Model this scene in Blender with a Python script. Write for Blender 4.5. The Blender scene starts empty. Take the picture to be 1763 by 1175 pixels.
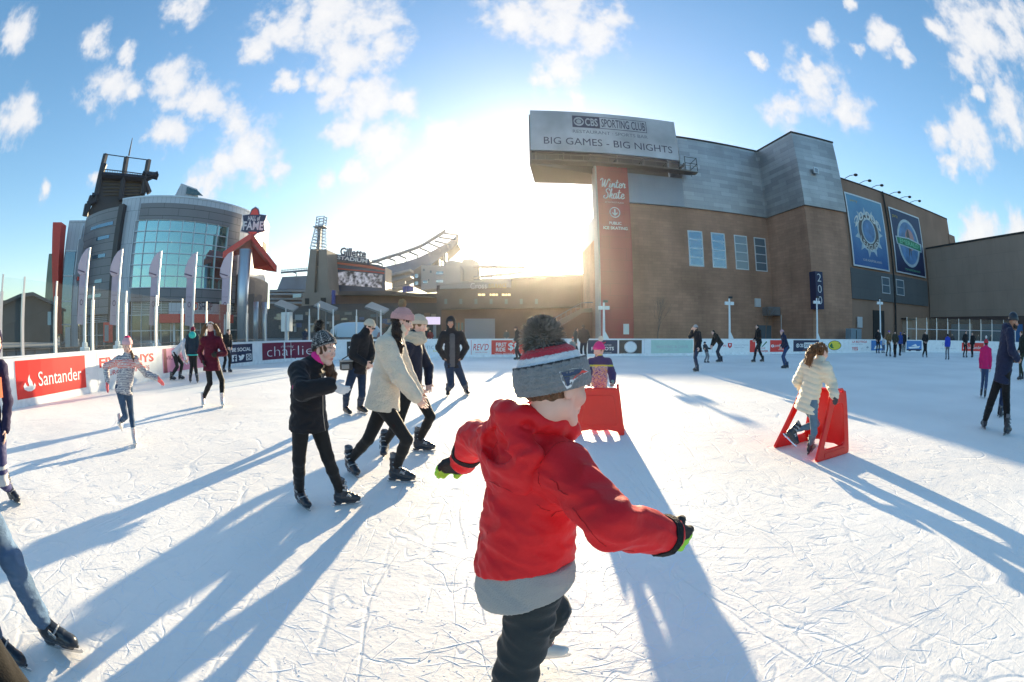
import bpy, bmesh, math, random
import numpy as np
from mathutils import Vector, Matrix, noise
random.seed(7); rng = np.random.default_rng(7)
R = math.radians
scene = bpy.context.scene
COL = scene.collection

# ---------------------------------------------------------------- camera
CAMH = 1.45; PITCH = R(-1.2)
cam_d = bpy.data.cameras.new('camera'); cam = bpy.data.objects.new('camera', cam_d); COL.objects.link(cam)
cam.location = (0, 0, CAMH); cam.rotation_euler = (R(90) + PITCH, 0, 0)
cam_d.type = 'PANO'; cam_d.panorama_type = 'FISHEYE_EQUISOLID'
cam_d.sensor_width = 36; cam_d.sensor_height = 24; cam_d.sensor_fit = 'HORIZONTAL'
cam_d.fisheye_lens = 15; cam_d.fisheye_fov = R(200)
cam_d.clip_start = 0.05; cam_d.clip_end = 5000
scene.camera = cam

# the photograph's lens: a direction for a photo position, used to work out where things really stand
LCX, LCY, LF = 881.5, 587.5, 734.6
def ray(px, py):
    dx, dy = px - LCX, LCY - py; r = math.hypot(dx, dy) + 1e-9
    th = 2 * math.asin(min(.999, r / (2 * LF))); s = math.sin(th)
    x, y, z = s * dx / r, math.cos(th), s * dy / r
    c, sn = math.cos(PITCH), math.sin(PITCH)
    return Vector((x, y * c - z * sn, y * sn + z * c))
def PD(px, py, D):            # point at horizontal distance D
    d = ray(px, py); t = D / math.hypot(d.x, d.y); return Vector((d.x * t, d.y * t, CAMH + d.z * t))
def PYY(px, py, Y):           # point on the vertical plane y = Y
    d = ray(px, py); t = Y / d.y; return Vector((d.x * t, Y, CAMH + d.z * t))
def PG(px, py, z=0.0):
    d = ray(px, py); t = (z - CAMH) / d.z; return Vector((d.x * t, d.y * t, z))

# ---------------------------------------------------------------- sky, sun, exposure
SUN_AZ, SUN_EL = R(5.4), R(9.8)
sun_dir = Vector((math.sin(SUN_AZ) * math.cos(SUN_EL), math.cos(SUN_AZ) * math.cos(SUN_EL), math.sin(SUN_EL)))
scene.view_settings.view_transform = 'Standard'; scene.view_settings.look = 'None'
scene.view_settings.gamma = 1; scene.view_settings.exposure = 1.66
sd = bpy.data.lights.new('sun', 'SUN'); sd.energy = 5.0; sd.angle = R(0.5); sd.color = (1, .81, .53)
so = bpy.data.objects.new('sun', sd); COL.objects.link(so); so.rotation_euler = (-sun_dir).to_track_quat('-Z', 'Y').to_euler()
scene.cycles.max_bounces = 6; scene.cycles.diffuse_bounces = 3; scene.cycles.glossy_bounces = 3
scene.cycles.transparent_max_bounces = 12; scene.cycles.transmission_bounces = 4
scene.cycles.use_denoising = True; scene.cycles.sample_clamp_indirect = 6
try: scene.cycles.denoiser = 'OPENIMAGEDENOISE'
except Exception: pass

W = bpy.data.worlds.new('World'); scene.world = W; W.use_nodes = True
wn, wl = W.node_tree.nodes, W.node_tree.links
wn.clear()
def WN(t, **k):
    n = wn.new(t)
    for a, b in k.items(): setattr(n, a, b)
    return n
def wmath(op, a, b=None, c=None, clamp=False):
    n = WN('ShaderNodeMath', operation=op, use_clamp=clamp)
    for i, v in enumerate((a, b, c)):
        if v is None: continue
        if isinstance(v, (int, float)): n.inputs[i].default_value = v
        else: wl.new(v, n.inputs[i])
    return n.outputs[0]
tc = WN('ShaderNodeTexCoord'); DIR = tc.outputs['Generated']
sky = WN('ShaderNodeTexSky', sky_type='NISHITA'); sky.sun_disc = False
sky.sun_elevation = SUN_EL; sky.sun_rotation = SUN_AZ
sky.air_density = 1.0; sky.dust_density = 0.6; sky.ozone_density = 2.0; sky.altitude = 50
sep = WN('ShaderNodeSeparateXYZ'); wl.new(DIR, sep.inputs[0])
# clouds: broken cumulus, thresholded noise gathered round the places where the clouds stand
nz = WN('ShaderNodeTexNoise'); nz.inputs['Scale'].default_value = 9; nz.inputs['Detail'].default_value = 7; nz.inputs['Roughness'].default_value = .62
wl.new(DIR, nz.inputs['Vector'])
nz2 = WN('ShaderNodeTexNoise'); nz2.inputs['Scale'].default_value = 24; nz2.inputs['Detail'].default_value = 9; nz2.inputs['Roughness'].default_value = .6
wl.new(DIR, nz2.inputs['Vector'])
wv = WN('ShaderNodeVectorMath', operation='MULTIPLY_ADD'); wl.new(nz.outputs['Color'], wv.inputs[0])
wv.inputs[1].default_value = (.10, .10, .10); wl.new(DIR, wv.inputs[2])
wv2 = WN('ShaderNodeVectorMath', operation='SUBTRACT'); wl.new(wv.outputs[0], wv2.inputs[0]); wv2.inputs[1].default_value = (.05, .05, .05)
CL = [(560,30,85),(630,45,75),(490,50,60),(590,100,62),(660,85,50),(540,140,30),(450,90,32),(580,150,45),(640,170,58),(690,185,35),
      (600,225,42),(660,252,55),(620,295,36),(560,305,26),(300,140,50),(360,178,46),(400,215,48),(430,262,62),(385,285,40),(465,300,34),
      (190,150,50),(228,160,26),(160,75,34),(215,98,24),(28,50,40),(30,202,46),(290,232,40),(355,318,40),(960,30,95),(890,25,60),
      (1015,60,60),(970,120,52),(935,142,34),(1050,35,40),(990,172,24),(760,232,36),(736,270,14),(782,286,12),(1400,150,62),(1348,192,38),
      (1455,192,42),(1390,112,24),(1680,62,78),(1745,45,70),(1615,45,30),(1655,110,34),(1665,240,58),(1745,195,60),(1618,235,32),(1637,292,20),
      (1420,60,26),(1524,72,30),(1552,95,18),(1480,92,18),(1470,12,14),(1682,165,16),(1300,108,15),(1690,402,44),(1755,405,40),(320,15,40),(70,336,18),(156,312,18),(500,140,22)]
acc = None
for (x, y, r) in CL:
    d = ray(x, y)
    n = WN('ShaderNodeVectorMath', operation='DISTANCE'); wl.new(wv2.outputs[0], n.inputs[0]); n.inputs[1].default_value = d
    v = wmath('MULTIPLY_ADD', n.outputs['Value'], -1 / (r / 734.6 * 1.32), 1.0)
    acc = v if acc is None else wmath('MAXIMUM', acc, v)
dens = wmath('ADD', acc, wmath('MULTIPLY_ADD', nz2.outputs['Fac'], 1.5, -.92))
dens2 = wmath('ADD', dens, wmath('MULTIPLY_ADD', nz.outputs['Fac'], .9, -.45))
cmask = WN('ShaderNodeMapRange', interpolation_type='SMOOTHSTEP'); wl.new(dens2, cmask.inputs[0])
cmask.inputs[1].default_value = -.02; cmask.inputs[2].default_value = .62; cmask.inputs[4].default_value = .93
# angle to the sun, for the bright air around it
dt = WN('ShaderNodeVectorMath', operation='DOT_PRODUCT'); wl.new(DIR, dt.inputs[0]); dt.inputs[1].default_value = sun_dir
ang = wmath('ARCCOSINE', dt.outputs['Value'])
g1 = wmath('POWER', 2.71828, wmath('MULTIPLY', ang, -12.0)); g2 = wmath('POWER', 2.71828, wmath('MULTIPLY', ang, -5.0))
glow = wmath('ADD', wmath('MULTIPLY', g1, 15.0), wmath('MULTIPLY', g2, .28))
gcol = WN('ShaderNodeCombineColor')
for i, k in enumerate((1.0, .98, .93)): wl.new(wmath('MULTIPLY', glow, k), gcol.inputs[i])
ccol = WN('ShaderNodeMixRGB'); ccol.inputs[1].default_value = (2.2, 2.3, 2.5, 1); ccol.inputs[2].default_value = (2.75, 2.72, 2.7, 1)
cb = WN('ShaderNodeMapRange'); wl.new(dens2, cb.inputs[0]); cb.inputs[1].default_value = .15; cb.inputs[2].default_value = .9
wl.new(cb.outputs[0], ccol.inputs[0])
mx = WN('ShaderNodeMixRGB'); wl.new(cmask.outputs[0], mx.inputs[0])
gm = WN('ShaderNodeGamma'); gm.inputs[1].default_value = .82; wl.new(sky.outputs[0], gm.inputs[0])
hs = WN('ShaderNodeHueSaturation'); wl.new(gm.outputs[0], hs.inputs['Color']); hs.inputs['Saturation'].default_value = 1.28; hs.inputs['Value'].default_value = 1.12
wl.new(hs.outputs[0], mx.inputs[1]); wl.new(ccol.outputs[0], mx.inputs[2])
ad = WN('ShaderNodeMixRGB', blend_type='ADD'); ad.inputs[0].default_value = 1
wl.new(mx.outputs[0], ad.inputs[1]); wl.new(gcol.outputs[0], ad.inputs[2])
bg = WN('ShaderNodeBackground'); bg.inputs['Strength'].default_value = .115
wl.new(ad.outputs[0], bg.inputs['Color'])
wo = WN('ShaderNodeOutputWorld'); wl.new(bg.outputs[0], wo.inputs[0])

# ---------------------------------------------------------------- tags
def tag(o, label=None, cat=None, group=None, kind=None):
    if label: o['label'] = label
    if cat: o['category'] = cat
    if group: o['group'] = group
    if kind: o['kind'] = kind
    return o
def thing(name, label, cat, loc=(0, 0, 0), rz=0, group=None):
    o = bpy.data.objects.new(name, None); COL.objects.link(o); o.empty_display_size = .2
    o.location = loc; o.rotation_euler = (0, 0, rz)
    return tag(o, label, cat, group)

# ---------------------------------------------------------------- materials
MATS = {}
def mat(name, col, rough=.6, metal=0, var=0, vscale=5, bump=0, bscale=40, spec=.5, emit=None, attr=False, sheen=0, stretch=None, trans=0):
    if name in MATS: return MATS[name]
    m = bpy.data.materials.new(name); m.use_nodes = True; MATS[name] = m
    nt = m.node_tree; N, L = nt.nodes, nt.links; b = N['Principled BSDF']
    b.inputs['Roughness'].default_value = rough; b.inputs['Metallic'].default_value = metal
    b.inputs['Specular IOR Level'].default_value = spec
    if sheen: b.inputs['Sheen Weight'].default_value = sheen; b.inputs['Sheen Roughness'].default_value = .4
    if trans: 
        b.inputs['Transmission Weight'].default_value = trans
    tco = N.new('ShaderNodeTexCoord'); vec = tco.outputs['Object']
    if stretch:
        mp = N.new('ShaderNodeMapping'); mp.inputs['Scale'].default_value = stretch; L.new(vec, mp.inputs[0]); vec = mp.outputs[0]
    src = None
    if attr:
        a = N.new('ShaderNodeAttribute'); a.attribute_name = 'Col'; src = a.outputs['Color']
    if var:
        n = N.new('ShaderNodeTexNoise'); n.inputs['Scale'].default_value = vscale; n.inputs['Detail'].default_value = 5
        L.new(vec, n.inputs['Vector'])
        r = N.new('ShaderNodeMapRange'); L.new(n.outputs['Fac'], r.inputs[0]); r.inputs[1].default_value = .3; r.inputs[2].default_value = .7
        r.inputs[3].default_value = 1 - var; r.inputs[4].default_value = 1 + var
        mm = N.new('ShaderNodeVectorMath'); mm.operation = 'SCALE'
        if src: L.new(src, mm.inputs[0])
        else: mm.inputs[0].default_value = col[:3]
        L.new(r.outputs[0], mm.inputs['Scale']); src = mm.outputs[0]
    if src: L.new(src, b.inputs['Base Color'])
    else: b.inputs['Base Color'].default_value = (*col[:3], 1)
    if bump:
        n = N.new('ShaderNodeTexNoise'); n.inputs['Scale'].default_value = bscale; n.inputs['Detail'].default_value = 4
        L.new(vec, n.inputs['Vector'])
        bp = N.new('ShaderNodeBump'); bp.inputs['Strength'].default_value = bump; bp.inputs['Distance'].default_value = .02
        L.new(n.outputs['Fac'], bp.inputs['Height']); L.new(bp.outputs[0], b.inputs['Normal'])
    if emit:
        b.inputs['Emission Color'].default_value = (*emit[:3], 1); b.inputs['Emission Strength'].default_value = emit[3]
    return m

# ---------------------------------------------------------------- mesh builder
class MB:
    def __init__(s): s.v = []; s.f = []; s.mi = []; s.m = 0
    def add(s, vs, fs):
        o = len(s.v); s.v += [tuple(v) for v in vs]; s.f += [tuple(i + o for i in f) for f in fs]; s.mi += [s.m] * len(fs); return s
    def box(s, c, d, rz=0, M=None):
        x, y, z = d[0] / 2, d[1] / 2, d[2] / 2; ca, sa = math.cos(rz), math.sin(rz)
        vs = []
        for i in (-1, 1):
            for j in (-1, 1):
                for k in (-1, 1):
                    a, b = i * x, j * y
                    if M is not None: p = M @ Vector((a, b, k * z)); vs.append((c[0] + p.x, c[1] + p.y, c[2] + p.z))
                    else: vs.append((c[0] + a * ca - b * sa, c[1] + a * sa + b * ca, c[2] + k * z))
        return s.add(vs, [(0, 1, 3, 2), (4, 6, 7, 5), (0, 4, 5, 1), (2, 3, 7, 6), (0, 2, 6, 4), (1, 5, 7, 3)])
    def bx(s, x0, x1, y0, y1, z0, z1): return s.box(((x0 + x1) / 2, (y0 + y1) / 2, (z0 + z1) / 2), (x1 - x0, y1 - y0, z1 - z0))
    def tube(s, pts, r, n=8, cap=True):
        pts = [Vector(p) for p in pts]; rs = r if isinstance(r, (list, tuple)) else [r] * len(pts); vs = []; fs = []
        up = Vector((0, 0, 1)); prev = None
        for i, p in enumerate(pts):
            t = (pts[min(i + 1, len(pts) - 1)] - pts[max(i - 1, 0)])
            t = t.normalized() if t.length > 1e-9 else Vector((0, 0, 1))
            a = t.cross(prev) if prev is not None else t.cross(up)
            if a.length < 1e-3: a = t.cross(Vector((1, 0, 0)))
            a.normalize(); b = a.cross(t); b.normalize(); prev = b
            for k in range(n):
                an = 2 * math.pi * k / n; vs.append(p + (a * math.cos(an) + b * math.sin(an)) * rs[i])
        for i in range(len(pts) - 1):
            for k in range(n):
                k2 = (k + 1) % n; fs.append((i * n + k, i * n + k2, (i + 1) * n + k2, (i + 1) * n + k))
        if cap: fs.append(tuple(range(n))[::-1]); fs.append(tuple((len(pts) - 1) * n + k for k in range(n)))
        return s.add(vs, fs)
    def prism(s, poly, fn, t):     # poly in (u,v); fn(u,v,w) -> world; thickness t
        n = len(poly); vs = [fn(u, v, 0) for u, v in poly] + [fn(u, v, t) for u, v in poly]
        return s.add(vs, [tuple(range(n)), tuple(range(2 * n - 1, n - 1, -1))] + [(i, n + i, n + (i + 1) % n, (i + 1) % n) for i in range(n)])
    def quad(s, a, b, c, d): return s.add([a, b, c, d], [(0, 1, 2, 3)])
    def disc(s, c, r, fn, n=24, t=.01):
        return s.prism([(c[0] + r * math.cos(2 * math.pi * k / n), c[1] + r * math.sin(2 * math.pi * k / n)) for k in range(n)], fn, t)
    def ball(s, c, r, n=12, m=8):
        rx, ry, rz = r if isinstance(r, (tuple, list)) else (r, r, r); vs = []; fs = []
        for i in range(m + 1):
            th = math.pi * i / m
            for k in range(n): a = 2 * math.pi * k / n; vs.append((c[0] + rx * math.sin(th) * math.cos(a), c[1] + ry * math.sin(th) * math.sin(a), c[2] + rz * math.cos(th)))
        for i in range(m):
            for k in range(n): k2 = (k + 1) % n; fs.append((i * n + k, (i + 1) * n + k, (i + 1) * n + k2, i * n + k2))
        return s.add(vs, fs)
    def build(s, name, mats, parent=None, smooth=False, bevel=0, world=True):
        me = bpy.data.meshes.new(name); me.from_pydata(s.v, [], s.f)
        mats = mats if isinstance(mats, (list, tuple)) else [mats]
        for m in mats: me.materials.append(m)
        me.polygons.foreach_set('material_index', s.mi); me.validate(); me.update()
        b = bmesh.new(); b.from_mesh(me); bmesh.ops.remove_doubles(b, verts=b.verts, dist=1e-5)
        bmesh.ops.recalc_face_normals(b, faces=b.faces); b.to_mesh(me); b.free()
        if smooth: me.shade_smooth() if hasattr(me, 'shade_smooth') else None
        o = bpy.data.objects.new(name, me); COL.objects.link(o)
        if parent:
            o.parent = parent
            o.matrix_parent_inverse = pinv(parent)
        if bevel:
            md = o.modifiers.new('b', 'BEVEL'); md.width = bevel; md.segments = 2; md.limit_method = 'ANGLE'; md.angle_limit = R(40)
        return o
def wm(o):                        # world matrix without a depsgraph update
    m = Matrix.LocRotScale(o.location, o.rotation_euler, o.scale)
    return (wm(o.parent) @ o.matrix_parent_inverse @ m) if o.parent else m
def pinv(p): return wm(p).inverted()
def adopt(o, parent): o.parent = parent; o.matrix_parent_inverse = pinv(parent); return o

_tc = {}
def text_mesh(txt, size=1.0, shear=0, offset=0, spacing=1.0, res=3, align='CENTER'):
    k = (txt, shear, offset, spacing, align)
    if k not in _tc:
        c = bpy.data.curves.new('t', 'FONT'); c.body = txt; c.size = 1; c.shear = shear; c.offset = offset; c.space_character = spacing
        c.resolution_u = res; c.align_x = align; c.align_y = 'CENTER'; c.space_line = .95
        o = bpy.data.objects.new('t', c); COL.objects.link(o)
        dg = bpy.context.evaluated_depsgraph_get(); me = bpy.data.meshes.new_from_object(o.evaluated_get(dg))
        vs = [tuple(v.co) for v in me.vertices]; fs = [tuple(p.vertices) for p in me.polygons]
        bpy.data.objects.remove(o); bpy.data.curves.remove(c); bpy.data.meshes.remove(me); _tc[k] = (vs, fs)
    vs, fs = _tc[k]
    return [(x * size, y * size) for x, y, z in vs], fs
def put_text(mb, txt, size, fn, u=0, v=0, w=.01, sx=1.0, **k):
    vs, fs = text_mesh(txt, size, **k)
    mb.add([fn(u + x * sx, v + y, w) for x, y in vs], fs)
def fit_text(mb, txt, fn, u0, u1, v0, v1, w=.01, **k):      # stretch the word into a rectangle
    vs, fs = text_mesh(txt, 1.0, **k); xs = [a for a, b in vs]; ys = [b for a, b in vs]
    ax, bx, ay, by = min(xs), max(xs), min(ys), max(ys)
    mb.add([fn(u0 + (x - ax) / (bx - ax) * (u1 - u0), v0 + (y - ay) / (by - ay) * (v1 - v0), w) for x, y in vs], fs)
def rect(mb, fn, u0, u1, v0, v1, w, n=1):
    for i in range(n):
        a = u0 + (u1 - u0) * i / n; b = u0 + (u1 - u0) * (i + 1) / n
        mb.add([fn(a, v0, w), fn(b, v0, w), fn(b, v1, w), fn(a, v1, w)], [(0, 1, 2, 3)])
# ================================================================= SETTING
def plate(mb, pts, Y, t):       # a traced outline standing at its own distance Y with thickness t
    P = [PYY(x, y, Y) for x, y in pts]; n = len(P)
    vs = P + [p + Vector((0, t, 0)) for p in P]
    return mb.add(vs, [tuple(range(n)), tuple(range(2 * n - 1, n - 1, -1))] + [(i, (i + 1) % n, n + (i + 1) % n, n + i) for i in range(n)])

m_ground = mat('asphalt', (.16, .155, .15), .9, var=.25, vscale=.6, bump=.3, bscale=20)
g = MB(); g.quad((-1500, -600, -.06), (1500, -600, -.06), (1500, 2500, -.06), (-1500, 2500, -.06))
tag(g.build('ground', m_ground), kind='structure')

# ---- rink outline (inner face of the boards) as a smooth curve
RP = [(-9.2, -14), (-9.6, -8), (-9.9, -2), (-10.1, 3.2), (-10.6, 6), (-11.6, 10.8), (-12.0, 15.5), (-11.2, 19.8), (-7.6, 22.9), (-3, 24.2), (2, 24.9), (9.7, 25.2),
      (18, 25.3), (26, 25.1), (33, 23.6), (38.5, 20.8), (42.5, 17.0), (45, 12), (46, 5), (46, -4), (45, -14)]
def catmull(P, n=12):
    out = []
    for i in range(len(P) - 1):
        p0 = P[max(i - 1, 0)]; p1 = P[i]; p2 = P[i + 1]; p3 = P[min(i + 2, len(P) - 1)]
        for k in range(n):
            t = k / n
            out.append(tuple(.5 * (2 * p1[j] + (p2[j] - p0[j]) * t + (2 * p0[j] - 5 * p1[j] + 4 * p2[j] - p3[j]) * t * t + (3 * p1[j] - p0[j] - 3 * p2[j] + p3[j]) * t ** 3) for j in (0, 1)))
    out.append(P[-1]); return out
RC = catmull(RP); RS = [0]
for i in range(1, len(RC)): RS.append(RS[-1] + math.dist(RC[i - 1], RC[i]))
def rink(s, z, w):              # w > 0 towards the ice
    s = min(max(s, 0), RS[-1] - 1e-6); i = max(j for j in range(len(RS)) if RS[j] <= s); i = min(i, len(RC) - 2)
    t = (s - RS[i]) / (RS[i + 1] - RS[i]); a, b = RC[i], RC[i + 1]
    dx, dy = b[0] - a[0], b[1] - a[1]; L = math.hypot(dx, dy)
    return Vector((a[0] + dx * t + dy / L * w, a[1] + dy * t - dx / L * w, z))
def rs(px, py=585):             # arc length where the photo column px meets the boards
    d = ray(px, py); best = None
    for i in range(len(RC) - 1):
        a, b = RC[i], RC[i + 1]; den = d.x * (b[1] - a[1]) - d.y * (b[0] - a[0])
        if abs(den) < 1e-9: continue
        t = (a[0] * (b[1] - a[1]) - a[1] * (b[0] - a[0])) / den; u = (a[0] * d.y - a[1] * d.x) / den
        if t > 0 and -1e-6 <= u <= 1 + 1e-6: return RS[i] + u * (RS[i + 1] - RS[i])
    return RS[-1]

# ---- ice
m_ice = bpy.data.materials.new('ice'); m_ice.use_nodes = True
def ice_nodes(m):
    nt = m.node_tree; N, L = nt.nodes, nt.links; b = N['Principled BSDF']
    tcn = N.new('ShaderNodeTexCoord'); co = tcn.outputs['Object']
    def mth(op, a, bb=None, c=None, cl=False):
        n = N.new('ShaderNodeMath'); n.operation = op; n.use_clamp = cl
        for i, v in enumerate((a, bb, c)):
            if v is None: continue
            if isinstance(v, (int, float)): n.inputs[i].default_value = v
            else: L.new(v, n.inputs[i])
        return n.outputs[0]
    tot = None
    for k, (rot, sx, sy, sc, wd, h) in enumerate([(.3, .5, .16, 1.6, .008, 1), (1.15, .42, .13, 1.9, .007, .9), (2.0, .6, .2, 1.5, .008, 1), (2.7, .5, .15, 2.3, .009, .7),
                                              (.75, 1, .5, 3.1, .012, .6), (1.7, 1.2, .4, 2.7, .012, .6), (2.4, .35, .08, 4.2, .014, .6)]):
        mp = N.new('ShaderNodeMapping'); mp.inputs['Rotation'].default_value = (0, 0, rot); mp.inputs['Scale'].default_value = (sx, sy, 1); mp.inputs['Location'].default_value = (k * 7.3, k * 3.1, 0)
        L.new(co, mp.inputs[0])
        n = N.new('ShaderNodeTexNoise'); n.inputs['Scale'].default_value = sc; n.inputs['Detail'].default_value = 1.2; L.new(mp.outputs[0], n.inputs['Vector'])
        a = mth('ABSOLUTE', mth('SUBTRACT', n.outputs['Fac'], .5)); r = N.new('ShaderNodeMapRange'); r.interpolation_type = 'SMOOTHSTEP'; L.new(a, r.inputs[0])
        r.inputs[1].default_value = 0; r.inputs[2].default_value = wd; r.inputs[3].default_value = h; r.inputs[4].default_value = 0
        # break the lines up
        g = N.new('ShaderNodeTexNoise'); g.inputs['Scale'].default_value = 1.3 + k * .3; L.new(co, g.inputs['Vector'])
        gg = mth('GREATER_THAN', g.outputs['Fac'], .47); v = mth('MULTIPLY', r.outputs[0], gg)
        tot = v if tot is None else mth('ADD', tot, v)
    fn = N.new('ShaderNodeTexNoise'); fn.inputs['Scale'].default_value = 28; fn.inputs['Detail'].default_value = 6; fn.inputs['Roughness'].default_value = .7; L.new(co, fn.inputs['Vector'])
    ln = N.new('ShaderNodeTexNoise'); ln.inputs['Scale'].default_value = 2.2; ln.inputs['Detail'].default_value = 3; L.new(co, ln.inputs['Vector'])
    hgt = mth('ADD', mth('MULTIPLY', tot, -.0042), mth('ADD', mth('MULTIPLY', fn.outputs['Fac'], .0046), mth('MULTIPLY', ln.outputs['Fac'], .014)))
    bp = N.new('ShaderNodeBump'); bp.inputs['Strength'].default_value = .8; bp.inputs['Distance'].default_value = 1.0
    L.new(hgt, bp.inputs['Height']); L.new(bp.outputs[0], b.inputs['Normal'])
    big = N.new('ShaderNodeTexNoise'); big.inputs['Scale'].default_value = .35; big.inputs['Detail'].default_value = 5; L.new(co, big.inputs['Vector'])
    cr = N.new('ShaderNodeMixRGB'); cr.inputs[1].default_value = (.83, .80, .765, 1); cr.inputs[2].default_value = (.94, .91, .865, 1)
    rr = N.new('ShaderNodeMapRange'); L.new(mth('ADD', big.outputs['Fac'], mth('MULTIPLY', fn.outputs['Fac'], .25)), rr.inputs[0]); rr.inputs[1].default_value = .45; rr.inputs[2].default_value = .75
    L.new(rr.outputs[0], cr.inputs[0]); L.new(cr.outputs[0], b.inputs['Base Color'])
    b.inputs['Roughness'].default_value = .62; b.inputs['Specular IOR Level'].default_value = .22
ice_nodes(m_ice)
ic = MB(); pts = [(p[0], p[1], 0) for p in RC] + [(45, -15, 0), (-9.2, -15, 0)]
ic.add(pts, [tuple(range(len(pts)))]); ice = ic.build('ice', m_ice); tag(ice, kind='structure')

# snow shavings ploughed up by blades: low curved ridges too many to count
sh = MB()
def ridge(x, y, a, L, cv, w, h):
    n = max(3, int(L / .06)); px, py = x, y; vs = []; fs = []
    for i in range(n + 1):
        t = i / n; ww = w * (.25 + math.sin(math.pi * t)) * random.uniform(.6, 1.3); hh = h * (.15 + math.sin(math.pi * t)) * random.uniform(.3, 1.3)
        nx, ny = -math.sin(a), math.cos(a)
        vs += [(px - nx * ww, py - ny * ww, .0006), (px + nx * random.uniform(-.2, .2) * ww, py + ny * random.uniform(-.2, .2) * ww, .0006 + hh), (px + nx * ww, py + ny * ww, .0006)]
        px += math.cos(a) * L / n; py += math.sin(a) * L / n; a += cv / n
    for i in range(n):
        for k in range(2): fs.append((i * 3 + k, i * 3 + k + 1, (i + 1) * 3 + k + 1, (i + 1) * 3 + k))
    sh.add(vs, fs)
for i in range(3800):
    r = .9 + 8.5 * random.random() ** 1.3; t = random.uniform(-1.45, 1.45); x, y = r * math.sin(t), r * math.cos(t)
    if x < -9.5: continue
    a = random.gauss(.15, .55) if random.random() < .65 else random.uniform(0, math.pi)
    k = random.random()
    ridge(x, y, a, random.uniform(.03, .20) * (2.2 if k < .1 else 1), random.gauss(0, .5), random.uniform(.0010, .0032), random.uniform(.0003, .0012))
for i in range(80):           # long paired arcs of gliding skates
    r = 1.2 + 9 * random.random(); t = random.uniform(-1.4, 1.4); x, y = r * math.sin(t), r * math.cos(t)
    if x < -8.5: continue
    a = random.uniform(-.6, .9) if random.random() < .7 else random.uniform(0, 3.14); cv = random.gauss(0, .5); L = random.uniform(.7, 2.6)
    for o_ in ((0, .0) if random.random() < .5 else (0, random.uniform(.12, .3))): ridge(x - math.sin(a) * o_, y + math.cos(a) * o_, a, L, cv, .0013, .0005)
for i in range(5200):          # crumbs
    r = .9 + 7 * random.random() ** 1.2; t = random.uniform(-1.45, 1.45); x, y = r * math.sin(t), r * math.cos(t); q = random.uniform(.0015, .005)
    a = random.uniform(0, 6.28); v = [(x + q * math.cos(a + k * 2.1) * random.uniform(.7, 2), y + q * math.sin(a + k * 2.1) * random.uniform(.7, 2), .0005) for k in range(3)] + [(x, y, q * random.uniform(.4, .9))]
    sh.add(v, [(0, 1, 3), (1, 2, 3), (2, 0, 3)])
m_snow = mat('snow', (.86, .88, .91), .6, spec=.2)
tag(sh.build('snow_shavings', m_snow), 'white snow shavings scraped up across the ice', 'snow', kind='stuff')

# ---- dasher boards with banners, glass and posts
m_board = mat('board_white', (.78, .80, .82), .35, var=.06, vscale=3)
def scuff(m, amt=.5):           # skate and puck marks, streaks of grime
    N, L = m.node_tree.nodes, m.node_tree.links; b = N['Principled BSDF']; src = b.inputs['Base Color'].links[0].from_socket
    t = N.new('ShaderNodeTexCoord'); mp = N.new('ShaderNodeMapping'); mp.inputs['Scale'].default_value = (1.2, 1.2, 5); L.new(t.outputs['Object'], mp.inputs[0])
    n = N.new('ShaderNodeTexNoise'); n.inputs['Scale'].default_value = 2.2; n.inputs['Detail'].default_value = 9; n.inputs['Roughness'].default_value = .75; L.new(mp.outputs[0], n.inputs['Vector'])
    r = N.new('ShaderNodeMapRange'); L.new(n.outputs['Fac'], r.inputs[0]); r.inputs[1].default_value = .60; r.inputs[2].default_value = .72; r.inputs[4].default_value = amt
    x = N.new('ShaderNodeMixRGB'); L.new(r.outputs[0], x.inputs[0]); L.new(src, x.inputs[1]); x.inputs[2].default_value = (.32, .33, .35, 1); L.new(x.outputs[0], b.inputs['Base Color'])
scuff(m_board)
m_cap = mat('cap_white', (.72, .76, .80), .4)
m_alu = mat('aluminium', (.62, .63, .66), .35, .6)
m_glass = bpy.data.materials.new('rink_glass'); m_glass.use_nodes = True
def glass_nodes(m, tint=(.90, .94, .93), refl=.035):
    nt = m.node_tree; N, L = nt.nodes, nt.links; N.remove(N['Principled BSDF'])
    t = N.new('ShaderNodeBsdfTransparent'); t.inputs[0].default_value = (*tint, 1); g = N.new('ShaderNodeBsdfGlossy'); g.inputs['Roughness'].default_value = .03
    f = N.new('ShaderNodeFresnel'); f.inputs[0].default_value = 1.25; mx_ = N.new('ShaderNodeMixShader')
    L.new(f.outputs[0], mx_.inputs[0]); L.new(t.outputs[0], mx_.inputs[1]); L.new(g.outputs[0], mx_.inputs[2])
    d = N.new('ShaderNodeBsdfDiffuse'); d.inputs[0].default_value = (.8, .85, .85, 1); m2 = N.new('ShaderNodeMixShader'); m2.inputs[0].default_value = refl
    L.new(mx_.outputs[0], m2.inputs[1]); L.new(d.outputs[0], m2.inputs[2]); L.new(m2.outputs[0], N['Material Output'].inputs[0])
glass_nodes(m_glass)
S0, S1 = 0, RS[-1]
boards = thing('rink_boards', 'white boards with sponsor banners and clear glass round the ice rink', 'rink boards')
def strip(mb, s0, s1, z0, z1, w0, w1, step=.5):
    n = max(1, int((s1 - s0) / step)); vs = []; fs = []
    for i in range(n + 1):
        s = s0 + (s1 - s0) * i / n; vs += [rink(s, z0, w0), rink(s, z1, w0), rink(s, z1, w1), rink(s, z0, w1)]
    for i in range(n):
        for k in range(4): k2 = (k + 1) % 4; fs.append((i * 4 + k, i * 4 + k2, (i + 1) * 4 + k2, (i + 1) * 4 + k))
    fs += [(0, 1, 2, 3), (n * 4 + 3, n * 4 + 2, n * 4 + 1, n * 4)]
    mb.add(vs, fs)
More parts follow.
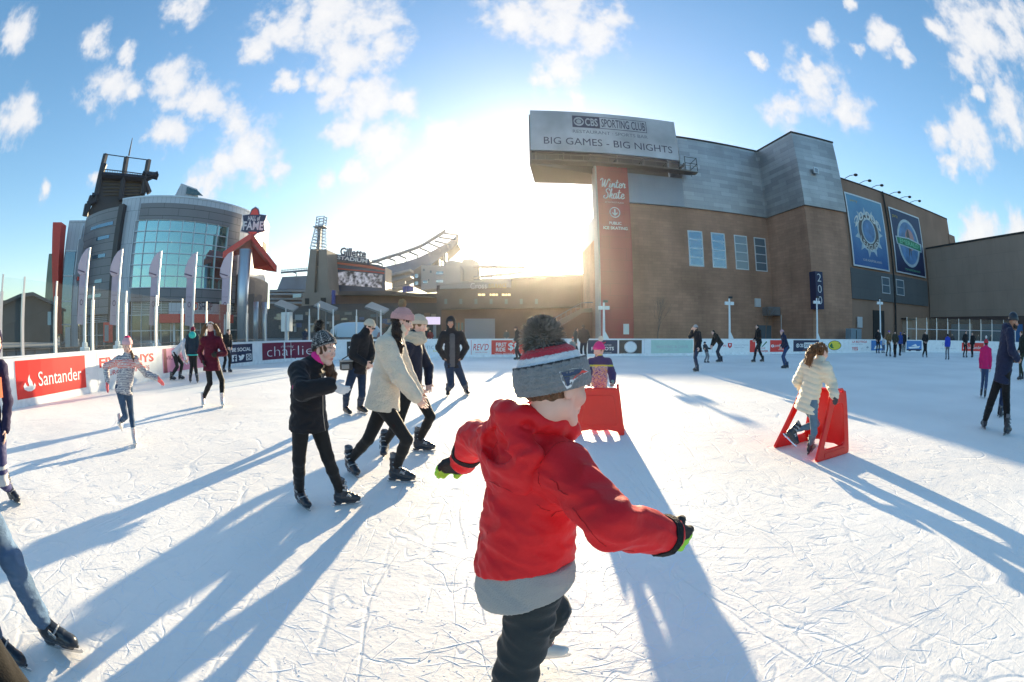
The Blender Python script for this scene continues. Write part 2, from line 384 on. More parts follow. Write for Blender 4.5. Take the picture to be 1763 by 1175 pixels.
b = MB(); strip(b, S0, S1, -.03, 1.04, -.12, 0); b.build('board_panel', m_board, boards)
b = MB(); strip(b, S0, S1, 1.042, 1.07, -.16, .015); b.build('cap_rail', m_cap, boards)
b = MB(); strip(b, S0, S1, .002, .16, .002, .012); b.build('kick_strip', mat('kick', (.80, .82, .84), .5, var=.12, vscale=6), boards)
s = S0 + 1.2; m_seam = mat('seam', (.35, .37, .4), .6)
while s < S1 - 1:
    b = MB(); strip(b, s, s + .012, .16, 1.03, .0015, .003, .02); b.build('panel_seam', m_seam, boards); s += 2.44

BC = dict(red=(.72, .035, .03), navy=(.012, .02, .065), maroon=(.17, .008, .04), white=(.8, .82, .83), black=(.02, .02, .025), green=(.42, .62, .56),
          pink=(.62, .24, .38), blue=(.05, .2, .5), grey=(.3, .3, .3), yellow=(.75, .62, .05), tred=(.6, .02, .03), sgrey=(.42, .45, .5), dgreen=(.02, .16, .06), orange=(.6, .2, .04))
def pm(n): return mat('print_' + n, BC[n], .4, var=.05, vscale=4)
def banner(px0, px1, col, z0, z1, label, items=(), bow=0):
    a, b_ = rs(px0), rs(px1); L = b_ - a
    mb = MB(); n = max(1, int(L / .4)); rect(mb, lambda u, v, w: rink(u, v, w), a, b_, z0, z1, .006, n)
    if px0 != px1: o = mb.build('sponsor_banner', pm(col), boards); o['label'] = label
    H = z1 - z0
    def fn(u, v, w): return rink(a + u * L, z0 + v * H, w)
    for it in items:
        mb = MB(); k = it[0]
        if k == 't': _, _, txt, u0, u1, v0, v1 = it[:7]; fit_text(mb, txt, fn, u0, u1, v0, v1, .012, **(it[7] if len(it) > 7 else {}))
        elif k == 'r': _, _, u0, u1, v0, v1 = it[:6]; rect(mb, fn, u0, u1, v0, v1, .009, 2)
        elif k == 'e':
            _, _, u, v, ru, rv = it[:6]; p = [fn(u + ru * math.cos(t * math.pi / 12), v + rv * math.sin(t * math.pi / 12), it[6] if len(it) > 6 else .010) for t in range(24)]; mb.add(p, [tuple(range(24))])
        elif k == 'p': _, _, poly = it[:3]; p = [fn(u, v, it[3] if len(it) > 3 else .010) for u, v in poly]; mb.add(p, [tuple(range(len(p)))])
        mb.build('lettering' if k == 't' else 'emblem', pm(it[1]), o)
flame = [(.115, .42), (.09, .33), (.10, .24), (.14, .18), (.19, .17), (.235, .22), (.25, .31), (.235, .38), (.215, .30), (.205, .42), (.18, .52), (.175, .62), (.155, .52), (.15, .44), (.165, .34), (.15, .30), (.13, .34)]
SF = dict(offset=-.012)
banner(24, 145, 'red', .17, .97, 'red bank banner with a white flame', [('p', 'white', flame), ('t', 'white', 'Santander', .29, .93, .27, .66)])
banner(166, 268, 'white', .20, .98, 'white banner with bold red burger lettering', [('t', 'tred', 'FIVE GUYS', .03, .95, .52, .86, dict(offset=.03)), ('t', 'tred', 'BURGERS and FRIES', .12, .86, .22, .38)])
banner(279, 352, 'pink', .17, .98, 'pink banner with dark serif lettering', [('p', 'maroon', [(.02, 0), (.02, 1), (.08, 1), (.1, 0)], .008), ('t', 'maroon', "VICTORIA'S SECRET", .07, .95, .52, .70), ('t', 'white', 'PINK', .35, .65, .22, .42)])
fb = [(.06, .12), (.06, .46), (.28, .46), (.28, .12), (.21, .12), (.21, .24), (.25, .24), (.25, .30), (.21, .30), (.21, .36), (.26, .36), (.26, .42), (.15, .42), (.15, .30), (.11, .30), (.11, .24), (.15, .24), (.15, .12)]
bird = [(.36, .18), (.45, .14), (.55, .2), (.61, .34), (.63, .42), (.57, .44), (.50, .44), (.48, .36), (.36, .44), (.37, .34), (.41, .24)]
banner(396, 434, 'navy', .14, .98, 'navy banner with social media icons', [('t', 'white', 'BE SOCIAL', .07, .94, .62, .82, dict(offset=.02)), ('p', 'white', fb), ('p', 'white', bird),
       ('p', 'white', [(.70, .12), (.95, .12), (.95, .46), (.70, .46)]), ('p', 'navy', [(.73, .16), (.92, .16), (.92, .42), (.73, .42)], .012), ('e', 'white', .825, .28, .07, .1, .014), ('e', 'navy', .825, .28, .04, .06, .016), ('e', 'white', .89, .39, .015, .02, .014)])
banner(451, 548, 'maroon', .12, .98, 'maroon banner with a two line shop name', [('t', 'white', 'charming', .375, .60, .66, .84, dict(shear=.3, offset=-.015)), ('t', 'white', 'charlie', .10, .92, .22, .78, dict(offset=-.02))])
banner(597, 651, 'black', .12, .96, 'dark photographic banner', [('e', 'white', .12, .62, .07, .08), ('e', 'black', .12, .62, .04, .05, .012), ('p', 'grey', [(.2, .1), (.45, .15), (.4, .6), (.25, .5)]), ('p', 'orange', [(.6, .1), (.9, .1), (.85, .5), (.7, .6)]), ('t', 'white', 'OPEN AIR', .25, .85, .72, .86)])
banner(716, 775, 'white', .14, .96, 'white frozen yogurt banner with thin grey lettering', [('t', 'sgrey', 'menchies', .02, .92, .42, .80, dict(offset=-.012)), ('t', 'yellow', 'frozen yogurt', .50, .96, .20, .36)])
banner(811, 844, 'white', .10, .98, 'white banner with slanted red lettering', [('r', 'tred', .0, .02, 0, 1), ('t', 'tred', "REV'D", .10, .92, .34, .78, dict(shear=.25, offset=.005)), ('t', 'tred', 'INDOOR CYCLING', .22, .84, .18, .25)])
banner(846, 906, 'red', .10, .98, 'red first ride offer banner', [('t', 'white', 'FIRST', .13, .43, .58, .84, dict(offset=.015)), ('t', 'white', 'RIDE', .13, .40, .26, .52, dict(offset=.015)), ('t', 'white', '$8', .48, .80, .28, .84, dict(offset=.01)), ('t', 'white', 'NEW RIDERS ONLY', .1, .9, .08, .16)])
banner(1012, 1063, 'navy', .10, .98, 'dark navy football club banner', [('t', 'white', 'PATRIOTS', .12, .88, .30, .54, dict(offset=.02)), ('t', 'white', 'OFFICIAL PARTNER', .2, .8, .62, .70), ('t', 'white', 'PROUD SPONSOR', .2, .8, .10, .16), ('p', 'tred', [(.42, .78), (.62, .9), (.56, .76)])])
banner(1066, 1105, 'black', .10, .98, 'black banner with a round white seal', [('e', 'white', .5, .52, .28, .40), ('e', 'navy', .5, .52, .26, .375, .012), ('e', 'white', .5, .52, .25, .36, .014), ('t', 'tred', 'TASTING', .32, .68, .55, .67, dict(offset=.02)), ('t', 'tred', 'ROOM', .36, .64, .38, .50, dict(offset=.02)), ('t', 'white', 'CRAFT BEER', .04, .5, .05, .11)])
banner(1121, 1193, 'green', .06, .98, 'pale green jewellery banner', [('t', 'sgrey', 'WHITING & DAVIS', .12, .88, .46, .64), ('t', 'sgrey', 'SINCE 1876', .36, .64, .28, .36)])
shield = [(.26, .78), (.40, .78), (.40, .52), (.33, .38), (.26, .52)]
banner(1240, 1289, 'white', .1, .98, 'white health care banner with a red shield', [('p', 'tred', shield), ('p', 'white', [(.30, .7), (.36, .7), (.33, .5)], .013), ('t', 'sgrey', 'Harvard Pilgrim', .48, .98, .56, .68), ('t', 'sgrey', 'HealthCare', .48, .84, .40, .52), ('t', 'tred', 'IN', .10, .20, .5, .66)])
banner(1291, 1324, 'white', .08, .98, 'white banner with a red block and a green leaf', [('r', 'red', 0, .28, 0, 1), ('p', 'dgreen', [(.5, .5), (.6, .9), (.64, .86), (.56, .5)]), ('p', 'dgreen', [(.6, .5), (.86, .92), (.9, .84), (.66, .5)]), ('t', 'tred', 'POWER', .38, .96, .08, .24, dict(offset=.02)), ('t', 'tred', 'THE', .56, .8, .34, .44)])
banner(1326, 1352, 'red', .06, .98, 'red banner with rounded white lettering', [('e', 'white', .16, .56, .1, .11), ('e', 'red', .16, .56, .04, .05, .012), ('t', 'white', 'pureBarre', .30, .98, .44, .70), ('t', 'white', 'at last', .55, .95, .24, .36)])
banner(1366, 1410, 'navy', .10, .98, 'navy sports club banner with a boxed name', [('e', 'white', .16, .56, .055, .17), ('e', 'navy', .16, .56, .04, .1, .012), ('e', 'white', .16, .56, .02, .06, .014), ('t', 'white', 'CBS', .23, .38, .42, .70, dict(offset=.02)), ('r', 'white', .41, .95, .34, .80), ('t', 'navy', 'SPORTING CLUB', .43, .93, .42, .72, dict(offset=.02)), ('t', 'orange', 'PATRIOT PLACE', .36, .64, .10, .2)])
banner(1422, 1452, 'white', .10, .98, 'white banner with a yellow outdoor shop oval', [('e', 'black', .5, .55, .38, .42), ('e', 'yellow', .5, .55, .35, .38, .012), ('p', 'dgreen', [(.2, .5), (.32, .76), (.55, .86), (.5, .66), (.36, .5), (.5, .3), (.3, .32)], .014), ('t', 'tred', 'Pro', .45, .78, .58, .74), ('t', 'tred', 'Shops', .42, .8, .30, .46), ('t', 'sgrey', 'OUTDOOR WORLD', .1, .92, .02, .08)])
banner(1462, 1498, 'white', .10, .98, 'white banner with a red title over small logos', [('t', 'tred', 'LA BOTTEGA', .15, .85, .78, .96, dict(offset=.02)), ('t', 'sgrey', 'ON THE RINK', .10, .65, .60, .70), ('t', 'tred', 'YES', .12, .42, .10, .40, dict(offset=.02)), ('p', 'sgrey', [(.55, .2), (.66, .4), (.62, .26), (.74, .32)]), ('e', 'sgrey', .88, .36, .06, .09), ('t', 'sgrey', 'partners', .56, .94, .08, .16)])
banner(1500, 1524, 'blue', .10, .98, 'mid blue banner beside the banner of small logos', [('p', 'white', [(.2, .2), (.8, .3), (.7, .6), (.3, .5)])])
banner(1561, 1587, 'blue', .10, .98, 'blue banner with a white ship', [('p', 'white', [(.1, .4), (.9, .5), (.8, .3), (.2, .25)]), ('p', 'white', [(.3, .5), (.6, .7), (.7, .5)]), ('r', 'navy', 0, 1, 0, .2)])
banner(1606, 1652, 'white', .10, .98, 'white banner with a thin serif letter', [('t', 'sgrey', 'R E', .36, .66, .5, .88, dict(offset=-.015)), ('t', 'sgrey', 'EST. 1902 RESTAURANT', .12, .88, .22, .34)])
banner(1656, 1694, 'red', .06, .90, 'red bank banner at the far end of the rink', [('t', 'white', 'Santander', .22, .95, .34, .68), ('p', 'white', [(.06, .34), (.1, .7), (.16, .34)])])

# glass panes and posts (left end and right end)
def glass_run(pxs, z1, step_post=.075, rail=False):
    ss = [rs(p) for p in pxs]
    for i, s in enumerate(ss):
        mb = MB(); a = rink(s, 1.072, -.06); t = rink(s + .1, 1.072, -.06) - a; rz = math.atan2(t.y, t.x)
        mb.box((a.x, a.y, (1.072 + z1 - .35) / 2), (step_post, step_post, z1 - .35 - 1.072), rz); mb.box((a.x, a.y, z1 - .17), (step_post * .55, step_post * .55, .36), rz)
        mb.v = [(x, y, z) for x, y, z in mb.v]
        # lift the lower box so that it stands on the cap rail
        mb2 = MB(); mb2.box((a.x, a.y, (1.071 + z1 - .35) / 2), (step_post, step_post, z1 - .35 - 1.071), rz); mb2.box((a.x, a.y, z1 - .175), (step_post * .55, step_post * .55, .352), rz)
        mb2.build('glass_post', m_alu, boards)
        if i:
            mb = MB(); s0 = ss[i - 1] + .04; s1 = s - .04; n = max(1, int((s1 - s0) / 1.0))
            for k in range(n):
                p, q = s0 + (s1 - s0) * k / n, s0 + (s1 - s0) * (k + 1) / n
                mb.add([rink(p, 1.072, -.06), rink(q, 1.072, -.06), rink(q, z1 - .05, -.06), rink(p, z1 - .05, -.06)], [(0, 1, 2, 3)])
            mb.build('glass_pane', m_glass, boards)
            if rail:
                mb = MB(); mb.tube([rink(ss[i - 1], 2.0, -.06), rink(s, 2.0, -.06)], .025, 6); mb.build('glass_rail', m_alu, boards)
glass_run([2, 40, 97, 161, 218, 270, 315, 357, 393, 427, 459, 493, 533, 574, 614, 656, 690], 2.72, .085)
glass_run([1562, 1578, 1596, 1613, 1632, 1651, 1670, 1689, 1708, 1728, 1748], 3.0, .09, True)

# ---- light poles on the boards and feather banners
m_pole = mat('pole_white', (.75, .78, .80), .4); m_dark = mat('dark_metal', (.03, .03, .035), .45)
def board_pole(px, h, label, twin=True):
    s = rs(px); a = rink(s, 0, -.32); t = rink(s + .1, 0, -.32) - a; rz = math.atan2(t.y, t.x)
    th_ = thing('light_pole', label, 'light pole', (a.x, a.y, 0), rz, 'light poles along the far boards')
    o = MB().tube([(0, 0, 0), (0, 0, h)], [.09, .06], 10).build('pole', m_pole, th_, world=False); o.matrix_parent_inverse.identity()
    mb = MB(); mb.add([(.0, -.04, .9), (.42, -.04, .9), (.08, -.04, 1.5), (0, .04, .9), (.42, .04, .9), (.08, .04, 1.5)], [(0, 1, 2), (5, 4, 3), (0, 3, 4, 1), (1, 4, 5, 2), (2, 5, 3, 0)])
    o = mb.build('bracket', m_pole, th_); o.matrix_parent_inverse.identity()
    for sx in (-1, 1):
        mb = MB(); mb.box((sx * .22, 0, h - .32), (.26, .16, .22)); mb.box((sx * .09, 0, h - .32), (.1, .05, .05)); o = mb.build('floodlight', m_pole, th_, bevel=.02); o.matrix_parent_inverse.identity()
    mb = MB(); mb.box((.10, -.02, h + .08), (.3, .12, .14)); mb.box((0, 0, h + .02), (.05, .05, .1)); o = mb.build('lamp_head', m_dark, th_, bevel=.02); o.matrix_parent_inverse.identity()
    return th_
board_pole(1042, 3.25, 'white light pole in front of the red pylon')
board_pole(1260, 3.75, 'white light pole on the boards left of the awning door')
board_pole(1411, 4.15, 'white light pole below the navy 200 sign')
board_pole(1519, 4.4, 'white light pole before the dark doorway of the brick wall')

m_bann = mat('banner_cloth', (.40, .36, .45), .7, var=.05)
m_bprint = mat('banner_print', (.10, .08, .14), .7)
m_leather = mat('banner_ball', (.52, .45, .52), .6)
def feather(px, pytop, k):
    s = rs(px); a = rink(s, 0, -.45); D = math.hypot(a.x, a.y); top = PD(px + 4, pytop, D).z
    t = rink(s + .1, 0, -.45) - a; rz = math.atan2(t.y, t.x)
    th_ = thing('banner_pole', 'pale purple football banner on a pole ' + k, 'banner', (a.x, a.y, 0), 0, 'football banners along the left boards')
    mb = MB(); mb.tube([(a.x, a.y, 0), (a.x + .02, a.y, top)], [.06, .035], 8); mb.build('pole', m_pole, th_)
    mb = MB(); mb.box((a.x, a.y, 1.05), (.30, .24, .22)); mb.box((a.x, a.y, 1.22), (.16, .15, .14)); mb.build('bracket', m_pole, th_, bevel=.03)
    # cloth hangs to the left of the pole, square to the line of sight
    rv = Vector((a.y, -a.x, 0)).normalized()
    def fn(u, v, w): return Vector((a.x, a.y, 0)) - rv * u + Vector((0, 0, v)) + Vector((a.x, a.y, 0)).normalized() * w
    H = top - 1.7; z = lambda q: top - q * H
    sc = D / 13.0; bw = .27 * sc
    mb = MB(); mb.prism([(.04, z(.34)), (.04, z(.985)), (bw, z(.97)), (bw * .92, z(.7)), (bw * .95, z(.34))], fn, .02); mb.build('cloth', m_bann, th_)
    bal = [(.03, z(0)), (bw * .5, z(.03)), (bw * .95, z(.11)), (bw * 1.25, z(.22)), (bw * 1.3, z(.31)), (bw * 1.05, z(.35)), (bw * .6, z(.355)), (.03, z(.33))]
    mb = MB(); mb.prism(bal, lambda u, v, w: fn(u, v, w - .028), .07); ball = mb.build('football', m_leather, th_, bevel=.02)
    mb = MB(); mb.prism([(bw * .3, z(.315)), (bw * 1.27, z(.285)), (bw * 1.27, z(.30)), (bw * .35, z(.33))], lambda u, v, w: fn(u, v, -w - .030), .012); mb.build('seam', m_bprint, ball)
    mb = MB(); ring = []
    for (rr, zz, r2) in ((bw * .5, .70, .20),):
        mb.add([fn(rr + bw * r2 * math.cos(t_ * .2618), z(zz) + bw * r2 * 1.5 * math.sin(t_ * .2618), -.004) for t_ in range(24)] + [fn(rr + bw * r2 * .6 * math.cos(t_ * .2618), z(zz) + bw * r2 * .95 * math.sin(t_ * .2618), -.004) for t_ in range(24)],
               [(i, (i + 1) % 24, 24 + (i + 1) % 24, 24 + i) for i in range(24)])
    put_text(mb, 'PATRIOT', bw * .16, lambda u, v, w: fn(bw * .5 - u, z(.60) + v, -.004)); put_text(mb, 'PLACE', bw * .14, lambda u, v, w: fn(bw * .5 - u, z(.86) + v, -.004))
    mb.build('print', m_bprint, th_)
for px, py, k in [(161, 427, 'in front of the left grey wing'), (218, 430, 'at the left edge of the curved window'), (285, 433, 'before the middle of the curved window'), (346, 435, 'before the right side of the curved window'), (406, 434, 'beside the round column of the red canopy')]: feather(px, py, k)

# ---- black railing behind the left boards
rail = thing('iron_railing', 'low black iron railing behind the left rink glass', 'railing')
A = [PD(-40, 598, 15.5), PD(60, 598, 16.5), PD(200, 592, 19.5), PD(330, 588, 24.5), PD(440, 585, 29)]
for z in (.12, .55, 1.05):
    MB().tube([(p.x, p.y, z) for p in A], .022, 6).build('rail', m_dark, rail)
for i in range(len(A) - 1):
    n = 6
    mb = MB()
    for k in range(n):
        p = A[i].lerp(A[i + 1], k / n); mb.box((p.x, p.y, .5), (.05, .05, 1.12)) 
        for j in range(1, 12):
            q = A[i].lerp(A[i + 1], (k + j / 12) / n); mb.box((q.x, q.y, .58), (.014, .014, .94))
    mb.build('baluster_panel', m_dark, rail)
# ================================================================= BUILDINGS
def brickmat(name, c1, c2, mortar, scale, bw, rh, rough=.85, stain=.25, ms=.015, metal=0, axis='XZ', msm=.1, sscale=.12):
    m = bpy.data.materials.new(name); m.use_nodes = True; nt = m.node_tree; N, L = nt.nodes, nt.links; b = N['Principled BSDF']
    tc_ = N.new('ShaderNodeTexCoord'); sp = N.new('ShaderNodeSeparateXYZ'); L.new(tc_.outputs['Object'], sp.inputs[0])
    ad_ = N.new('ShaderNodeMath'); ad_.operation = 'ADD'; L.new(sp.outputs[0], ad_.inputs[0]); L.new(sp.outputs[1], ad_.inputs[1])
    cb_ = N.new('ShaderNodeCombineXYZ'); L.new(ad_.outputs[0], cb_.inputs[0]); L.new(sp.outputs[2], cb_.inputs[1])
    br = N.new('ShaderNodeTexBrick'); L.new(cb_.outputs[0], br.inputs['Vector'])
    br.inputs['Color1'].default_value = (*c1, 1); br.inputs['Color2'].default_value = (*c2, 1); br.inputs['Mortar'].default_value = (*mortar, 1)
    br.inputs['Scale'].default_value = scale; br.inputs['Brick Width'].default_value = bw; br.inputs['Row Height'].default_value = rh
    br.inputs['Mortar Size'].default_value = ms; br.inputs['Mortar Smooth'].default_value = msm
    mp = N.new('ShaderNodeMapping'); mp.inputs['Scale'].default_value = (1, 1, .22); L.new(tc_.outputs['Object'], mp.inputs[0])
    n = N.new('ShaderNodeTexNoise'); n.inputs['Scale'].default_value = sscale * 3; n.inputs['Detail'].default_value = 7; n.inputs['Roughness'].default_value = .65; L.new(mp.outputs[0], n.inputs['Vector'])
    n2 = N.new('ShaderNodeTexNoise'); n2.inputs['Scale'].default_value = .22; n2.inputs['Detail'].default_value = 3; L.new(tc_.outputs['Object'], n2.inputs['Vector'])
    s_ = N.new('ShaderNodeMath'); s_.operation = 'ADD'; L.new(n.outputs['Fac'], s_.inputs[0]); L.new(n2.outputs['Fac'], s_.inputs[1])
    r = N.new('ShaderNodeMapRange'); L.new(s_.outputs[0], r.inputs[0]); r.inputs[1].default_value = .7; r.inputs[2].default_value = 1.3; r.inputs[3].default_value = 1 - stain; r.inputs[4].default_value = 1 + stain
    mm = N.new('ShaderNodeVectorMath'); mm.operation = 'SCALE'; L.new(br.outputs['Color'], mm.inputs[0]); L.new(r.outputs[0], mm.inputs['Scale'])
    L.new(mm.outputs[0], b.inputs['Base Color']); b.inputs['Roughness'].default_value = rough; b.inputs['Metallic'].default_value = metal
    return m
m_tan = brickmat('tan_block', (.43, .245, .165), (.37, .205, .14), (.27, .165, .12), 1, 1.2, .4, stain=.28, ms=.012)
m_tan2 = brickmat('brown_stucco', (.32, .20, .145), (.30, .19, .138), (.28, .18, .125), 1, 6, 3, stain=.16, ms=.01)
m_zinc = brickmat('zinc_panel', (.42, .42, .43), (.29, .29, .30), (.2, .22, .25), 1, 3.0, .62, rough=.38, stain=.15, ms=.012, metal=.55)
m_zplain = brickmat('zinc_band', (.26, .29, .33), (.24, .27, .31), (.2, .22, .25), 1, 8, 3, rough=.4, stain=.12, ms=.01, metal=.5)
m_redpyl = brickmat('red_pylon_panel', (.36, .045, .045), (.34, .042, .042), (.1, .03, .03), 1, 4.4, 1.5, rough=.5, stain=.1, ms=.01)
m_gwall = brickmat('grey_wall_panel', (.33, .245, .195), (.315, .235, .187), (.22, .18, .155), 1, 3, 2.8, stain=.1, ms=.02)
m_wglass = mat('window_glass', (.10, .15, .19), .04, .0, spec=1.0)
m_wglass2 = mat('window_glass_blue', (.15, .22, .28), .06, .75)
m_frame = mat('window_frame', (.62, .66, .70), .4, .3)
m_black = mat('roof_black', (.03, .03, .03), .8)

def wall_poly(mb, pts, z0, z1, t=.3):   # extruded wall along plan points, thickness t behind
    n = len(pts)
    for i in range(n - 1):
        a, b_ = Vector((*pts[i], 0)), Vector((*pts[i + 1], 0)); d = (b_ - a).normalized(); nr = Vector((-d.y, d.x, 0)) * t
        vs = [a + Vector((0, 0, z0)), b_ + Vector((0, 0, z0)), b_ + Vector((0, 0, z1)), a + Vector((0, 0, z1))]; vs += [v + nr for v in vs]
        mb.add(vs, [(0, 1, 2, 3), (4, 7, 6, 5), (0, 4, 5, 1), (3, 2, 6, 7), (0, 3, 7, 4), (1, 5, 6, 2)])

club = thing('cinema_building', 'tan block building with zinc clad top left of the two wall posters', 'building', (30, 55, 0))
mb = MB(); foot = [(15.2, 53), (37.9, 53), (39.0, 44.3), (46.6, 43.4), (70.8, 43.6), (84, 43.2), (84, 90), (15.2, 90)]
def solid(mb, foot, z0, z1):
    n = len(foot); vs = [(x, y, z0) for x, y in foot] + [(x, y, z1) for x, y in foot]
    mb.add(vs, [tuple(range(n))[::-1], tuple(range(n, 2 * n))] + [(i, (i + 1) % n, n + (i + 1) % n, n + i) for i in range(n)])
solid(mb, [(15.2, 53), (37.9, 53), (39.0, 44.3), (46.6, 43.4), (46.6, 90), (15.2, 90)], -.1, 18.6); mb.build('wall', m_tan, club)
mb = MB(); solid(mb, [(46.605, 43.6), (70.8, 43.6), (84, 43.2), (84, 90), (46.605, 90)], -.1, 24.0); mb.build('long_wall', m_tan2, club)
mb = MB(); solid(mb, [(23.6, 52.7), (37.75, 52.7), (38.8, 43.95), (46.9, 43.05), (47.4, 90), (23.6, 90)], 18.62, 29.5); mb.build('zinc_cladding', m_zinc, club)
mb = MB(); solid(mb, [(15.2, 52.7), (23.58, 52.7), (23.58, 90), (15.2, 90)], 18.62, 22.9); mb.build('zinc_parapet', m_zplain, club)
mb = MB()
for a, b_ in [((23.5, 52.6), (37.7, 52.6)), ((37.7, 52.6), (38.75, 43.85)), ((38.75, 43.85), (47.0, 42.95))]: wall_poly(mb, [a, b_], 29.505, 29.75, .5)
mb.build('roof_coping', m_black, club)
mb = MB(); wall_poly(mb, [(47.5, 43.5), (70.8, 43.5), (84, 43.1)], 24.005, 24.2, .4); mb.build('long_wall_coping', m_black, club)
mb = MB(); mb.bx(46.65, 70.75, 43.35, 43.59, 6.4, 10.7); mb.build('metal_band', brickmat('dark_band', (.12, .125, .13), (.11, .115, .12), (.08, .08, .08), 1, 4, 2, stain=.1), club)
mb = MB(); mb.bx(58.2, 58.45, 43.1, 43.34, 0, 24.1); mb.build('downpipe', m_black, club)
mb = MB(); mb.bx(83.2, 86.5, 43.0, 60, -.1, 21); mb.build('end_wall', m_tan2, club)
# mural sized windows, four tall and two small
def window(x0, x1, z0, z1, y, rows, parent, glass, lab=None, cols=1):
    f = MB(); t = .14
    f.bx(x0, x1, y - .10, y - .02, z0, z0 + t); f.bx(x0, x1, y - .10, y - .02, z1 - t, z1); f.bx(x0, x0 + t, y - .10, y - .02, z0 + t, z1 - t); f.bx(x1 - t, x1, y - .10, y - .02, z0 + t, z1 - t)
    for i in range(1, rows): zz = z0 + (z1 - z0) * i / rows; f.bx(x0 + t, x1 - t, y - .09, y - .02, zz - .05, zz + .05)
    w = f.build('window', m_frame, parent)
    if lab: w['label'] = lab
    g_ = MB(); g_.bx(x0 + t, x1 - t, y - .05, y - .012, z0 + t, z1 - t); g_.build('pane', glass, w)
window(23.8, 26.1, 10.4, 15.4, 53, 4, club, m_wglass2); window(27.5, 29.8, 10.4, 15.4, 53, 4, club, m_wglass2)
window(31.4, 33.7, 10.4, 15.4, 53, 4, club, m_wglass); window(35.0, 37.2, 10.4, 15.4, 53, 4, club, m_wglass)
window(54.6, 57.0, 7.6, 10.1, 43.35, 2, club, m_wglass); window(59.0, 61.6, 7.6, 10.1, 43.35, 2, club, m_wglass)
# small framed vent high on the zinc corner
c = PYY(1403, 295, 43.4); mb = MB(); mb.bx(c.x - .45, c.x + .45, 43.0, 43.3, c.z - .45, c.z + .45); v = mb.build('vent', m_frame, club)
MB().bx(c.x - .3, c.x + .3, 42.95, 43.02, c.z - .3, c.z + .3).build('grille', m_zplain, v)
# awning, door, AC box, doors
a0 = PYY(1322, 542, 51.5); a1 = PYY(1357, 542, 51.5)
MB().bx(a0.x, 38.0, 51.0, 53.02, a0.z - .1, a0.z + 1.1).build('awning', m_zplain, club, bevel=.05)
MB().tube([(38.05, 50.9, 0), (38.05, 50.9, a0.z)], .05, 6).build('awning_post', m_frame, club)
MB().bx(35.2, 37.6, 52.94, 53.02, 0, 2.6).build('door', m_wglass, club)
MB().bx(34.5, 35.5, 52.7, 53.02, 5.2, 6.4).build('wall_vent', m_frame, club)
d0 = PYY(1503, 530, 43.5); d1 = PYY(1516, 530, 43.5)
MB().bx(d0.x, d1.x + 1.0, 43.45, 43.62, 0, 5.0).build('dark_doorway', m_black, club)
d0 = PYY(1553, 545, 43.5); MB().bx(d0.x, d0.x + 3.4, 43.45, 43.62, 0, 3.8).build('service_door', m_gwall, club); MB().bx(d0.x - .3, d0.x + 3.9, 42.6, 43.45, 3.95, 4.1).build('door_hood', m_black, club)
d0 = PYY(1470, 540, 43.3); MB().bx(d0.x + .8, d0.x + 2.0, 43.2, 43.38, 2.4, 3.9).build('wall_panel', m_frame, club)
mb = MB()
for (x, z, w, h) in [(40.2, 4.2, .6, 2.2)]: mb.bx(x, x + w, 44, 44.1, z, z + h)
# blade sign with the number
sg = thing('number_sign', 'tall navy blade sign reading 200 on the brick corner', 'sign', (40.2, 43.0, 0))
c0 = PYY(1403, 467, 42.6); c1 = PYY(1419, 533, 42.6)
MB().bx(c0.x, c1.x, 42.6, 43.9, c1.z, c0.z).build('blade', mat('sign_navy', (.012, .02, .075), .4), sg)
mb = MB(); H = c0.z - c1.z; w_ = c1.x - c0.x
for i, ch in enumerate('200'): fit_text(mb, ch, lambda u, v, w: Vector((c0.x + u * w_, 42.6 - w, c0.z - (v) * H)), .25, .75, .30 * i + .27, .30 * i + .06, .02, offset=-.01)
mb.build('lettering', mat('sign_white', (.7, .72, .75), .5), sg)

# ---- wall posters (generic sea-gear emblem and pointed-oval emblem)
def poster(px, Y, x0, x1, z0, z1, label, base, kind):
    th_ = thing('wall_poster', label, 'poster', (x0, Y, z0)); w, h = x1 - x0, z1 - z0
    fr = MB(); t = .22
    fr.bx(x0, x1, Y - .12, Y, z0, z0 + t); fr.bx(x0, x1, Y - .12, Y, z1 - t, z1); fr.bx(x0, x0 + t, Y - .12, Y, z0 + t, z1 - t); fr.bx(x1 - t, x1, Y - .12, Y, z0 + t, z1 - t)
    fr.build('frame', m_frame, th_)
    MB().bx(x0 + t, x1 - t, Y - .07, Y - .01, z0 + t, z1 - t).build('print', base, th_)
    fn = lambda u, v, q: Vector((x0 + u * w, Y - .07 - q, z0 + v * h))
    def shape(nm, col, polys, q):
        mb = MB()
        for p in polys: mb.add([fn(u, v, q) for u, v in p], [tuple(range(len(p)))])
        return mb.build(nm, col, th_)
    E = lambda u, v, ru, rv, n=40, a0=0, a1=2 * math.pi: [(u + ru * math.cos(a0 + (a1 - a0) * i / n), v + rv * math.sin(a0 + (a1 - a0) * i / n)) for i in range(n)]
    return shape, E, fn, th_
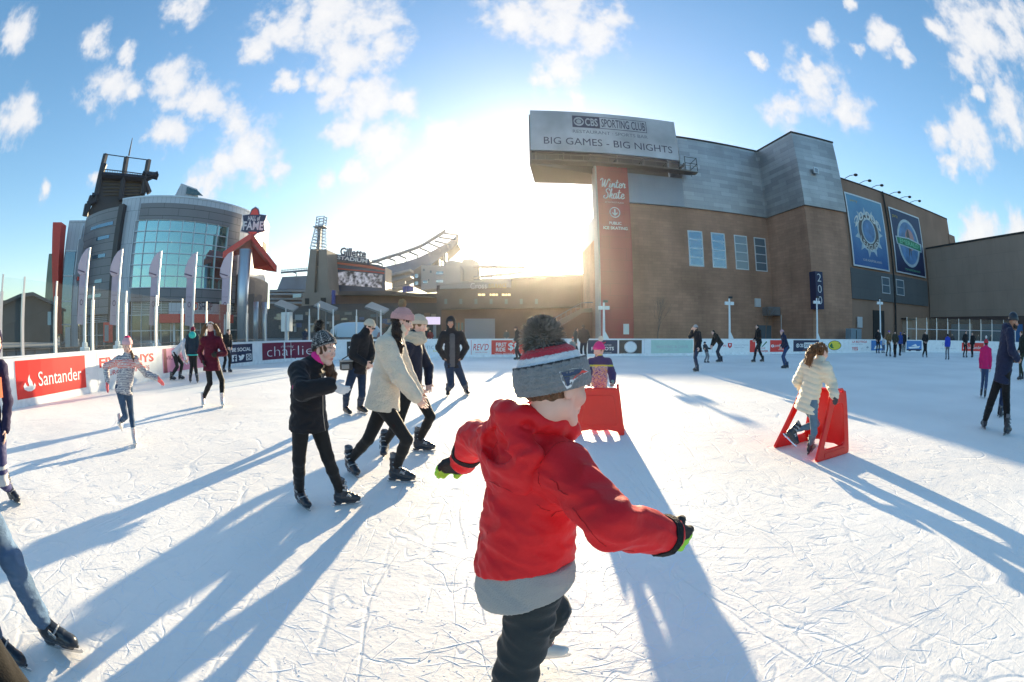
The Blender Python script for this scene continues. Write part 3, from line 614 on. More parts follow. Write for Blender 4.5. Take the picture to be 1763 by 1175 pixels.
def grad(name, c0, c1, z0, z1):
    m = bpy.data.materials.new(name); m.use_nodes = True; N, L = m.node_tree.nodes, m.node_tree.links; b = N['Principled BSDF']; b.inputs['Roughness'].default_value = .5
    t = N.new('ShaderNodeTexCoord'); s_ = N.new('ShaderNodeSeparateXYZ'); L.new(t.outputs['Object'], s_.inputs[0]); r = N.new('ShaderNodeMapRange'); L.new(s_.outputs[2], r.inputs[0]); r.inputs[1].default_value = z0; r.inputs[2].default_value = z1
    n = N.new('ShaderNodeTexNoise'); n.inputs['Scale'].default_value = .5; n.inputs['Detail'].default_value = 5; L.new(t.outputs['Object'], n.inputs['Vector'])
    a = N.new('ShaderNodeMath'); a.operation = 'MULTIPLY_ADD'; L.new(n.outputs['Fac'], a.inputs[0]); a.inputs[1].default_value = .6; L.new(r.outputs[0], a.inputs[2])
    a2 = N.new('ShaderNodeMath'); a2.operation = 'SUBTRACT'; L.new(a.outputs[0], a2.inputs[0]); a2.inputs[1].default_value = .3
    mx_ = N.new('ShaderNodeMixRGB'); L.new(a2.outputs[0], mx_.inputs[0]); mx_.inputs[1].default_value = (*c0, 1); mx_.inputs[2].default_value = (*c1, 1); L.new(mx_.outputs[0], b.inputs['Base Color']); return m
m_psil = mat('poster_silver', (.42, .52, .58), .5, var=.2, vscale=1); m_pdk = mat('poster_dark', (.10, .085, .08), .5); m_pbl = mat('poster_blue', (.10, .22, .42), .5, var=.3, vscale=.8); m_pgr = mat('poster_green', (.02, .20, .10), .5)
m_pgold = mat('poster_gold', (.5, .4, .1), .5); m_pskin = mat('poster_pink', (.45, .25, .25), .5)
sh_, E_, fn_, th_ = poster(0, 43.35, 47.4, 57.2, 11.0, 21.9, 'blue wall poster reading 20,000 LEAGUES with a spiked wheel', grad('poster_sea', (.03, .10, .30), (.14, .33, .50), 11, 22), 0)
n = 44; spk = []
for i in range(n):
    a = 2 * math.pi * i / n; k = 1.0 if i % 4 else 1.32
    spk.append((.5 + .30 * k * math.cos(a), .50 + .27 * k * math.sin(a)))
sh_('wheel', m_psil, [spk], .01); sh_('wheel_rim', m_pdk, [E_(.5, .5, .27, .245)], .02); sh_('porthole', m_psil, [E_(.5, .52, .19, .18)], .03); sh_('sea_view', m_pbl, [E_(.5, .52, .165, .158)], .04)
mb = MB(); fit_text(mb, '20,000', lambda u, v, q: fn_(u, v + .06 - .5 * (u - .5) ** 2 * 2.4, q), .14, .86, .60, .74, .05, offset=.02); m_pwt = mat('poster_white', (.66, .68, .66), .5); mb.build('lettering', m_pwt, th_)
mb = MB(); fit_text(mb, 'LEAGUES', lambda u, v, q: fn_(u, v + (u - .5) ** 2 * 1.9, q), .26, .74, .25, .33, .05, offset=.01); fit_text(mb, 'YOUR ADVENTURE AWAITS', fn_, .25, .78, .09, .12, .03); mb.build('lettering', m_pwt, th_)
mb = MB(); fit_text(mb, 'party', fn_, .12, .30, .88, .92, .03); mb.build('lettering', m_pgold, th_)
sh_, E_, fn_, th_ = poster(0, 43.35, 59.4, 70.2, 11.2, 21.8, 'dark navy wall poster with a round emblem and green scroll', grad('poster_night', (.012, .02, .07), (.02, .05, .13), 11, 22), 1)
ov = E_(.5, .5, .36, .38); sh_('ring', m_psil, [ov], .01); sh_('ring_inner', m_pbl, [E_(.5, .5, .31, .335)], .02); sh_('glow', m_pskin, [E_(.55, .56, .15, .17)], .03)
sh_('figure', m_pdk, [[(.46, .25), (.48, .5), (.44, .62), (.5, .74), (.54, .68), (.56, .5), (.55, .25), (.52, .4)]], .04)
sh_('scroll_edge', m_psil, [[(.08, .56), (.10, .44), (.92, .40), (.94, .54), (.5, .585)]], .05); sh_('scroll', m_pgr, [[(.11, .545), (.13, .455), (.89, .42), (.90, .525), (.5, .565)]], .06)
mb = MB(); fit_text(mb, 'EMERALD', lambda u, v, q: fn_(u, v - .03 * (u - .5), q), .2, .82, .46, .53, .07, offset=.02); fit_text(mb, 'YOUR ADVENTURE AWAITS', fn_, .28, .8, .06, .09, .03); mb.build('lettering', mat('poster_lgreen', (.15, .5, .3), .5), th_)
mb = MB(); fit_text(mb, 'party', fn_, .08, .24, .84, .90, .03); mb.build('lettering', m_pgold, th_)

# ---- gooseneck lamps along the roof edge
for i, (bx_, by_, tx, ty, lab) in enumerate([(1456, 314, 1473, 301, 'nearest the zinc corner'), (1481, 320, 1497, 311, 'second from the zinc corner'), (1502, 329, 1518, 319, 'above the gap between the posters'), (1532, 336, 1548, 331, 'left above the navy poster'), (1550, 343, 1566, 339, 'middle above the navy poster'), (1567, 350, 1583, 346, 'farthest along the parapet')]):
    a = PYY(bx_, by_, 43.4); a.z = 24.2; t = PYY(tx, ty, 41.2)
    th_ = thing('gooseneck_lamp', 'black gooseneck sign lamp on the roof edge ' + lab, 'lamp', a, 0, 'sign lamps on the roof edge')
    MB().tube([a, a.lerp(t, .5) + Vector((0, 0, .15)), t], .05, 6).build('arm', m_black, th_)
    MB().ball((t.x, t.y, t.z - .05), (.38, .38, .2)).build('shade', m_black, th_)

# ---- low grey building on the far right
gb = thing('grey_building', 'low grey panelled building right of the posters', 'building', (74, 30, 0))
mb = MB(); mb.add([(71.2, 43.3, 4.6), (74.5, 2, 4.6), (74.5, 2, 16.5), (71.2, 43.3, 16.3), (100, 43.3, 4.6), (100, 2, 4.6), (100, 2, 16.5), (100, 43.3, 16.3)], [(0, 1, 2, 3), (1, 5, 6, 2), (3, 2, 6, 7), (4, 0, 3, 7), (5, 4, 7, 6), (0, 4, 5, 1)]); mb.build('wall', m_gwall, gb)
mb = MB(); mb.add([(71.1, 43.2, 16.32), (74.4, 1.9, 16.52), (74.4, 1.9, 16.8), (71.1, 43.2, 16.6), (71.6, 43.2, 16.32), (74.9, 1.9, 16.52), (74.9, 1.9, 16.8), (71.6, 43.2, 16.6)], [(0, 1, 2, 3), (4, 7, 6, 5), (3, 2, 6, 7), (1, 5, 6, 2), (0, 3, 7, 4)]); mb.build('coping', m_black, gb)
m_bband = mat('brown_band', (.075, .045, .04), .6, var=.2, vscale=.5)
mb = MB(); mb.add([(71.0, 43.1, -.1), (74.3, 2, -.1), (74.3, 2, 4.58), (71.0, 43.1, 4.58), (99, 43.1, -.1), (99, 2, -.1), (99, 2, 4.58), (99, 43.1, 4.58)], [(0, 1, 2, 3), (3, 2, 6, 7), (1, 5, 6, 2), (4, 0, 3, 7)]); mb.build('base_band', m_bband, gb)
for (y0, y1, col) in [(38, 33, m_wglass), (31, 26, m_wglass), (24, 21.5, mat('shop_blue', (.03, .14, .35), .4)), (20, 14, m_wglass), (12, 6, m_wglass)]:
    mb = MB(); xx = lambda y: 70.93 + (43.1 - y) / 41.1 * 3.3
    mb.add([(xx(y0), y0, .1), (xx(y1), y1, .1), (xx(y1), y1, 3.4), (xx(y0), y0, 3.4)], [(0, 1, 2, 3)]); mb.build('shop_front', col, gb)

# ---- red pylon
py_ = thing('sign_pylon', 'tall dark red pylon with white skating lettering beneath the billboard', 'sign', (13.5, 53, 0))
MB().bx(10.95, 15.17, 51.6, 54, -.1, 23.3).build('pylon_body', m_redpyl, py_)
MB().bx(10.72, 10.94, 51.55, 54.05, -.1, 23.35).build('side_trim', mat('pylon_trim', (.35, .33, .33), .5, var=.1), py_)
m_let = mat('letter_white', (.72, .74, .76), .5)
pf = lambda u, v, w: Vector((10.95 + u * 4.22, 51.6 - w, 23.3 - v * 23.3))
# script lettering drawn as strokes
def stroke(mb, pts, r, fn, w=.03):
    # ribbon of varying width
    out = catmull(pts, 5); n = len(out); vs = []; fs = []
    for i, (u, v) in enumerate(out):
        a = out[max(i - 1, 0)]; b_ = out[min(i + 1, n - 1)]; dx, dy = b_[0] - a[0], b_[1] - a[1]; L = math.hypot(dx, dy) + 1e-9
        k = r * (1.25 if dy < -.2 * L or dy > .6 * L else .75) * (.6 if i in (0, n - 1) else 1)
        vs += [fn(u - dy / L * k, v + dx / L * k, w), fn(u + dy / L * k, v - dx / L * k, w)]
    for i in range(n - 1): fs.append((2 * i, 2 * i + 1, 2 * i + 3, 2 * i + 2))
    mb.add(vs, fs)
_w = [.02]
def script(mb, word, fn, x, y, s, r):
    G = {'W': ([[(-.1, .75), (.02, .98), (.16, .95), (.14, .5), (.16, .05), (.32, .5), (.44, .9), (.40, .4), (.44, .02), (.6, .4), (.76, .95), (.92, .88), (.84, .78)]], .86),
         'i': ([[(.0, .0), (.08, .3), (.12, .5), (.10, .15), (.18, .02), (.3, .15)], [(.15, .68), (.18, .72)]], .26),
         'n': ([[(.0, .15), (.08, .45), (.12, .48), (.06, .02)], [(.07, .1), (.2, .42), (.32, .46), (.30, .15), (.36, .02), (.46, .15)]], .44),
         't': ([[(.0, .12), (.06, .3), (.12, .5)], [(.16, .92), (.10, .3), (.13, .05), (.22, .02), (.34, .15)], [(-.04, .60), (.16, .62), (.34, .66)]], .34),
         'e': ([[(.02, .22), (.20, .26), (.29, .40), (.19, .52), (.06, .36), (.06, .1), (.2, .0), (.38, .16)]], .34),
         'r': ([[(.0, .15), (.1, .5), (.14, .56), (.2, .46), (.3, .46), (.26, .2), (.28, .03), (.4, .15)]], .38),
         'S': ([[(.5, .78), (.48, .96), (.34, 1.0), (.18, .86), (.22, .68), (.36, .5), (.38, .2), (.2, .0), (.0, .06), (.02, .26), (.14, .28)]], .50),
         'k': ([[(.0, .1), (.16, .6), (.24, .95), (.18, 1.0), (.12, .7), (.06, .0)], [(.08, .2), (.22, .48), (.32, .44), (.24, .3), (.12, .26)], [(.16, .26), (.26, .04), (.36, .02), (.44, .15)]], .40),
         'a': ([[(.32, .48), (.16, .50), (.02, .28), (.06, .03), (.2, .04), (.31, .40), (.32, .52), (.29, .1), (.36, .02), (.46, .15)]], .42)}
    for ch in word:
        st, adv = G[ch]
        for p in st: _w[0] += .012; stroke(mb, [(x + (a + b_ * .12) * s, y + b_ * s) for a, b_ in p], r, fn, _w[0])
        x += adv * s
sf = lambda u, v, w: Vector((10.95 + u, 51.6 - w, 0 + v))
mb = MB(); script(mb, 'Winter', sf, .45, 20.15, 1.25, .055); script(mb, 'Skate', sf, .75, 18.6, 1.35, .055)
fit_text(mb, 'AT PATRIOT PLACE', sf, .9, 3.4, 18.0, 18.2, .03)
a = [(2.15 + .72 * math.cos(t * .2618), 16.75 + .72 * math.sin(t * .2618)) for t in range(24)]; b2 = [(2.15 + .60 * math.cos(t * .2618), 16.75 + .60 * math.sin(t * .2618)) for t in range(24)]
mb.add([sf(u, v, .03) for u, v in a] + [sf(u, v, .03) for u, v in b2], [(i, (i + 1) % 24, 24 + (i + 1) % 24, 24 + i) for i in range(24)])
mb.add([sf(u, v, .03) for u, v in [(2.05, 17.2), (2.25, 17.2), (2.25, 16.6), (2.5, 16.8), (2.5, 16.6), (2.15, 16.28), (1.8, 16.6), (1.8, 16.8), (2.05, 16.6)]], [tuple(range(9))])
fit_text(mb, 'PUBLIC', sf, 1.35, 2.95, 15.1, 15.5, .03, offset=.02); fit_text(mb, 'ICE SKATING', sf, .55, 3.75, 14.45, 14.85, .03, offset=.02)
mb.build('lettering', m_let, py_)
c = PYY(1078, 575, 51.5); MB().bx(c.x - .35, c.x + .35, 51.4, 51.59, 1.2, 2.5).build('notice', m_let, py_)

# ---- billboard
bb = thing('billboard', 'large grey billboard reading BIG GAMES - BIG NIGHTS raised over the red pylon', 'billboard', (13, 52, 23.35))
m_bb = mat('billboard_face', (.50, .50, .53), .35, var=.25, vscale=.25)
bf = lambda u, v, w: Vector((2.35 + u * 19.95 , 50 - w, 24.45 + v * 6.1))
MB().bx(2.35, 22.3, 50, 50.35, 24.45, 30.55).build('panel', m_bb, bb)
mb = MB(); mb.add([(2.2, 50.6, 22.6), (3.2, 57.5, 22.6), (3.2, 57.5, 30.2), (2.2, 50.6, 30.2), (2.5, 50.5, 22.6), (23.5, 57.5, 22.6), (23.5, 57.5, 30.0), (2.5, 50.5, 30.0)], [(0, 1, 2, 3), (4, 5, 6, 7), (0, 4, 7, 3), (3, 7, 6, 2), (0, 1, 5, 4)]); mb.build('rear_panel', mat('billboard_back', (.13, .115, .11), .6), bb)
mb = MB()
for x in (3, 6.5, 10, 13.5, 17, 20.5, 23): mb.box((x, 51.2, 24.0), (.16, 2.6, .3)); mb.box((x, 50.2, 23.4), (.12, .16, 1.7)); mb.tube([(x, 50.2, 22.8), (x + .6, 53.5, 24.2)], .08, 5)
mb.bx(2.4, 24.6, 49.2, 50.4, 22.68, 22.78); mb.bx(2.4, 24.6, 49.15, 49.25, 23.5, 23.56)
mb.bx(2.4, 24.6, 51.5, 51.9, 23.2, 23.9)
for x in np.arange(2.5, 24.7, 1.6): mb.box((float(x), 49.2, 23.15), (.05, .05, .8))
mb.build('catwalk', mat('billboard_steel', (.22, .19, .17), .7), bb)
mb = MB()
for x in (22.8, 24.6): 
    for y in (49.3, 51.5): mb.box((x, y, 23.9), (.07, .07, 2.0))
for z in (23.9, 24.8): mb.bx(22.8, 24.6, 49.27, 49.33, z, z + .06); mb.bx(24.57, 24.63, 49.3, 51.5, z, z + .06)
mb.build('end_platform', m_black, bb)
MB().tube([(13.2, 52.8, 22.9), (13.2, 52.8, 23.3)], .9, 14).build('column_cap', m_zplain, bb)
m_bd = mat('billboard_ink', (.07, .06, .10), .5); m_bs = mat('billboard_ink_grey', (.13, .13, .17), .5)
mb = MB(); rect(mb, bf, .275, .455, .60, .90, .02); rect(mb, bf, .465, .785, .60, .605 + .01, .02)
for (a, b_, c_, d_) in [(.455, .785, .60, .612), (.455, .785, .888, .90), (.455, .459, .60, .90), (.781, .785, .60, .90)]: rect(mb, bf, a, b_, c_, d_, .03)
fit_text(mb, 'SPORTING CLUB', bf, .47, .775, .645, .86, .03, offset=.01)
mb.build('lettering', m_bd, bb)
mb = MB(); fit_text(mb, 'BIG GAMES - BIG NIGHTS', bf, .085, .955, .155, .325, .03); mb.build('lettering', m_bd, bb)
mb = MB(); fit_text(mb, 'RESTAURANT · SPORTS BAR', bf, .275, .785, .455, .535, .03, offset=.0); mb.build('lettering', m_bs, bb)
mb = MB(); fit_text(mb, 'CBS', bf, .36, .445, .65, .85, .035, offset=.02)
def ell(u, v, ru, rv, w, n=28): return [bf(u + ru * math.cos(t * 2 * math.pi / n), v + rv * math.sin(t * 2 * math.pi / n), w) for t in range(n)]
mb.add(ell(.318, .75, .034, .115, .035), [tuple(range(28))]); mb.add(ell(.318, .75, .013, .042, .055), [tuple(range(28))]); mb.build('lettering', m_bb, bb)
mb = MB(); lens = [(-.03, 0), (-.02, .05), (0, .075), (.02, .05), (.03, 0), (.02, -.05), (0, -.075), (-.02, -.05)]
mb.add([bf(.318 + u, .75 + v, .040) for u, v in lens], [tuple(range(8))]); mb.build('emblem', m_bd, bb)
mb = MB(); mb.add(ell(.318, .75, .0165, .056, .047), [tuple(range(28))]); mb.build('emblem', m_bb, bb)

# bare young trees in front of the wall
def bare_tree(x, y, h, label):
    th_ = thing('bare_tree', label, 'tree', (x, y, 0), 0, 'bare trees before the brick wall'); mb = MB(); rr = random.Random(int(x * 10))
    MB().tube([(x, y, 0), (x + .05, y, h * .25)], [.06, .05], 6).build('trunk', mat('bark', (.20, .15, .12), .9), th_)
    def br(p, d, L, r, k):
        q = p + d * L; mb.tube([p, p.lerp(q, .5) + Vector((rr.uniform(-.05, .05), 0, .03)), q], [r, r * .8, r * .6], 4, False)
        if k:
            for _ in range(3):
                e = (d + Vector((rr.uniform(-.5, .5), rr.uniform(-.5, .5), rr.uniform(0, .35)))).normalized(); br(p.lerp(q, rr.uniform(.5, 1)), e, L * .7, r * .55, k - 1)
    for i in range(4): br(Vector((x + .05, y, h * .22)), Vector((rr.uniform(-.35, .35), rr.uniform(-.35, .35), 1)).normalized(), h * .32, .028, 4)
    mb.build('crown', MATS['bark'], th_)
c = PYY(1132, 583, 48); bare_tree(c.x, 48, 6.2, 'thin bare tree between the red pylon and the left light pole')
c = PYY(1318, 583, 50); bare_tree(c.x, 50, 6.0, 'thin bare tree beside the awning')
bx_ = PYY(1462, 575, 41); o = thing('utility_cabinet', 'grey metal utility cabinet at the foot of the brick wall', 'cabinet', (bx_.x, 41, 0))
MB().bx(bx_.x - .2, bx_.x + 2.2, 40.4, 41.6, 0, 2.2).build('cabinet_body', mat('cabinet', (.22, .30, .36), .5, var=.1), o, bevel=.05); MB().bx(bx_.x + .9, bx_.x + 1.0, 40.35, 40.4, .3, 2.0).build('door_seam', m_black, o)
# ================================================================= HALL BUILDING (curved)
HC = Vector((-51.5, 47, 0)); HR = 16.7
m_hwhite = brickmat('white_metal_panel', (.58, .61, .66), (.55, .58, .63), (.30, .33, .37), 1, .9, 4.0, rough=.42, stain=.06, ms=.03)
m_hgrey = brickmat('grey_metal_panel', (.25, .24, .25), (.23, .22, .23), (.06, .06, .07), 1, 6, .95, rough=.45, stain=.08, ms=.03)
m_hglass = bpy.data.materials.new('curtain_glass'); m_hglass.use_nodes = True
def _hg(m):
    N, L = m.node_tree.nodes, m.node_tree.links; b = N['Principled BSDF']; b.inputs['Roughness'].default_value = .02; b.inputs['Metallic'].default_value = .85
    b.inputs['Base Color'].default_value = (.30, .47, .47, 1)
    t = N.new('ShaderNodeTexCoord'); n = N.new('ShaderNodeTexNoise'); n.inputs['Scale'].default_value = .35; L.new(t.outputs['Object'], n.inputs['Vector'])
    bp = N.new('ShaderNodeBump'); bp.inputs['Strength'].default_value = .25; bp.inputs['Distance'].default_value = .12; L.new(n.outputs['Fac'], bp.inputs['Height']); L.new(bp.outputs[0], b.inputs['Normal'])
_hg(m_hglass)
m_shopglass = mat('shop_glass', (.05, .10, .11), .05, .3, spec=1.0)
m_hred = mat('red_metal', (.80, .07, .05), .35, var=.06)
def haz(px, w=0, py=560):          # angle on the drum seen in photo column px
    d = ray(px, py); d = Vector((d.x, d.y, 0)).normalized(); b_ = d.dot(HC); c_ = HC.dot(HC) - (HR + w) ** 2; disc = b_ * b_ - c_
    t = b_ - math.sqrt(max(disc, 0)); p = d * t - HC; return math.atan2(p.y, p.x)
def cyl(th, z, w): return Vector((HC.x + (HR + w) * math.cos(th), HC.y + (HR + w) * math.sin(th), z))
def cshell(mb, t0, t1, z0, z1, w0, w1, n=None):
    n = n or max(1, int(abs(t1 - t0) / .06)); vs = []; fs = []
    for i in range(n + 1):
        t = t0 + (t1 - t0) * i / n; vs += [cyl(t, z0, w0), cyl(t, z1, w0), cyl(t, z1, w1), cyl(t, z0, w1)]
    for i in range(n):
        for k in range(4): k2 = (k + 1) % 4; fs.append((i * 4 + k, i * 4 + k2, (i + 1) * 4 + k2, (i + 1) * 4 + k))
    fs += [(0, 1, 2, 3), (n * 4 + 3, n * 4 + 2, n * 4 + 1, n * 4)]; mb.add(vs, fs)
hall = thing('exhibition_hall', 'curved grey and white building with a big blue glass window and red canopy', 'building', (HC.x, HC.y, 0))
T = lambda px, w=0: haz(px, w)
tL, tR = T(133), T(462)
mb = MB(); cshell(mb, T(190), tR + .5, 5.3, 17.6, -1, 0, 60); mb.build('drum_wall', m_hwhite, hall, smooth=False)
mb = MB(); cshell(mb, T(190), tR + .5, 17.605, 17.8, -1.2, .06, 60); mb.build('roof_edge', m_frame, hall)
mb = MB(); vs = [cyl(t, 17.3, -1.1) for t in np.linspace(0, 2 * math.pi, 48, endpoint=False)]; mb.add(vs, [tuple(range(48))]); mb.build('roof', m_black, hall)
a, b_ = T(224, .3), T(404, .3)
mb = MB(); cshell(mb, a, b_, 14.75, 16.75, .01, .35, 30); cshell(mb, a, b_, 5.2, 6.75, .01, .35, 30); cshell(mb, T(384, .3), b_, 6.755, 14.745, .01, .35, 8); mb.build('grey_panelling', m_hgrey, hall)
mb = MB(); cshell(mb, a, T(384, .3), 6.76, 14.74, .01, .12, 30)
win = thing  # (name kept short below)
gw = mb.build('curtain_wall', m_hglass, hall)
ga, gb_ = T(219, .25), T(383.5, .25)
mb = MB()
for i in range(9):
    t = ga + (gb_ - ga) * i / 8; p = cyl(t, 10.75, .22); mb.box(p, (.25, .09, 7.98), t)
mb.build('mullion', m_frame, gw)
mb = MB()
for z in np.linspace(6.8, 14.7, 7): cshell(mb, ga, gb_, z - .05, z + .05, .13, .24, 30)
mb.build('transom', m_frame, gw)
# ground floor: glazing, louvres, mullions
mb = MB(); cshell(mb, T(136, -.4), tR + .2, -.1, 5.25, -1, -.4, 50); mb.build('shop_glazing', m_shopglass, hall)
mb = MB()
for px in list(range(226, 420, 17)): t = T(px, -.3); p = cyl(t, 2.6, -.32); mb.box(p, (.2, .09, 5.3), t)
mb.build('mullion', m_frame, hall)
mb = MB()
for z in (1.9, 3.7): cshell(mb, T(222, -.3), T(420, -.3), z - .05, z + .05, -.39, -.22, 30)
mb.build('transom', m_frame, hall)
mb = MB()
for k in range(7): z = 3.9 + k * .19; cshell(mb, T(226, -.3), T(415, -.3), z, z + .07, -.38, -.15, 30)
mb.build('louvre', m_hwhite, hall)
mb = MB(); cshell(mb, T(196), T(222), -.1, 17.55, .012, .10, 6); mb.build('white_pier', m_hwhite, hall)
# left grey wing, slightly proud, with a deep edge fin
mb = MB(); cshell(mb, T(133.5, .6), T(188, .6), 3.9, 16.6, .02, .75, 12); mb.build('grey_wing', m_hgrey, hall)
mb = MB(); cshell(mb, T(188.2, .6), T(196, .6), -.1, 16.75, .02, 1.0, 2); mb.build('edge_fin', mat('fin_dark', (.055, .05, .052), .5), hall)
mb = MB()
for (p0, p1, z) in [(143, 180, 14.4), (155, 177, 12.8), (152, 174, 10.6), (148, 172, 5.9), (160, 172, 7.6)]: cshell(mb, T(p0, .8), T(p1, .8), z, z + .42, .76, .82, 6)
mb.build('strip_window', m_wglass2, hall)
mb = MB()
for k in range(7): z = 3.0 + k * .22; cshell(mb, T(137, .3), T(184, .3), z, z + .09, -.2, .25, 10)
mb.build('louvre', m_hwhite, hall)
mb = MB()
for px in (140, 152, 165, 178): t = T(px, .1); mb.box(cyl(t, 1.5, -.1), (.3, .08, 3.0), t)
cshell(mb, T(137, .1), T(184, .1), 1.45, 1.53, -.2, .05, 10); mb.build('mullion', m_frame, hall)
# far left wing: white slab with a glass strip, red fin, greenish glass block
def slab(mb, px0, px1, z0, z1, D0, D1, t=1.0, top1=None):
    a = PD(px0, 565, D0); b_ = PD(px1, 565, D1); n = Vector((a.x, a.y, 0)).normalized() * t; top1 = z1 if top1 is None else top1
    vs = [(a.x, a.y, z0), (b_.x, b_.y, z0), (b_.x, b_.y, top1), (a.x, a.y, z1)]; vs += [(x + n.x, y + n.y, z) for x, y, z in vs]
    mb.add(vs, [(0, 1, 2, 3), (4, 7, 6, 5), (0, 4, 5, 1), (3, 2, 6, 7), (0, 3, 7, 4), (1, 5, 6, 2)])
mb = MB(); slab(mb, 103, 134, -.1, 16.3, 63, 62.2, 6); mb.build('white_wing', m_hwhite, hall)
mb = MB(); slab(mb, 105, 122, 0, 12.2, 62.4, 62.2, .4); sw = mb.build('stair_glass', m_wglass2, hall)
mb = MB()
for z in (2.9, 5.8, 9.0, 12.2): slab(mb, 104.8, 122.2, z - .08, z + .08, 62.3, 62.1, .1)
mb.build('transom', m_frame, sw)
mb = MB(); A_ = PD(97, 575, 61.5); B_ = PD(102, 575, 61.3); C_ = PD(106, 383, 61.3); D_ = PD(91, 383, 61.5); q = Vector((-.3, .4, 0)) * 4
mb.add([A_, B_, C_, D_, A_ + q, B_ + q, C_ + q, D_ + q], [(0, 1, 2, 3), (4, 7, 6, 5), (0, 4, 5, 1), (3, 2, 6, 7), (0, 3, 7, 4), (1, 5, 6, 2)]); mb.build('red_fin', m_hred, hall)
mb = MB(); slab(mb, 76, 96, 2.5, 12.3, 66, 65, 6); mb.build('side_block', mat('block_glass', (.11, .14, .12), .2, .3, var=.3, vscale=.4), hall)
mb = MB(); slab(mb, 112, 121, .0, 2.6, 61.9, 61.8, .2); mb.build('door', m_frame, hall)
# right side: white end, soffit block, round columns, red canopy
mb = MB(); cshell(mb, T(404.5, .2), tR + .12, 4.2, 8.9, .012, .5, 14); mb.build('soffit_wall', mat('brown_panel', (.16, .12, .11), .5, var=.08), hall)
mb = MB(); cshell(mb, T(449, .3), T(456, .3), 12.0, 14.6, .01, .06, 2); mb.build('slot_window', m_black, hall)
def col_(px, D, r0, r1, z1, z0=0):
    p = PD(px, 560, D); return MB().tube([(p.x, p.y, z0), (p.x, p.y, z1)], [r0, r1], 18)
col_(417, 50, .62, .75, 10.9, -.1).build('round_column', m_alu, hall, smooth=True)
for px, D in [(440, 53), (455, 54)]: col_(px, D, .35, .35, 5.2, -.1).build('round_column', m_alu, hall, smooth=True)
MB().box(PD(433, 560, 55) * 1 + Vector((0, 0, 1.0)), (2.0, 2.0, 5.4)).build('brown_pier', MATS['brown_panel'], hall)
cp = [PD(384, 434, 51), PD(433, 401, 49.5), PD(477, 458, 50.5), PD(437, 462, 56), PD(433, 434, 56), PD(392, 441, 55)]
mb = MB(); lo = [p - Vector((0, 0, .75 if i < 3 else .1)) for i, p in enumerate(cp)]; n = 6
mb.add([*cp, *lo], [(0, 1, 4, 5), (1, 2, 3, 4), (11, 10, 7, 6), (10, 9, 8, 7)] + [(i, i + 6, (i + 1) % n + 6, (i + 1) % n) for i in range(n)]); mb.build('canopy', m_hred, hall)
# red shop fascia
sf2 = MB(); cshell(sf2, T(274, .8), T(401, .8), 2.75, 3.75, .0, .9, 20); sf2.build('red_fascia', m_hred, hall)
mb = MB(); cshell(mb, T(290, .6), T(398, .6), 3.755, 5.0, 0, .6, 20); mb.build('white_fascia', m_hwhite, hall)
def cylfn(px0, px1, w):
    t0, t1 = T(px0, w), T(px1, w); return lambda u, v, q: cyl(t0 + (t1 - t0) * u, v, w + q)
f = cylfn(322, 365, .9); mb = MB(); fit_text(mb, 'PRO', f, 0, .42, 4.2, 5.1, .05, offset=.03); mb.build('lettering', m_hred, hall)
mb = MB(); fit_text(mb, 'SHOP', f, .44, 1, 4.2, 5.1, .05, offset=.03); mb.build('lettering', mat('navy_letter', (.03, .05, .12), .5), hall)
for px in (300, 330, 362, 392): t = T(px, .3); MB().box(cyl(t, 1.35, -.2), (.3, .3, 2.8), t).build('door_frame', m_frame, hall)
# roof lantern
mb = MB(); P1 = [PD(x, y, D) for x, y, D in [(288, 336, 62), (312, 316, 62), (340, 326, 62), (352, 340, 62)]]; q = Vector((-5, 6, 0))
P1[0].z = P1[3].z = 17.0; mb.add(P1 + [p + q for p in P1], [(0, 1, 2, 3), (4, 7, 6, 5), (0, 4, 5, 1), (1, 5, 6, 2), (2, 6, 7, 3)]); rl = mb.build('roof_lantern', m_hwhite, hall)
P1 = [PD(x, y, 61.8) for x, y in [(322, 322), (340, 328), (350, 338), (320, 334)]]; MB().add(P1, [(0, 1, 2, 3)]).build('lantern_glass', m_shopglass, rl)
# signs
def shield_sign(mbw, px, py, D, W_, H_, tilt):
    pass
def crest(px, py, D, w, h, yaw, label, lines):
    c = PD(px, py, D); th_ = thing('crest_sign', label, 'sign', c); rt = Vector((math.cos(yaw), math.sin(yaw), 0)); nn = Vector((math.sin(yaw), -math.cos(yaw), 0))
    fn = lambda u, v, q: c + rt * (u * w) + Vector((0, 0, v * h)) + nn * q
    out = [(-.5, .22), (-.22, .25), (-.15, .42), (0, .5), (.15, .42), (.22, .25), (.5, .22), (.42, -.05), (.5, -.3), (.2, -.36), (0, -.5), (-.2, -.36), (-.5, -.3), (-.42, -.05)]
    MB().prism([(u * 1.08, v * 1.06) for u, v in out], fn, .12).build('backing', m_let, th_)
    MB().prism(out, lambda u, v, q: fn(u, v, .125 + q), .05).build('face', mat('navy_sign', (.03, .05, .11), .45), th_)
    mb = MB(); mb.add([fn(u, v, .19) for u, v in [(-.18, .24), (-.12, .4), (0, .46), (.12, .4), (.18, .24)]], [(0, 1, 2, 3, 4)]); mb.add([fn(u, v, .19) for u, v in [(-.2, -.33), (.2, -.33), (0, -.46)]], [(0, 1, 2)]); mb.build('red_panel', m_hred, th_)
    mb = MB()
    for t_, u0, u1, v0, v1 in lines: fit_text(mb, t_, fn, u0, u1, v0, v1, .20, offset=.03)
    mb.build('lettering', m_let, th_)
crest(437, 383, 54.5, 3.2, 3.9, R(28), 'navy and white crest sign above the red canopy', [('HALL of', -.26, .26, .04, .20), ('FAME', -.44, .44, -.27, .02)])
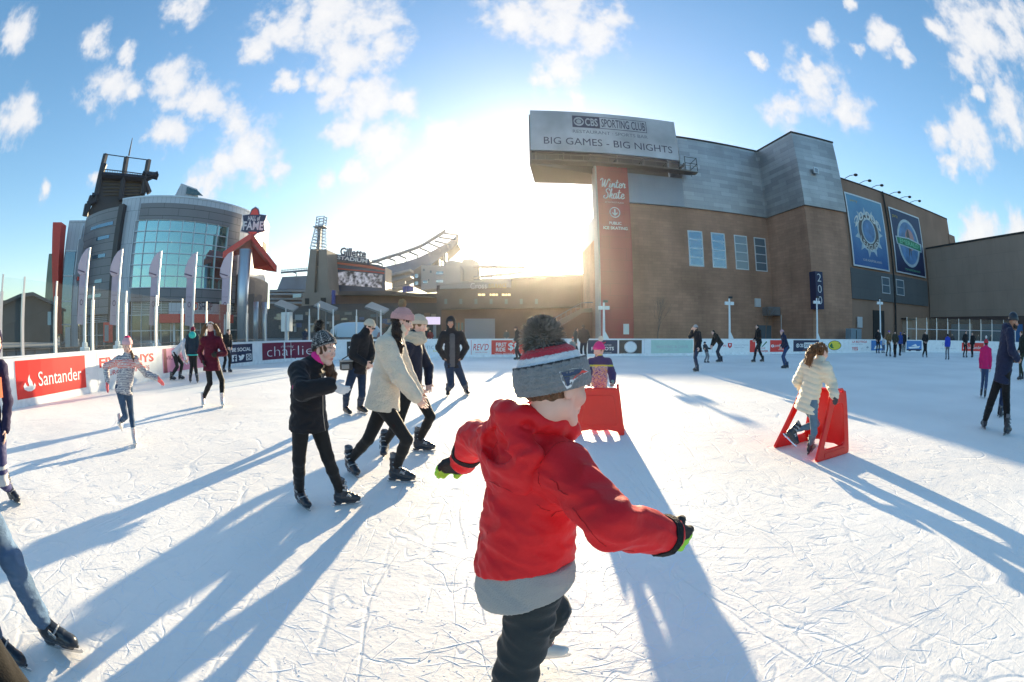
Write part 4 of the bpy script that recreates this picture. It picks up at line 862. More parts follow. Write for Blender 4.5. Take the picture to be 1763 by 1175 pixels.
crest(137, 441, 58.8, 2.2, 7.6, R(-52), 'tall crest sign on the left grey wing', [('THE', -.2, .2, .1, .2), ('HALL', -.44, .44, -.12, .09), ('FAME', -.44, .44, -.32, -.15)])
c = PD(137, 481, 58.9); MB().box(c, (1.5, .2, .45), R(-52)).build('red_plate', m_hred, hall)

# ================================================================= STADIUM BEYOND THE HALL
m_conc = mat('concrete', (.24, .215, .19), .85, var=.12, vscale=.15)
m_steel = mat('stadium_steel', (.18, .22, .27), .5, .3)
m_navy = mat('stadium_navy', (.035, .06, .12), .45, var=.15, vscale=.1)
m_seat = mat('seat_blue', (.12, .17, .24), .6, var=.2, vscale=.2)
m_sbrick = mat('stadium_brick', (.17, .095, .075), .8, var=.2, vscale=.2)
m_stone = mat('stadium_pale', (.34, .35, .36), .6, var=.1, vscale=.1)
m_sdark = mat('stadium_dark', (.055, .052, .058), .6, var=.3, vscale=.15)
Y0 = 130
tower = thing('lighthouse_tower', 'tapered concrete tower with a steel lantern frame left of the scoreboard', 'tower', PYY(545, 565, Y0 + 4))
mb = MB()
def tower_slab(pts, Y, t): plate(mb, pts, Y, t)
tower_slab([(525, 505), (526, 497), (534, 430), (545, 429), (541, 497), (541, 526), (525, 526)], Y0, 9)
tower_slab([(549, 429), (562.5, 430), (566, 497), (569, 505), (570, 526), (549, 526)], Y0, 9)
mb.build('concrete_slab', m_conc, tower)
mb = MB(); plate(mb, [(541, 458), (549.3, 458), (550, 526), (540, 526)], Y0 + 1.5, 6); mb.build('recessed_core', m_conc, tower)
mb = MB(); plate(mb, [(543.5, 432), (550, 432), (549.2, 458), (542.5, 458)], Y0 + 1, 6); mb.build('dark_slot', m_sdark, tower)
mb = MB(); plate(mb, [(521, 504), (571, 504), (574, 530), (574, 570), (519, 570), (519, 530)], Y0 - .5, 12); mb.build('tower_base', m_conc, tower)
mb = MB(); plate(mb, [(525, 514), (532, 514), (532, 524), (525, 524)], Y0 - .7, .15); plate(mb, [(552, 513), (561, 513), (561, 524), (552, 524)], Y0 - .7, .15); mb.build('opening', m_black, tower)
mb = MB()
c0 = PYY(548, 430, Y0 + 4); c1 = PYY(552, 392, Y0 + 4); c2 = PYY(554, 374, Y0 + 4)
mb.box(((c0.x + c1.x) / 2, c0.y, (c0.z + c1.z) / 2), (1.3, 1.3, c1.z - c0.z)); mb.box((c1.x, c1.y, c1.z), (4.2, 4.2, .35))
for k in range(7):
    z = c0.z + (c1.z - c0.z) * (k + .4) / 7; cx_ = c0.x + (c1.x - c0.x) * (k + .4) / 7; r = 3.3 - k * .17
    for a in range(8):
        p = Vector((cx_ + r * math.cos(a * .785), c0.y + r * math.sin(a * .785), z)); q = Vector((cx_ + r * math.cos((a + 1) * .785), c0.y + r * math.sin((a + 1) * .785), z)); mb.tube([p, q], .10, 4)
        if a % 2 == 0: mb.tube([(cx_, c0.y, z), p], .08, 4)
for a in range(8):
    r0, r1 = 3.3, 2.1; mb.tube([(c0.x + r0 * math.cos(a * .785), c0.y + r0 * math.sin(a * .785), c0.z), (c1.x + r1 * math.cos(a * .785), c1.y + r1 * math.sin(a * .785), c1.z)], .09, 4)
for sx in (-1, 1):
    for sy in (-1, 1): mb.tube([(c1.x + sx * 1.5, c1.y + sy * 1.2, c1.z), (c2.x + sx * 1.5, c2.y + sy * 1.2, c2.z)], .17, 4)
for k in range(4):
    z = c1.z + (c2.z - c1.z) * (k + .6) / 3.7
    for s_ in (-1, 1): mb.tube([(c1.x - 1.5, c1.y + s_ * 1.2, z), (c1.x + 1.5, c1.y + s_ * 1.2, z)], .12, 4); mb.tube([(c1.x + s_ * 1.5, c1.y - 1.2, z), (c1.x + s_ * 1.5, c1.y + 1.2, z)], .12, 4)
mb.build('lantern_frame', m_steel, tower)

sb = thing('stadium_scoreboard', 'navy scoreboard with a long grey and white picture screen beside the tower', 'scoreboard', PYY(612, 560, Y0 + 12))
mb = MB(); plate(mb, [(563, 448), (600, 446), (663, 460), (664, 506), (563, 503)], Y0 + 10, 8); mb.build('cabinet', m_navy, sb)
mb = MB(); plate(mb, [(563, 450), (640, 458), (662, 464), (662, 466), (563, 452.5)], Y0 + 9.7, .3); plate(mb, [(563, 460), (661, 469.5), (661, 471.5), (563, 462.5)], Y0 + 9.7, .3); mb.build('red_line', mat('led_red', (.45, .06, .04), .5), sb)
mb = MB(); plate(mb, [(565, 472), (600, 467), (658, 473.5), (657, 496), (567, 489.5)], Y0 + 9.6, .35)
scr = bpy.data.materials.new('screen'); scr.use_nodes = True
def _scr(m):
    N, L = m.node_tree.nodes, m.node_tree.links; b = N['Principled BSDF']; t = N.new('ShaderNodeTexCoord'); v = N.new('ShaderNodeTexVoronoi'); v.inputs['Scale'].default_value = .42; L.new(t.outputs['Object'], v.inputs['Vector'])
    n = N.new('ShaderNodeTexNoise'); n.inputs['Scale'].default_value = .8; n.inputs['Detail'].default_value = 6; L.new(t.outputs['Object'], n.inputs['Vector']); a = N.new('ShaderNodeMath'); a.operation = 'MULTIPLY_ADD'; L.new(v.outputs['Distance'], a.inputs[0]); a.inputs[1].default_value = .25; L.new(n.outputs['Fac'], a.inputs[2])
    r = N.new('ShaderNodeValToRGB'); L.new(a.outputs[0], r.inputs[0]); e = r.color_ramp.elements; e[0].position = .50; e[0].color = (.02, .02, .03, 1); e[1].position = .78; e[1].color = (.62, .6, .66, 1)
    L.new(r.outputs[0], b.inputs['Base Color']); L.new(r.outputs[0], b.inputs['Emission Color']); b.inputs['Emission Strength'].default_value = .12; b.inputs['Roughness'].default_value = .5
_scr(scr); mb.build('picture_screen', scr, sb)
mb = MB(); plate(mb, [(574, 437), (637, 446.5), (637, 456), (575, 448)], Y0 + 9, 1.5); sgb = mb.build('name_board', m_navy, sb)
def pfn(pa, pb, pc, Y):   # frame from three photo points (origin, +u, +v) on the plane Y
    a, b_, c_ = PYY(*pa, Y), PYY(*pb, Y), PYY(*pc, Y); return lambda u, v, w: a + (b_ - a) * u + (c_ - a) * v + Vector((0, -w, 0))
mb = MB(); fit_text(mb, 'STADIUM', pfn((581, 446.5), (633, 453.5), (581, 440), Y0 + 8.9), 0, 1, 0, 1, .05, offset=.03, shear=.1); mb.build('lettering', m_let, sb)
fnG = pfn((586, 439.5), (630, 444.5), (586, 426), Y0 + 8.9)
mb = MB(); fit_text(mb, 'Gillette', fnG, -.02, 1.02, -.08, 1.06, -.2, offset=.06, shear=.15); mb.build('letter_edge', m_let, sb)
mb = MB(); fit_text(mb, 'Gillette', fnG, 0, 1, 0, 1, .3, offset=.02, shear=.15); mb.build('lettering', m_navy, sb)
mb = MB(); plate(mb, [(566, 444), (573, 441), (575, 448), (600, 451), (652, 456), (652, 458), (566, 450)], Y0 + 11, 5); mb.build('sign_plinth', m_stone, sb)

# sweeping upper stand
st = thing('stadium_stand', 'curved upper seating stand rising to a pointed end with a steel truss', 'grandstand', PYY(735, 560, 185))
top = [(618, 446), (640, 452), (668, 444), (700, 434), (724, 425), (745, 413), (757, 406), (766, 400)]
out = [(640, 463), (665, 459), (695, 452), (720, 444), (745, 432), (765, 421), (780, 411), (788, 404)]
bot = [(645, 497), (668, 490), (700, 480), (722, 470), (740, 458), (760, 442), (775, 430), (787, 419)]
def YY(i): return 170 + i * 3.0
mb = MB(); vs = []; fs = []
for i in range(8):
    vs += [PYY(*out[i], YY(i) + 6), PYY(*bot[i], YY(i)), PYY(*bot[i], YY(i)) + Vector((0, 16, 0)), PYY(*out[i], YY(i) + 6) + Vector((0, 12, 0))]
for i in range(7):
    for k in range(4): k2 = (k + 1) % 4; fs.append((i * 4 + k, i * 4 + k2, i * 4 + 4 + k2, i * 4 + 4 + k))
fs += [(0, 1, 2, 3), (31, 30, 29, 28)]; mb.add(vs, fs); mb.build('seating_bowl', m_seat, st)
mb = MB(); C_ = catmull(top, 6); mb.tube([PYY(x, y, 168 + i * .45) for i, (x, y) in enumerate(C_)], .55, 6); mb.tube([PYY(x, y - 2.5, 168 + i * .45) for i, (x, y) in enumerate(C_)], .18, 5)
for i, (x, y) in enumerate(C_):
    a = PYY(x, y, 168 + i * .45); mb.tube([a, PYY(x + .5, y - 5.5, 168 + i * .45)], .16, 4)
    if i + 1 < len(C_): a2 = PYY((x + C_[i + 1][0]) / 2, (y + C_[i + 1][1]) / 2, 168 + i * .45); mb.tube([a2, a2 + Vector((0, 0, 1.3))], .14, 4)
mb.tube([PYY(x, y, 190) for x, y in [(766, 400), (765, 395), (768, 398), (771, 397), (770, 402)]], .2, 4)
for (x0, y0, x1, y1) in [(645, 451, 658, 455), (668, 445, 680, 449), (684, 439, 699, 445), (702, 433, 719, 440), (722, 427, 739, 434), (738, 419, 757, 427), (748, 415, 771, 421), (756, 409, 784, 413), (764, 402, 788, 405)]:
    mb.tube([PYY(x0, y0, 175), PYY(x1, y1, 180), PYY(x1, y1 + 6, 180)], .42, 4)
mb.tube([PYY(788, 404, 185), PYY(787, 419, 185), PYY(775, 431, 182)], .5, 5)
mb.build('roof_truss', m_steel, st)
mb = MB()
for (x, y0, y1, w) in [(766, 436, 458, 5), (756, 447, 458, 1.6), (760, 450, 456, 3)]: plate(mb, [(x - w / 2, y0), (x + w / 2, y0), (x + w / 2, y1), (x - w / 2, y1)], 183, 3)
mb.build('support_pier', m_steel, st)
mb = MB()
for i, (y0, y1, y2, y3) in enumerate([(475, 463, 479, 467), (485, 474, 488, 477), (500, 490, 503, 492)]): plate(mb, [(660, y0), (706, y1), (706, y3), (660, y2)], 165, 8)
plate(mb, [(663, 480), (698, 473), (698, 480), (663, 487)], 167, .5); plate(mb, [(663, 490), (698, 483), (698, 489), (663, 497)], 167, .5)
mb.build('concourse_deck', m_stone, st)
# left stand
sl = thing('stadium_stand', 'low dark seating stand with a light gantry between the hall and the tower', 'grandstand', PYY(500, 560, 175))
mb = MB(); plate(mb, [(486, 477), (530, 475), (530, 499), (477, 499)], 172, 14); mb.build('seating_bowl', m_seat, sl)
mb = MB()
for (y, h) in [(500, 2.5), (505, 3), (514, 2), (520, 3)]: plate(mb, [(464, y), (527, y), (527, y + h), (464, y + h)], 165, 6)
mb.build('concourse_deck', m_steel, sl)
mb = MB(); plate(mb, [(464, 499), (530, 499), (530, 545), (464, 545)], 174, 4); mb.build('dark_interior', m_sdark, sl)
mb = MB(); plate(mb, [(504, 507), (518, 506), (518, 512), (504, 513)], 164, .5); mb.build('lit_window', mat('pale_window', (.35, .55, .6), .3), sl)
mb = MB(); a, b_ = PYY(484, 470, 165), PYY(530, 466, 165); mb.tube([a, b_], .5, 5)
for i in range(18): p = a.lerp(b_, i / 17); mb.tube([p, p + Vector((0, 0, 1.6))], .14, 4)
mb.tube([a + Vector((0, 0, 1)), b_ + Vector((0, 0, 1))], .14, 4); mb.tube([PYY(505, 469, 165), PYY(510, 471, 165), PYY(510, 476, 168)], .3, 4); mb.build('light_gantry', m_steel, sl)
# pale service block, press roofs and low wings
pb = thing('pale_block', 'pale windowed block below the pointed end of the stand', 'building', PYY(760, 560, 150))
mb = MB(); plate(mb, [(725, 457), (793, 458), (793, 492), (725, 500)], 150, 12); mb.build('wall', m_stone, pb)
mb = MB(); plate(mb, [(712, 466), (724.5, 458), (724.5, 495), (712, 494)], 152, 12); mb.build('side_wall', m_conc, pb)
for (x, y, w, h) in [(728, 463, 3, 4), (740, 466, 3, 4), (751, 468, 12, 5), (728, 484, 8, 4), (737, 481, 2, 3), (751, 482, 12, 5), (714, 472, 6, 7), (714, 485, 6, 6)]:
    mb = MB(); plate(mb, [(x, y), (x + w, y), (x + w, y + h), (x, y + h)], 149.8, .15); mb.build('window', m_wglass if w < 5 else m_wglass2, pb)
rb = thing('roof_plant_block', 'grey rooftop plant rooms right of the pale block', 'building', PYY(820, 560, 165))
mb = MB(); plate(mb, [(768, 451), (776, 448), (796, 452), (797, 447), (812, 446), (824, 452), (826, 458), (768, 458)], 168, 10); plate(mb, [(794, 458), (826, 458), (826, 480), (794, 484)], 160, 10); mb.build('wall', m_stone, rb)
mb = MB()
for k, (y0, y1) in enumerate([(457, 458), (476, 467), (481, 478)]): plate(mb, [(815, y0), (905, y1), (905, y1 + 2.5), (815, y0 + 2.5)], 158, 4)
for x in range(822, 905, 8): plate(mb, [(x, 458), (x + .9, 458), (x + .9, 480), (x, 480)], 159, .5)
mb.build('open_deck', m_steel, rb)
# long low restaurant wing with fascia lettering, up to the pylon: the roof line that shades the far ice
lw = thing('stadium_wing', 'long brick and stone wing with a lettered fascia under the sun', 'building', PYY(900, 560, 101))
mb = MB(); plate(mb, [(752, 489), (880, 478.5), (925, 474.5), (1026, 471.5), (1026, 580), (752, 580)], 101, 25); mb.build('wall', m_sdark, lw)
mb = MB(); plate(mb, [(752, 489), (880, 478.2), (925, 474.2), (1030, 471.2), (1030, 474), (925, 477), (880, 481), (752, 491.5)], 100.5, 1); mb.build('roof_edge', m_stone, lw)
mb = MB(); plate(mb, [(757, 491.7), (880, 481.5), (880, 495), (757, 498)], 100.7, .3); mb.build('fascia', m_stone, lw)
fC = pfn((810, 498), (838, 497), (810, 488), 100.5); mb = MB(); fit_text(mb, 'Cross', fC, 0, 1, 0, 1, .05, offset=-.01); mb.build('lettering', m_let, lw)
mb = MB(); fit_text(mb, 'INSURANCE', pfn((841, 497), (872, 496.5), (841, 489), 100.5), 0, 1, 0, 1, .05); mb.build('lettering', mat('gold_letter', (.45, .33, .06), .5), lw)
mb = MB()
for (x, w) in [(823, 5), (829, 6), (843, 3), (847, 6), (854, 3), (864, 5), (870, 3), (874, 5)]: plate(mb, [(x, 506), (x + w, 506), (x + w, 509.5), (x, 509.5)], 100.6, .2)
mb.build('lit_window', mat('warm_window', (.8, .7, .4), .5, emit=(1, .8, .4, .55)), lw)
mb = MB()
for x in range(765, 925, 13):
    if x % 2: plate(mb, [(x, 515), (x + 5, 515), (x + 5, 524), (x, 524)], 100.6, .2)
mb.build('window', m_wglass, lw)
mb = MB(); plate(mb, [(760, 533), (1026, 530), (1026, 585), (760, 585)], 95, 5); mb.build('brick_base', m_sbrick, lw)
mb = MB(); plate(mb, [(758, 529), (1026, 526), (1026, 530), (758, 533)], 93, 7); mb.build('canopy_slab', m_sdark, lw)
mb = MB(); plate(mb, [(800, 549), (852, 549), (852, 585), (800, 585)], 94, .6); mb.build('pale_panel', m_stone, lw)
mb = MB()
for x in range(770, 800, 6): plate(mb, [(x, 556), (x + 3.6, 556), (x + 3.6, 580), (x, 580)], 94, .5)
mb.build('door', m_wglass, lw)
mb = MB(); plate(mb, [(905, 583), (1000, 532), (1026, 530), (1026, 537), (1004, 538), (930, 583)], 80, 3); mb.build('stair_flight', m_conc, lw)
mb = MB(); plate(mb, [(932, 583), (1004, 538.5), (1026, 537.5), (1026, 583)], 79.5, 2); mb.build('stair_wall', m_sbrick, lw)
mb = MB(); a, b_ = PYY(905, 577, 79), PYY(1000, 522, 79); mb.tube([a, b_, PYY(1026, 521, 79)], .08, 4)
for i in range(12): p = a.lerp(b_, i / 11); mb.tube([p, p - Vector((0, 0, 1.1))], .05, 4)
mb.build('handrail', m_steel, lw)
mb = MB()
# middle low brick building and dark plaza fronts
mw = thing('ticket_building', 'low brick building with a flat dark roof below the scoreboard', 'building', PYY(620, 560, 118))
mb = MB(); plate(mb, [(585, 508), (712, 506), (757, 505), (757, 580), (570, 580), (570, 508)], 118, 10); mb.build('wall', m_sbrick, mw)
mb = MB(); plate(mb, [(582, 502), (668, 501), (700, 504), (757, 508), (757, 513), (700, 509), (582, 508)], 115, 16); mb.build('roof', m_sdark, mw)
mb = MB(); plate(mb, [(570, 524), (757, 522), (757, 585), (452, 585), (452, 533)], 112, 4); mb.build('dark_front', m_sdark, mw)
rr = random.Random(21); cols_ = [m_wglass, m_sbrick, m_stone, m_conc, m_black, mat('plaza_brown', (.16, .10, .07), .7), mat('plaza_tan', (.30, .24, .18), .7), mat('plaza_blue', (.06, .10, .22), .6)]
for i in range(46):
    x = rr.uniform(462, 745); y = rr.uniform(536, 566); w = rr.uniform(3, 15); h = rr.uniform(3, 12); mb = MB(); plate(mb, [(x, y), (x + w, y), (x + w, y + h), (x, y + h)], 111.9 - i * .05, .04); mb.build(rr.choice(['shop_front', 'shop_sign', 'shop_window']), rr.choice(cols_), mw)
mb = MB(); plate(mb, [(571, 500), (576, 500), (576, 540), (571, 540)], 116, 1); mb.build('blue_column', mat('blue_column', (.03, .06, .3), .5), mw)
mb = MB(); plate(mb, [(700, 493), (711, 493), (711, 502), (700, 503)], 116, 1); plate(mb, [(693, 494), (699, 493), (699, 503), (693, 504)], 116, 1); mb.build('blue_sign', MATS['blue_column'], mw)
for i, (x, y, lab) in enumerate([(492, 529, 'left of the tower'), (560, 531, 'below the tower'), (648, 533, 'right of the brick building')]):
    o = thing('canopy_roof', 'pale gridded glass canopy panel ' + lab, 'canopy', PYY(x, 565, 92), 0, 'tilted glass canopies on the plaza')
    P1 = [PYY(x - 20, y - 3, 90), PYY(x - 8, y - 11, 96), PYY(x + 22, y + 1, 96), PYY(x + 12, y + 9, 90)]
    MB().add(P1 + [p + Vector((0, 0, .3)) for p in P1], [(0, 1, 2, 3), (4, 7, 6, 5), (0, 4, 5, 1), (1, 5, 6, 2), (2, 6, 7, 3), (3, 7, 4, 0)]).build('panel', mat('canopy_glass', (.16, .18, .16), .4), o)
    mb = MB()
    for k in range(5): mb.tube([P1[0].lerp(P1[3], k / 4) - Vector((0, .1, 0)), P1[1].lerp(P1[2], k / 4) - Vector((0, .1, 0))], .09, 4)
    for k in range(3): mb.tube([P1[0].lerp(P1[1], k / 2) - Vector((0, .1, 0)), P1[3].lerp(P1[2], k / 2) - Vector((0, .1, 0))], .09, 4)
    c = (P1[0] + P1[2]) / 2; mb.tube([(c.x, c.y, 0), (c.x, c.y, c.z)], .2, 5); mb.build('frame', m_steel, o)
# steel tower of seats behind the hall
bt = thing('steel_stand_tower', 'black steel end of the grandstand rising behind the curved hall', 'grandstand', PD(210, 560, 100))
D0 = 100
def dpl(mb, pts, D, t):
    P1 = [PD(x, y, D) for x, y in pts]; n = len(P1); q = Vector((P1[0].x, P1[0].y, 0)).normalized() * t; vs = P1 + [p + q for p in P1]
    mb.add(vs, [tuple(range(n)), tuple(range(2 * n - 1, n - 1, -1))] + [(i, (i + 1) % n, n + (i + 1) % n, n + i) for i in range(n)])
mb = MB(); dpl(mb, [(176, 302), (248, 306), (250, 345), (150, 372), (166, 338)], D0, 8); mb.build('seating_bowl', m_sdark, bt)
mb = MB()
for a, b_ in [((182, 266), (164, 345)), ((218, 271), (208, 345)), ((256, 276), (246, 335)), ((176, 302), (250, 308)), ((181, 283), (172, 305)), ((245, 300), (272, 306)), ((250, 310), (272, 300)), ((158, 338), (147, 372)), ((158, 338), (170, 338)), ((150, 352), (146, 372)), ((246, 305), (257, 333)), ((166, 345), (150, 352))]:
    mb.tube([PD(*a, D0 - 1), PD(*b_, D0 - 1)], .75, 5)
mb.build('steel_frame', mat('black_steel', (.012, .016, .03), .5), bt)
mb = MB()
for a, b_ in [((182, 266), (218, 271)), ((218, 271), (256, 276)), ((181, 292), (216, 296)), ((216, 296), (246, 300)), ((256, 296), (272, 298))]: mb.tube([PD(*a, D0 - 1), PD(*b_, D0 - 1)], .12, 4)
for i in range(16): x = 181 + i * 4.3; mb.tube([PD(x, 292 + i * .5, D0 - 1), PD(x - 1, 303 + i * .3, D0 - 1)], .07, 4)
mb.tube([PD(222, 268, D0), PD(228, 238, D0)], [.25, .1], 5); mb.build('railing', MATS['black_steel'], bt)
mb = MB()
for i in range(6): dpl(mb, [(178, 306 + i * 6), (246, 309 + i * 5), (246, 310.5 + i * 5), (178, 307.5 + i * 6)], D0 - .3, .3)
mb.build('seat_rows', mat('tan_rows', (.12, .09, .06), .7), bt)
# low dark building at the far left and distant woods
lb = thing('barn_building', 'low dark roofed building at the left edge behind the rink glass', 'building', PD(30, 560, 60))
mb = MB(); dpl(mb, [(-60, 530), (10, 521), (35, 509), (57, 506), (98, 527), (98, 590), (-60, 590)], 58, 20); mb.build('wall', mat('barn_wall', (.07, .08, .08), .7, var=.3, vscale=.3), lb)
mb = MB(); dpl(mb, [(-60, 527), (10, 517), (35, 506), (57, 503), (100, 524), (100, 529), (57, 509), (35, 512), (10, 524), (-60, 534)], 57, 22); mb.build('roof', mat('barn_roof', (.09, .10, .11), .6), lb)
mb = MB(); dpl(mb, [(10, 545), (30, 543), (30, 560), (10, 562)], 57.8, .1); mb.build('window', m_wglass, lb); mb = MB(); dpl(mb, [(82, 537), (88, 537), (88, 560), (82, 560)], 57.8, .1); mb.build('window', MATS['pale_window'], lb)
# plaza pieces seen through the glass
tent = thing('plaza_tent', 'pale blue domed tent on the plaza behind the glass', 'tent', PD(610, 580, 45)); c = PD(612, 580, 45)
mb = MB(); vs = []
for i in range(7):
    for k in range(20): r = 2.9 * math.cos(i * math.pi / 14) ** .8 if i < 6.5 else 0.01; vs.append((c.x + r * math.cos(k * .31416), c.y + r * math.sin(k * .31416), 1.0 + 1.5 * math.sin(i * math.pi / 12)))
mb.add(vs, [(i * 20 + k, i * 20 + (k + 1) % 20, i * 20 + 20 + (k + 1) % 20, i * 20 + 20 + k) for i in range(6) for k in range(20)] + [tuple(120 + k for k in range(20))]); mb.build('canopy', mat('tent_cloth', (.5, .6, .68), .6), tent, smooth=True)
mb = MB()
for k in range(6): a = k * 1.047; mb.box((c.x + 2.8 * math.cos(a), c.y + 2.8 * math.sin(a), .5), (.1, .1, 1.1))
mb.build('leg', m_steel, tent)
scn = thing('plaza_screen', 'pale lilac display screen on the plaza right of the scarf wearer', 'screen', PD(752, 575, 60))
mb = MB(); dpl(mb, [(733, 546), (758, 546), (758, 559), (733, 559)], 60, .5); mb.build('display', mat('lilac_screen', (.6, .5, .65), .5, emit=(.8, .65, .85, .25)), scn); c = PD(748, 560, 60.2); MB().bx(c.x - .2, c.x + .2, c.y, c.y + .3, 0, c.z).build('post', m_steel, scn)
ks = thing('photo_kiosk', 'red kiosk box by the curved building left of the window', 'kiosk', PD(188, 585, 40)); a = PD(178, 585, 40); b_ = PD(195, 585, 40)
mb = MB(); dpl(mb, [(178, 555), (194, 556), (194, 590), (178, 590)], 40, 1.5); mb.build('cabinet_body', m_hred, ks, bevel=.04); mb = MB(); dpl(mb, [(180, 560), (187, 560), (187, 588), (180, 588)], 39.9, .1); mb.build('poster_panel', m_stone, ks)
for i, (px, D, hh, lab) in enumerate([(387, 30, 3.6, 'pale round sign post beside the last football banner'), (495, 30, 2.6, 'pale grey post box behind the glass left of the maroon banner'), (548, 40, 3.9, 'thin pale lamp post behind the black beanie')]):
    c = PD(px, 580, D); o = thing('plaza_post', lab, 'post', (c.x, c.y, 0)); MB().tube([(c.x, c.y, 0), (c.x, c.y, hh)], .07, 8).build('post', m_pole, o)
    if i == 0: MB().box((c.x, c.y - .1, hh - .6), (.9, .12, 1.3), 0).build('sign_face', mat('sign_cream', (.45, .42, .33), .5), o, bevel=.05)
    if i == 1: MB().box((c.x, c.y - .1, 2.2), (.7, .5, 1.3), 0).build('box', m_pole, o, bevel=.03)
    if i == 2: MB().ball((c.x, c.y, hh), (.12, .12, .25)).build('lamp_head', m_pole, o)
for (px, D, w, h, lab) in [(780, 60, 2.6, 1.6, 'row of dark planters right of the lilac screen'), (565, 38, 1.6, 1.1, 'grey bench block behind the black beanie')]:
    c = PD(px, 583, D); o = thing('planter', lab, 'planter', (c.x, c.y, 0)); MB().box((c.x, c.y, h / 2), (w, 1, h)).build('box', m_conc, o, bevel=.05); mb = MB(); 
    for k in range(60): a = random.uniform(0, 6.28); p = Vector((c.x + random.uniform(-w / 2, w / 2) * .9, c.y + random.uniform(-.4, .4), h)); q = p + Vector((random.uniform(-.2, .2), random.uniform(-.2, .2), random.uniform(.3, .8))); mb.add([p, p + Vector((.06, 0, 0)), q], [(0, 1, 2)])
    mb.build('plant', mat('dry_leaf', (.08, .09, .04), .8), o)

m_wood = mat('wood_mass', (.05, .05, .045), .95, var=.4, vscale=.3)
mb = MB(); rr = random.Random(3)
for k in range(1500):
    a = R(rr.uniform(-95, 95)); D = rr.uniform(270, 330)
    if abs(a) < R(20): continue
    h = rr.uniform(4, 9.5); x, y = D * math.sin(a), D * math.cos(a); w = rr.uniform(2, 5)
    mb.add([(x - w, y, -.1), (x + w, y - w, -.1), (x + w * .7, y, h * .7), (x + rr.uniform(-1, 1), y, h), (x - w * .8, y - .5, h * .6)], [(0, 1, 2, 3, 4)])
tag(mb.build('distant_woods', m_wood), 'dark line of far woods along the horizon', 'woods', kind='stuff')
# ================================================================= FIGURES: one smooth surface per body or garment
try: import openvdb as vdb
except ImportError: import pyopenvdb as vdb
f32 = np.float32
def A3(v): return np.array([v[0], v[1], v[2]], f32)
def smin(a, b, k):
    if k <= 0: return np.minimum(a, b)
    h = np.clip(.5 + .5 * (b - a) / k, 0, 1); return b + (a - b) * h - k * h * (1 - h)
class S:                          # signed-distance solid
    def __init__(s): s.ops = []; s.lo = np.full(3, 1e9); s.hi = np.full(3, -1e9)
    def _b(s, p, r): p = np.array([p[0], p[1], p[2]]); s.lo = np.minimum(s.lo, p - r); s.hi = np.maximum(s.hi, p + r)
    def cone(s, a, ra, b, rb, ax=None, flat=1., k=.02):
        s._b(a, ra * 1.1); s._b(b, rb * 1.1); a, b = A3(a), A3(b); ba = b - a; L2 = float(ba @ ba) + 1e-9; x = None if ax is None else A3(Vector(ax).normalized())
        def f(P):
            q = P - a; t = np.clip((q @ ba) / L2, 0, 1); q = q - t[:, None] * ba
            if x is not None: q = q + (q @ x)[:, None] * x * (1 / flat - 1)
            return (np.sqrt((q * q).sum(1)) - (ra + (rb - ra) * t)) * min(1, flat)
        s.ops.append(('u', f, k)); return s
    def ell(s, c, r, F=None, k=.015, mode='u'):
        if mode == 'u': s._b(c, max(r) * 1.05)
        c = A3(c); M = np.eye(3, dtype=f32) if F is None else np.array([list(v) for v in F], f32); r = np.array(r, f32)
        def f(P):
            q = (P - c) @ M.T; k0 = np.sqrt(((q / r) ** 2).sum(1)); k1 = np.sqrt(((q / (r * r)) ** 2).sum(1)) + 1e-9; return k0 * (k0 - 1) / k1
        s.ops.append((mode, f, k)); return s
    def box(s, c, r, F=None, rd=.01, k=.01, mode='u'):
        if mode == 'u': s._b(c, max(r) * 1.4)
        c = A3(c); M = np.eye(3, dtype=f32) if F is None else np.array([list(v) for v in F], f32); r = np.array(r, f32) - rd
        def f(P):
            q = np.abs((P - c) @ M.T) - r; return np.sqrt((np.maximum(q, 0) ** 2).sum(1)) + np.minimum(q.max(1), 0) - rd
        s.ops.append((mode, f, k)); return s
    def cut(s, c, n, k=.004):
        c, n = A3(c), A3(Vector(n).normalized()); s.ops.append(('i', lambda P: (P - c) @ n, k)); return s
    def rough(s, fn): s.ops.append(('d', fn, 0)); return s
    def __call__(s, P):
        d = np.full(len(P), 1e3, f32)
        for m, f, k in s.ops:
            v = f(P)
            if m == 'u': d = smin(d, v, k)
            elif m == 's': d = -smin(-d, v, k)
            elif m == 'i': d = -smin(-d, -v, k)
            else: d = d + v
        return d.astype(f32)
    def mesh(s, h):
        lo = s.lo - 3 * h; B = 8; n = np.ceil((s.hi + 3 * h - lo) / (h * B)).astype(int); dims = n * B
        ci = np.stack(np.meshgrid(*[np.arange(k) for k in n], indexing='ij'), -1).reshape(-1, 3)
        cc = (lo + (ci * B + B / 2) * h).astype(f32); dc = s(cc); act = np.abs(dc) < B * h * 1.15 + .012
        bg = 3 * h; arr = np.where(dc > 0, bg, -bg).astype(f32).reshape(n)
        full = np.repeat(np.repeat(np.repeat(arr, B, 0), B, 1), B, 2)
        off = np.stack(np.meshgrid(*[np.arange(B)] * 3, indexing='ij'), -1).reshape(-1, 3)
        ai = ci[act]
        for c0 in range(0, len(ai), 400):
            blk = ai[c0:c0 + 400]; idx = (blk[:, None, :] * B + off[None]).reshape(-1, 3); v = np.clip(s((lo + idx * h).astype(f32)), -bg, bg)
            full[idx[:, 0], idx[:, 1], idx[:, 2]] = v
        g = vdb.FloatGrid(background=float(bg)); g.copyFromArray(full); vs, tr, q = g.convertToPolygons(isovalue=0.0, adaptivity=0.0)
        return (vs * h + lo).astype(np.float64), tr, q
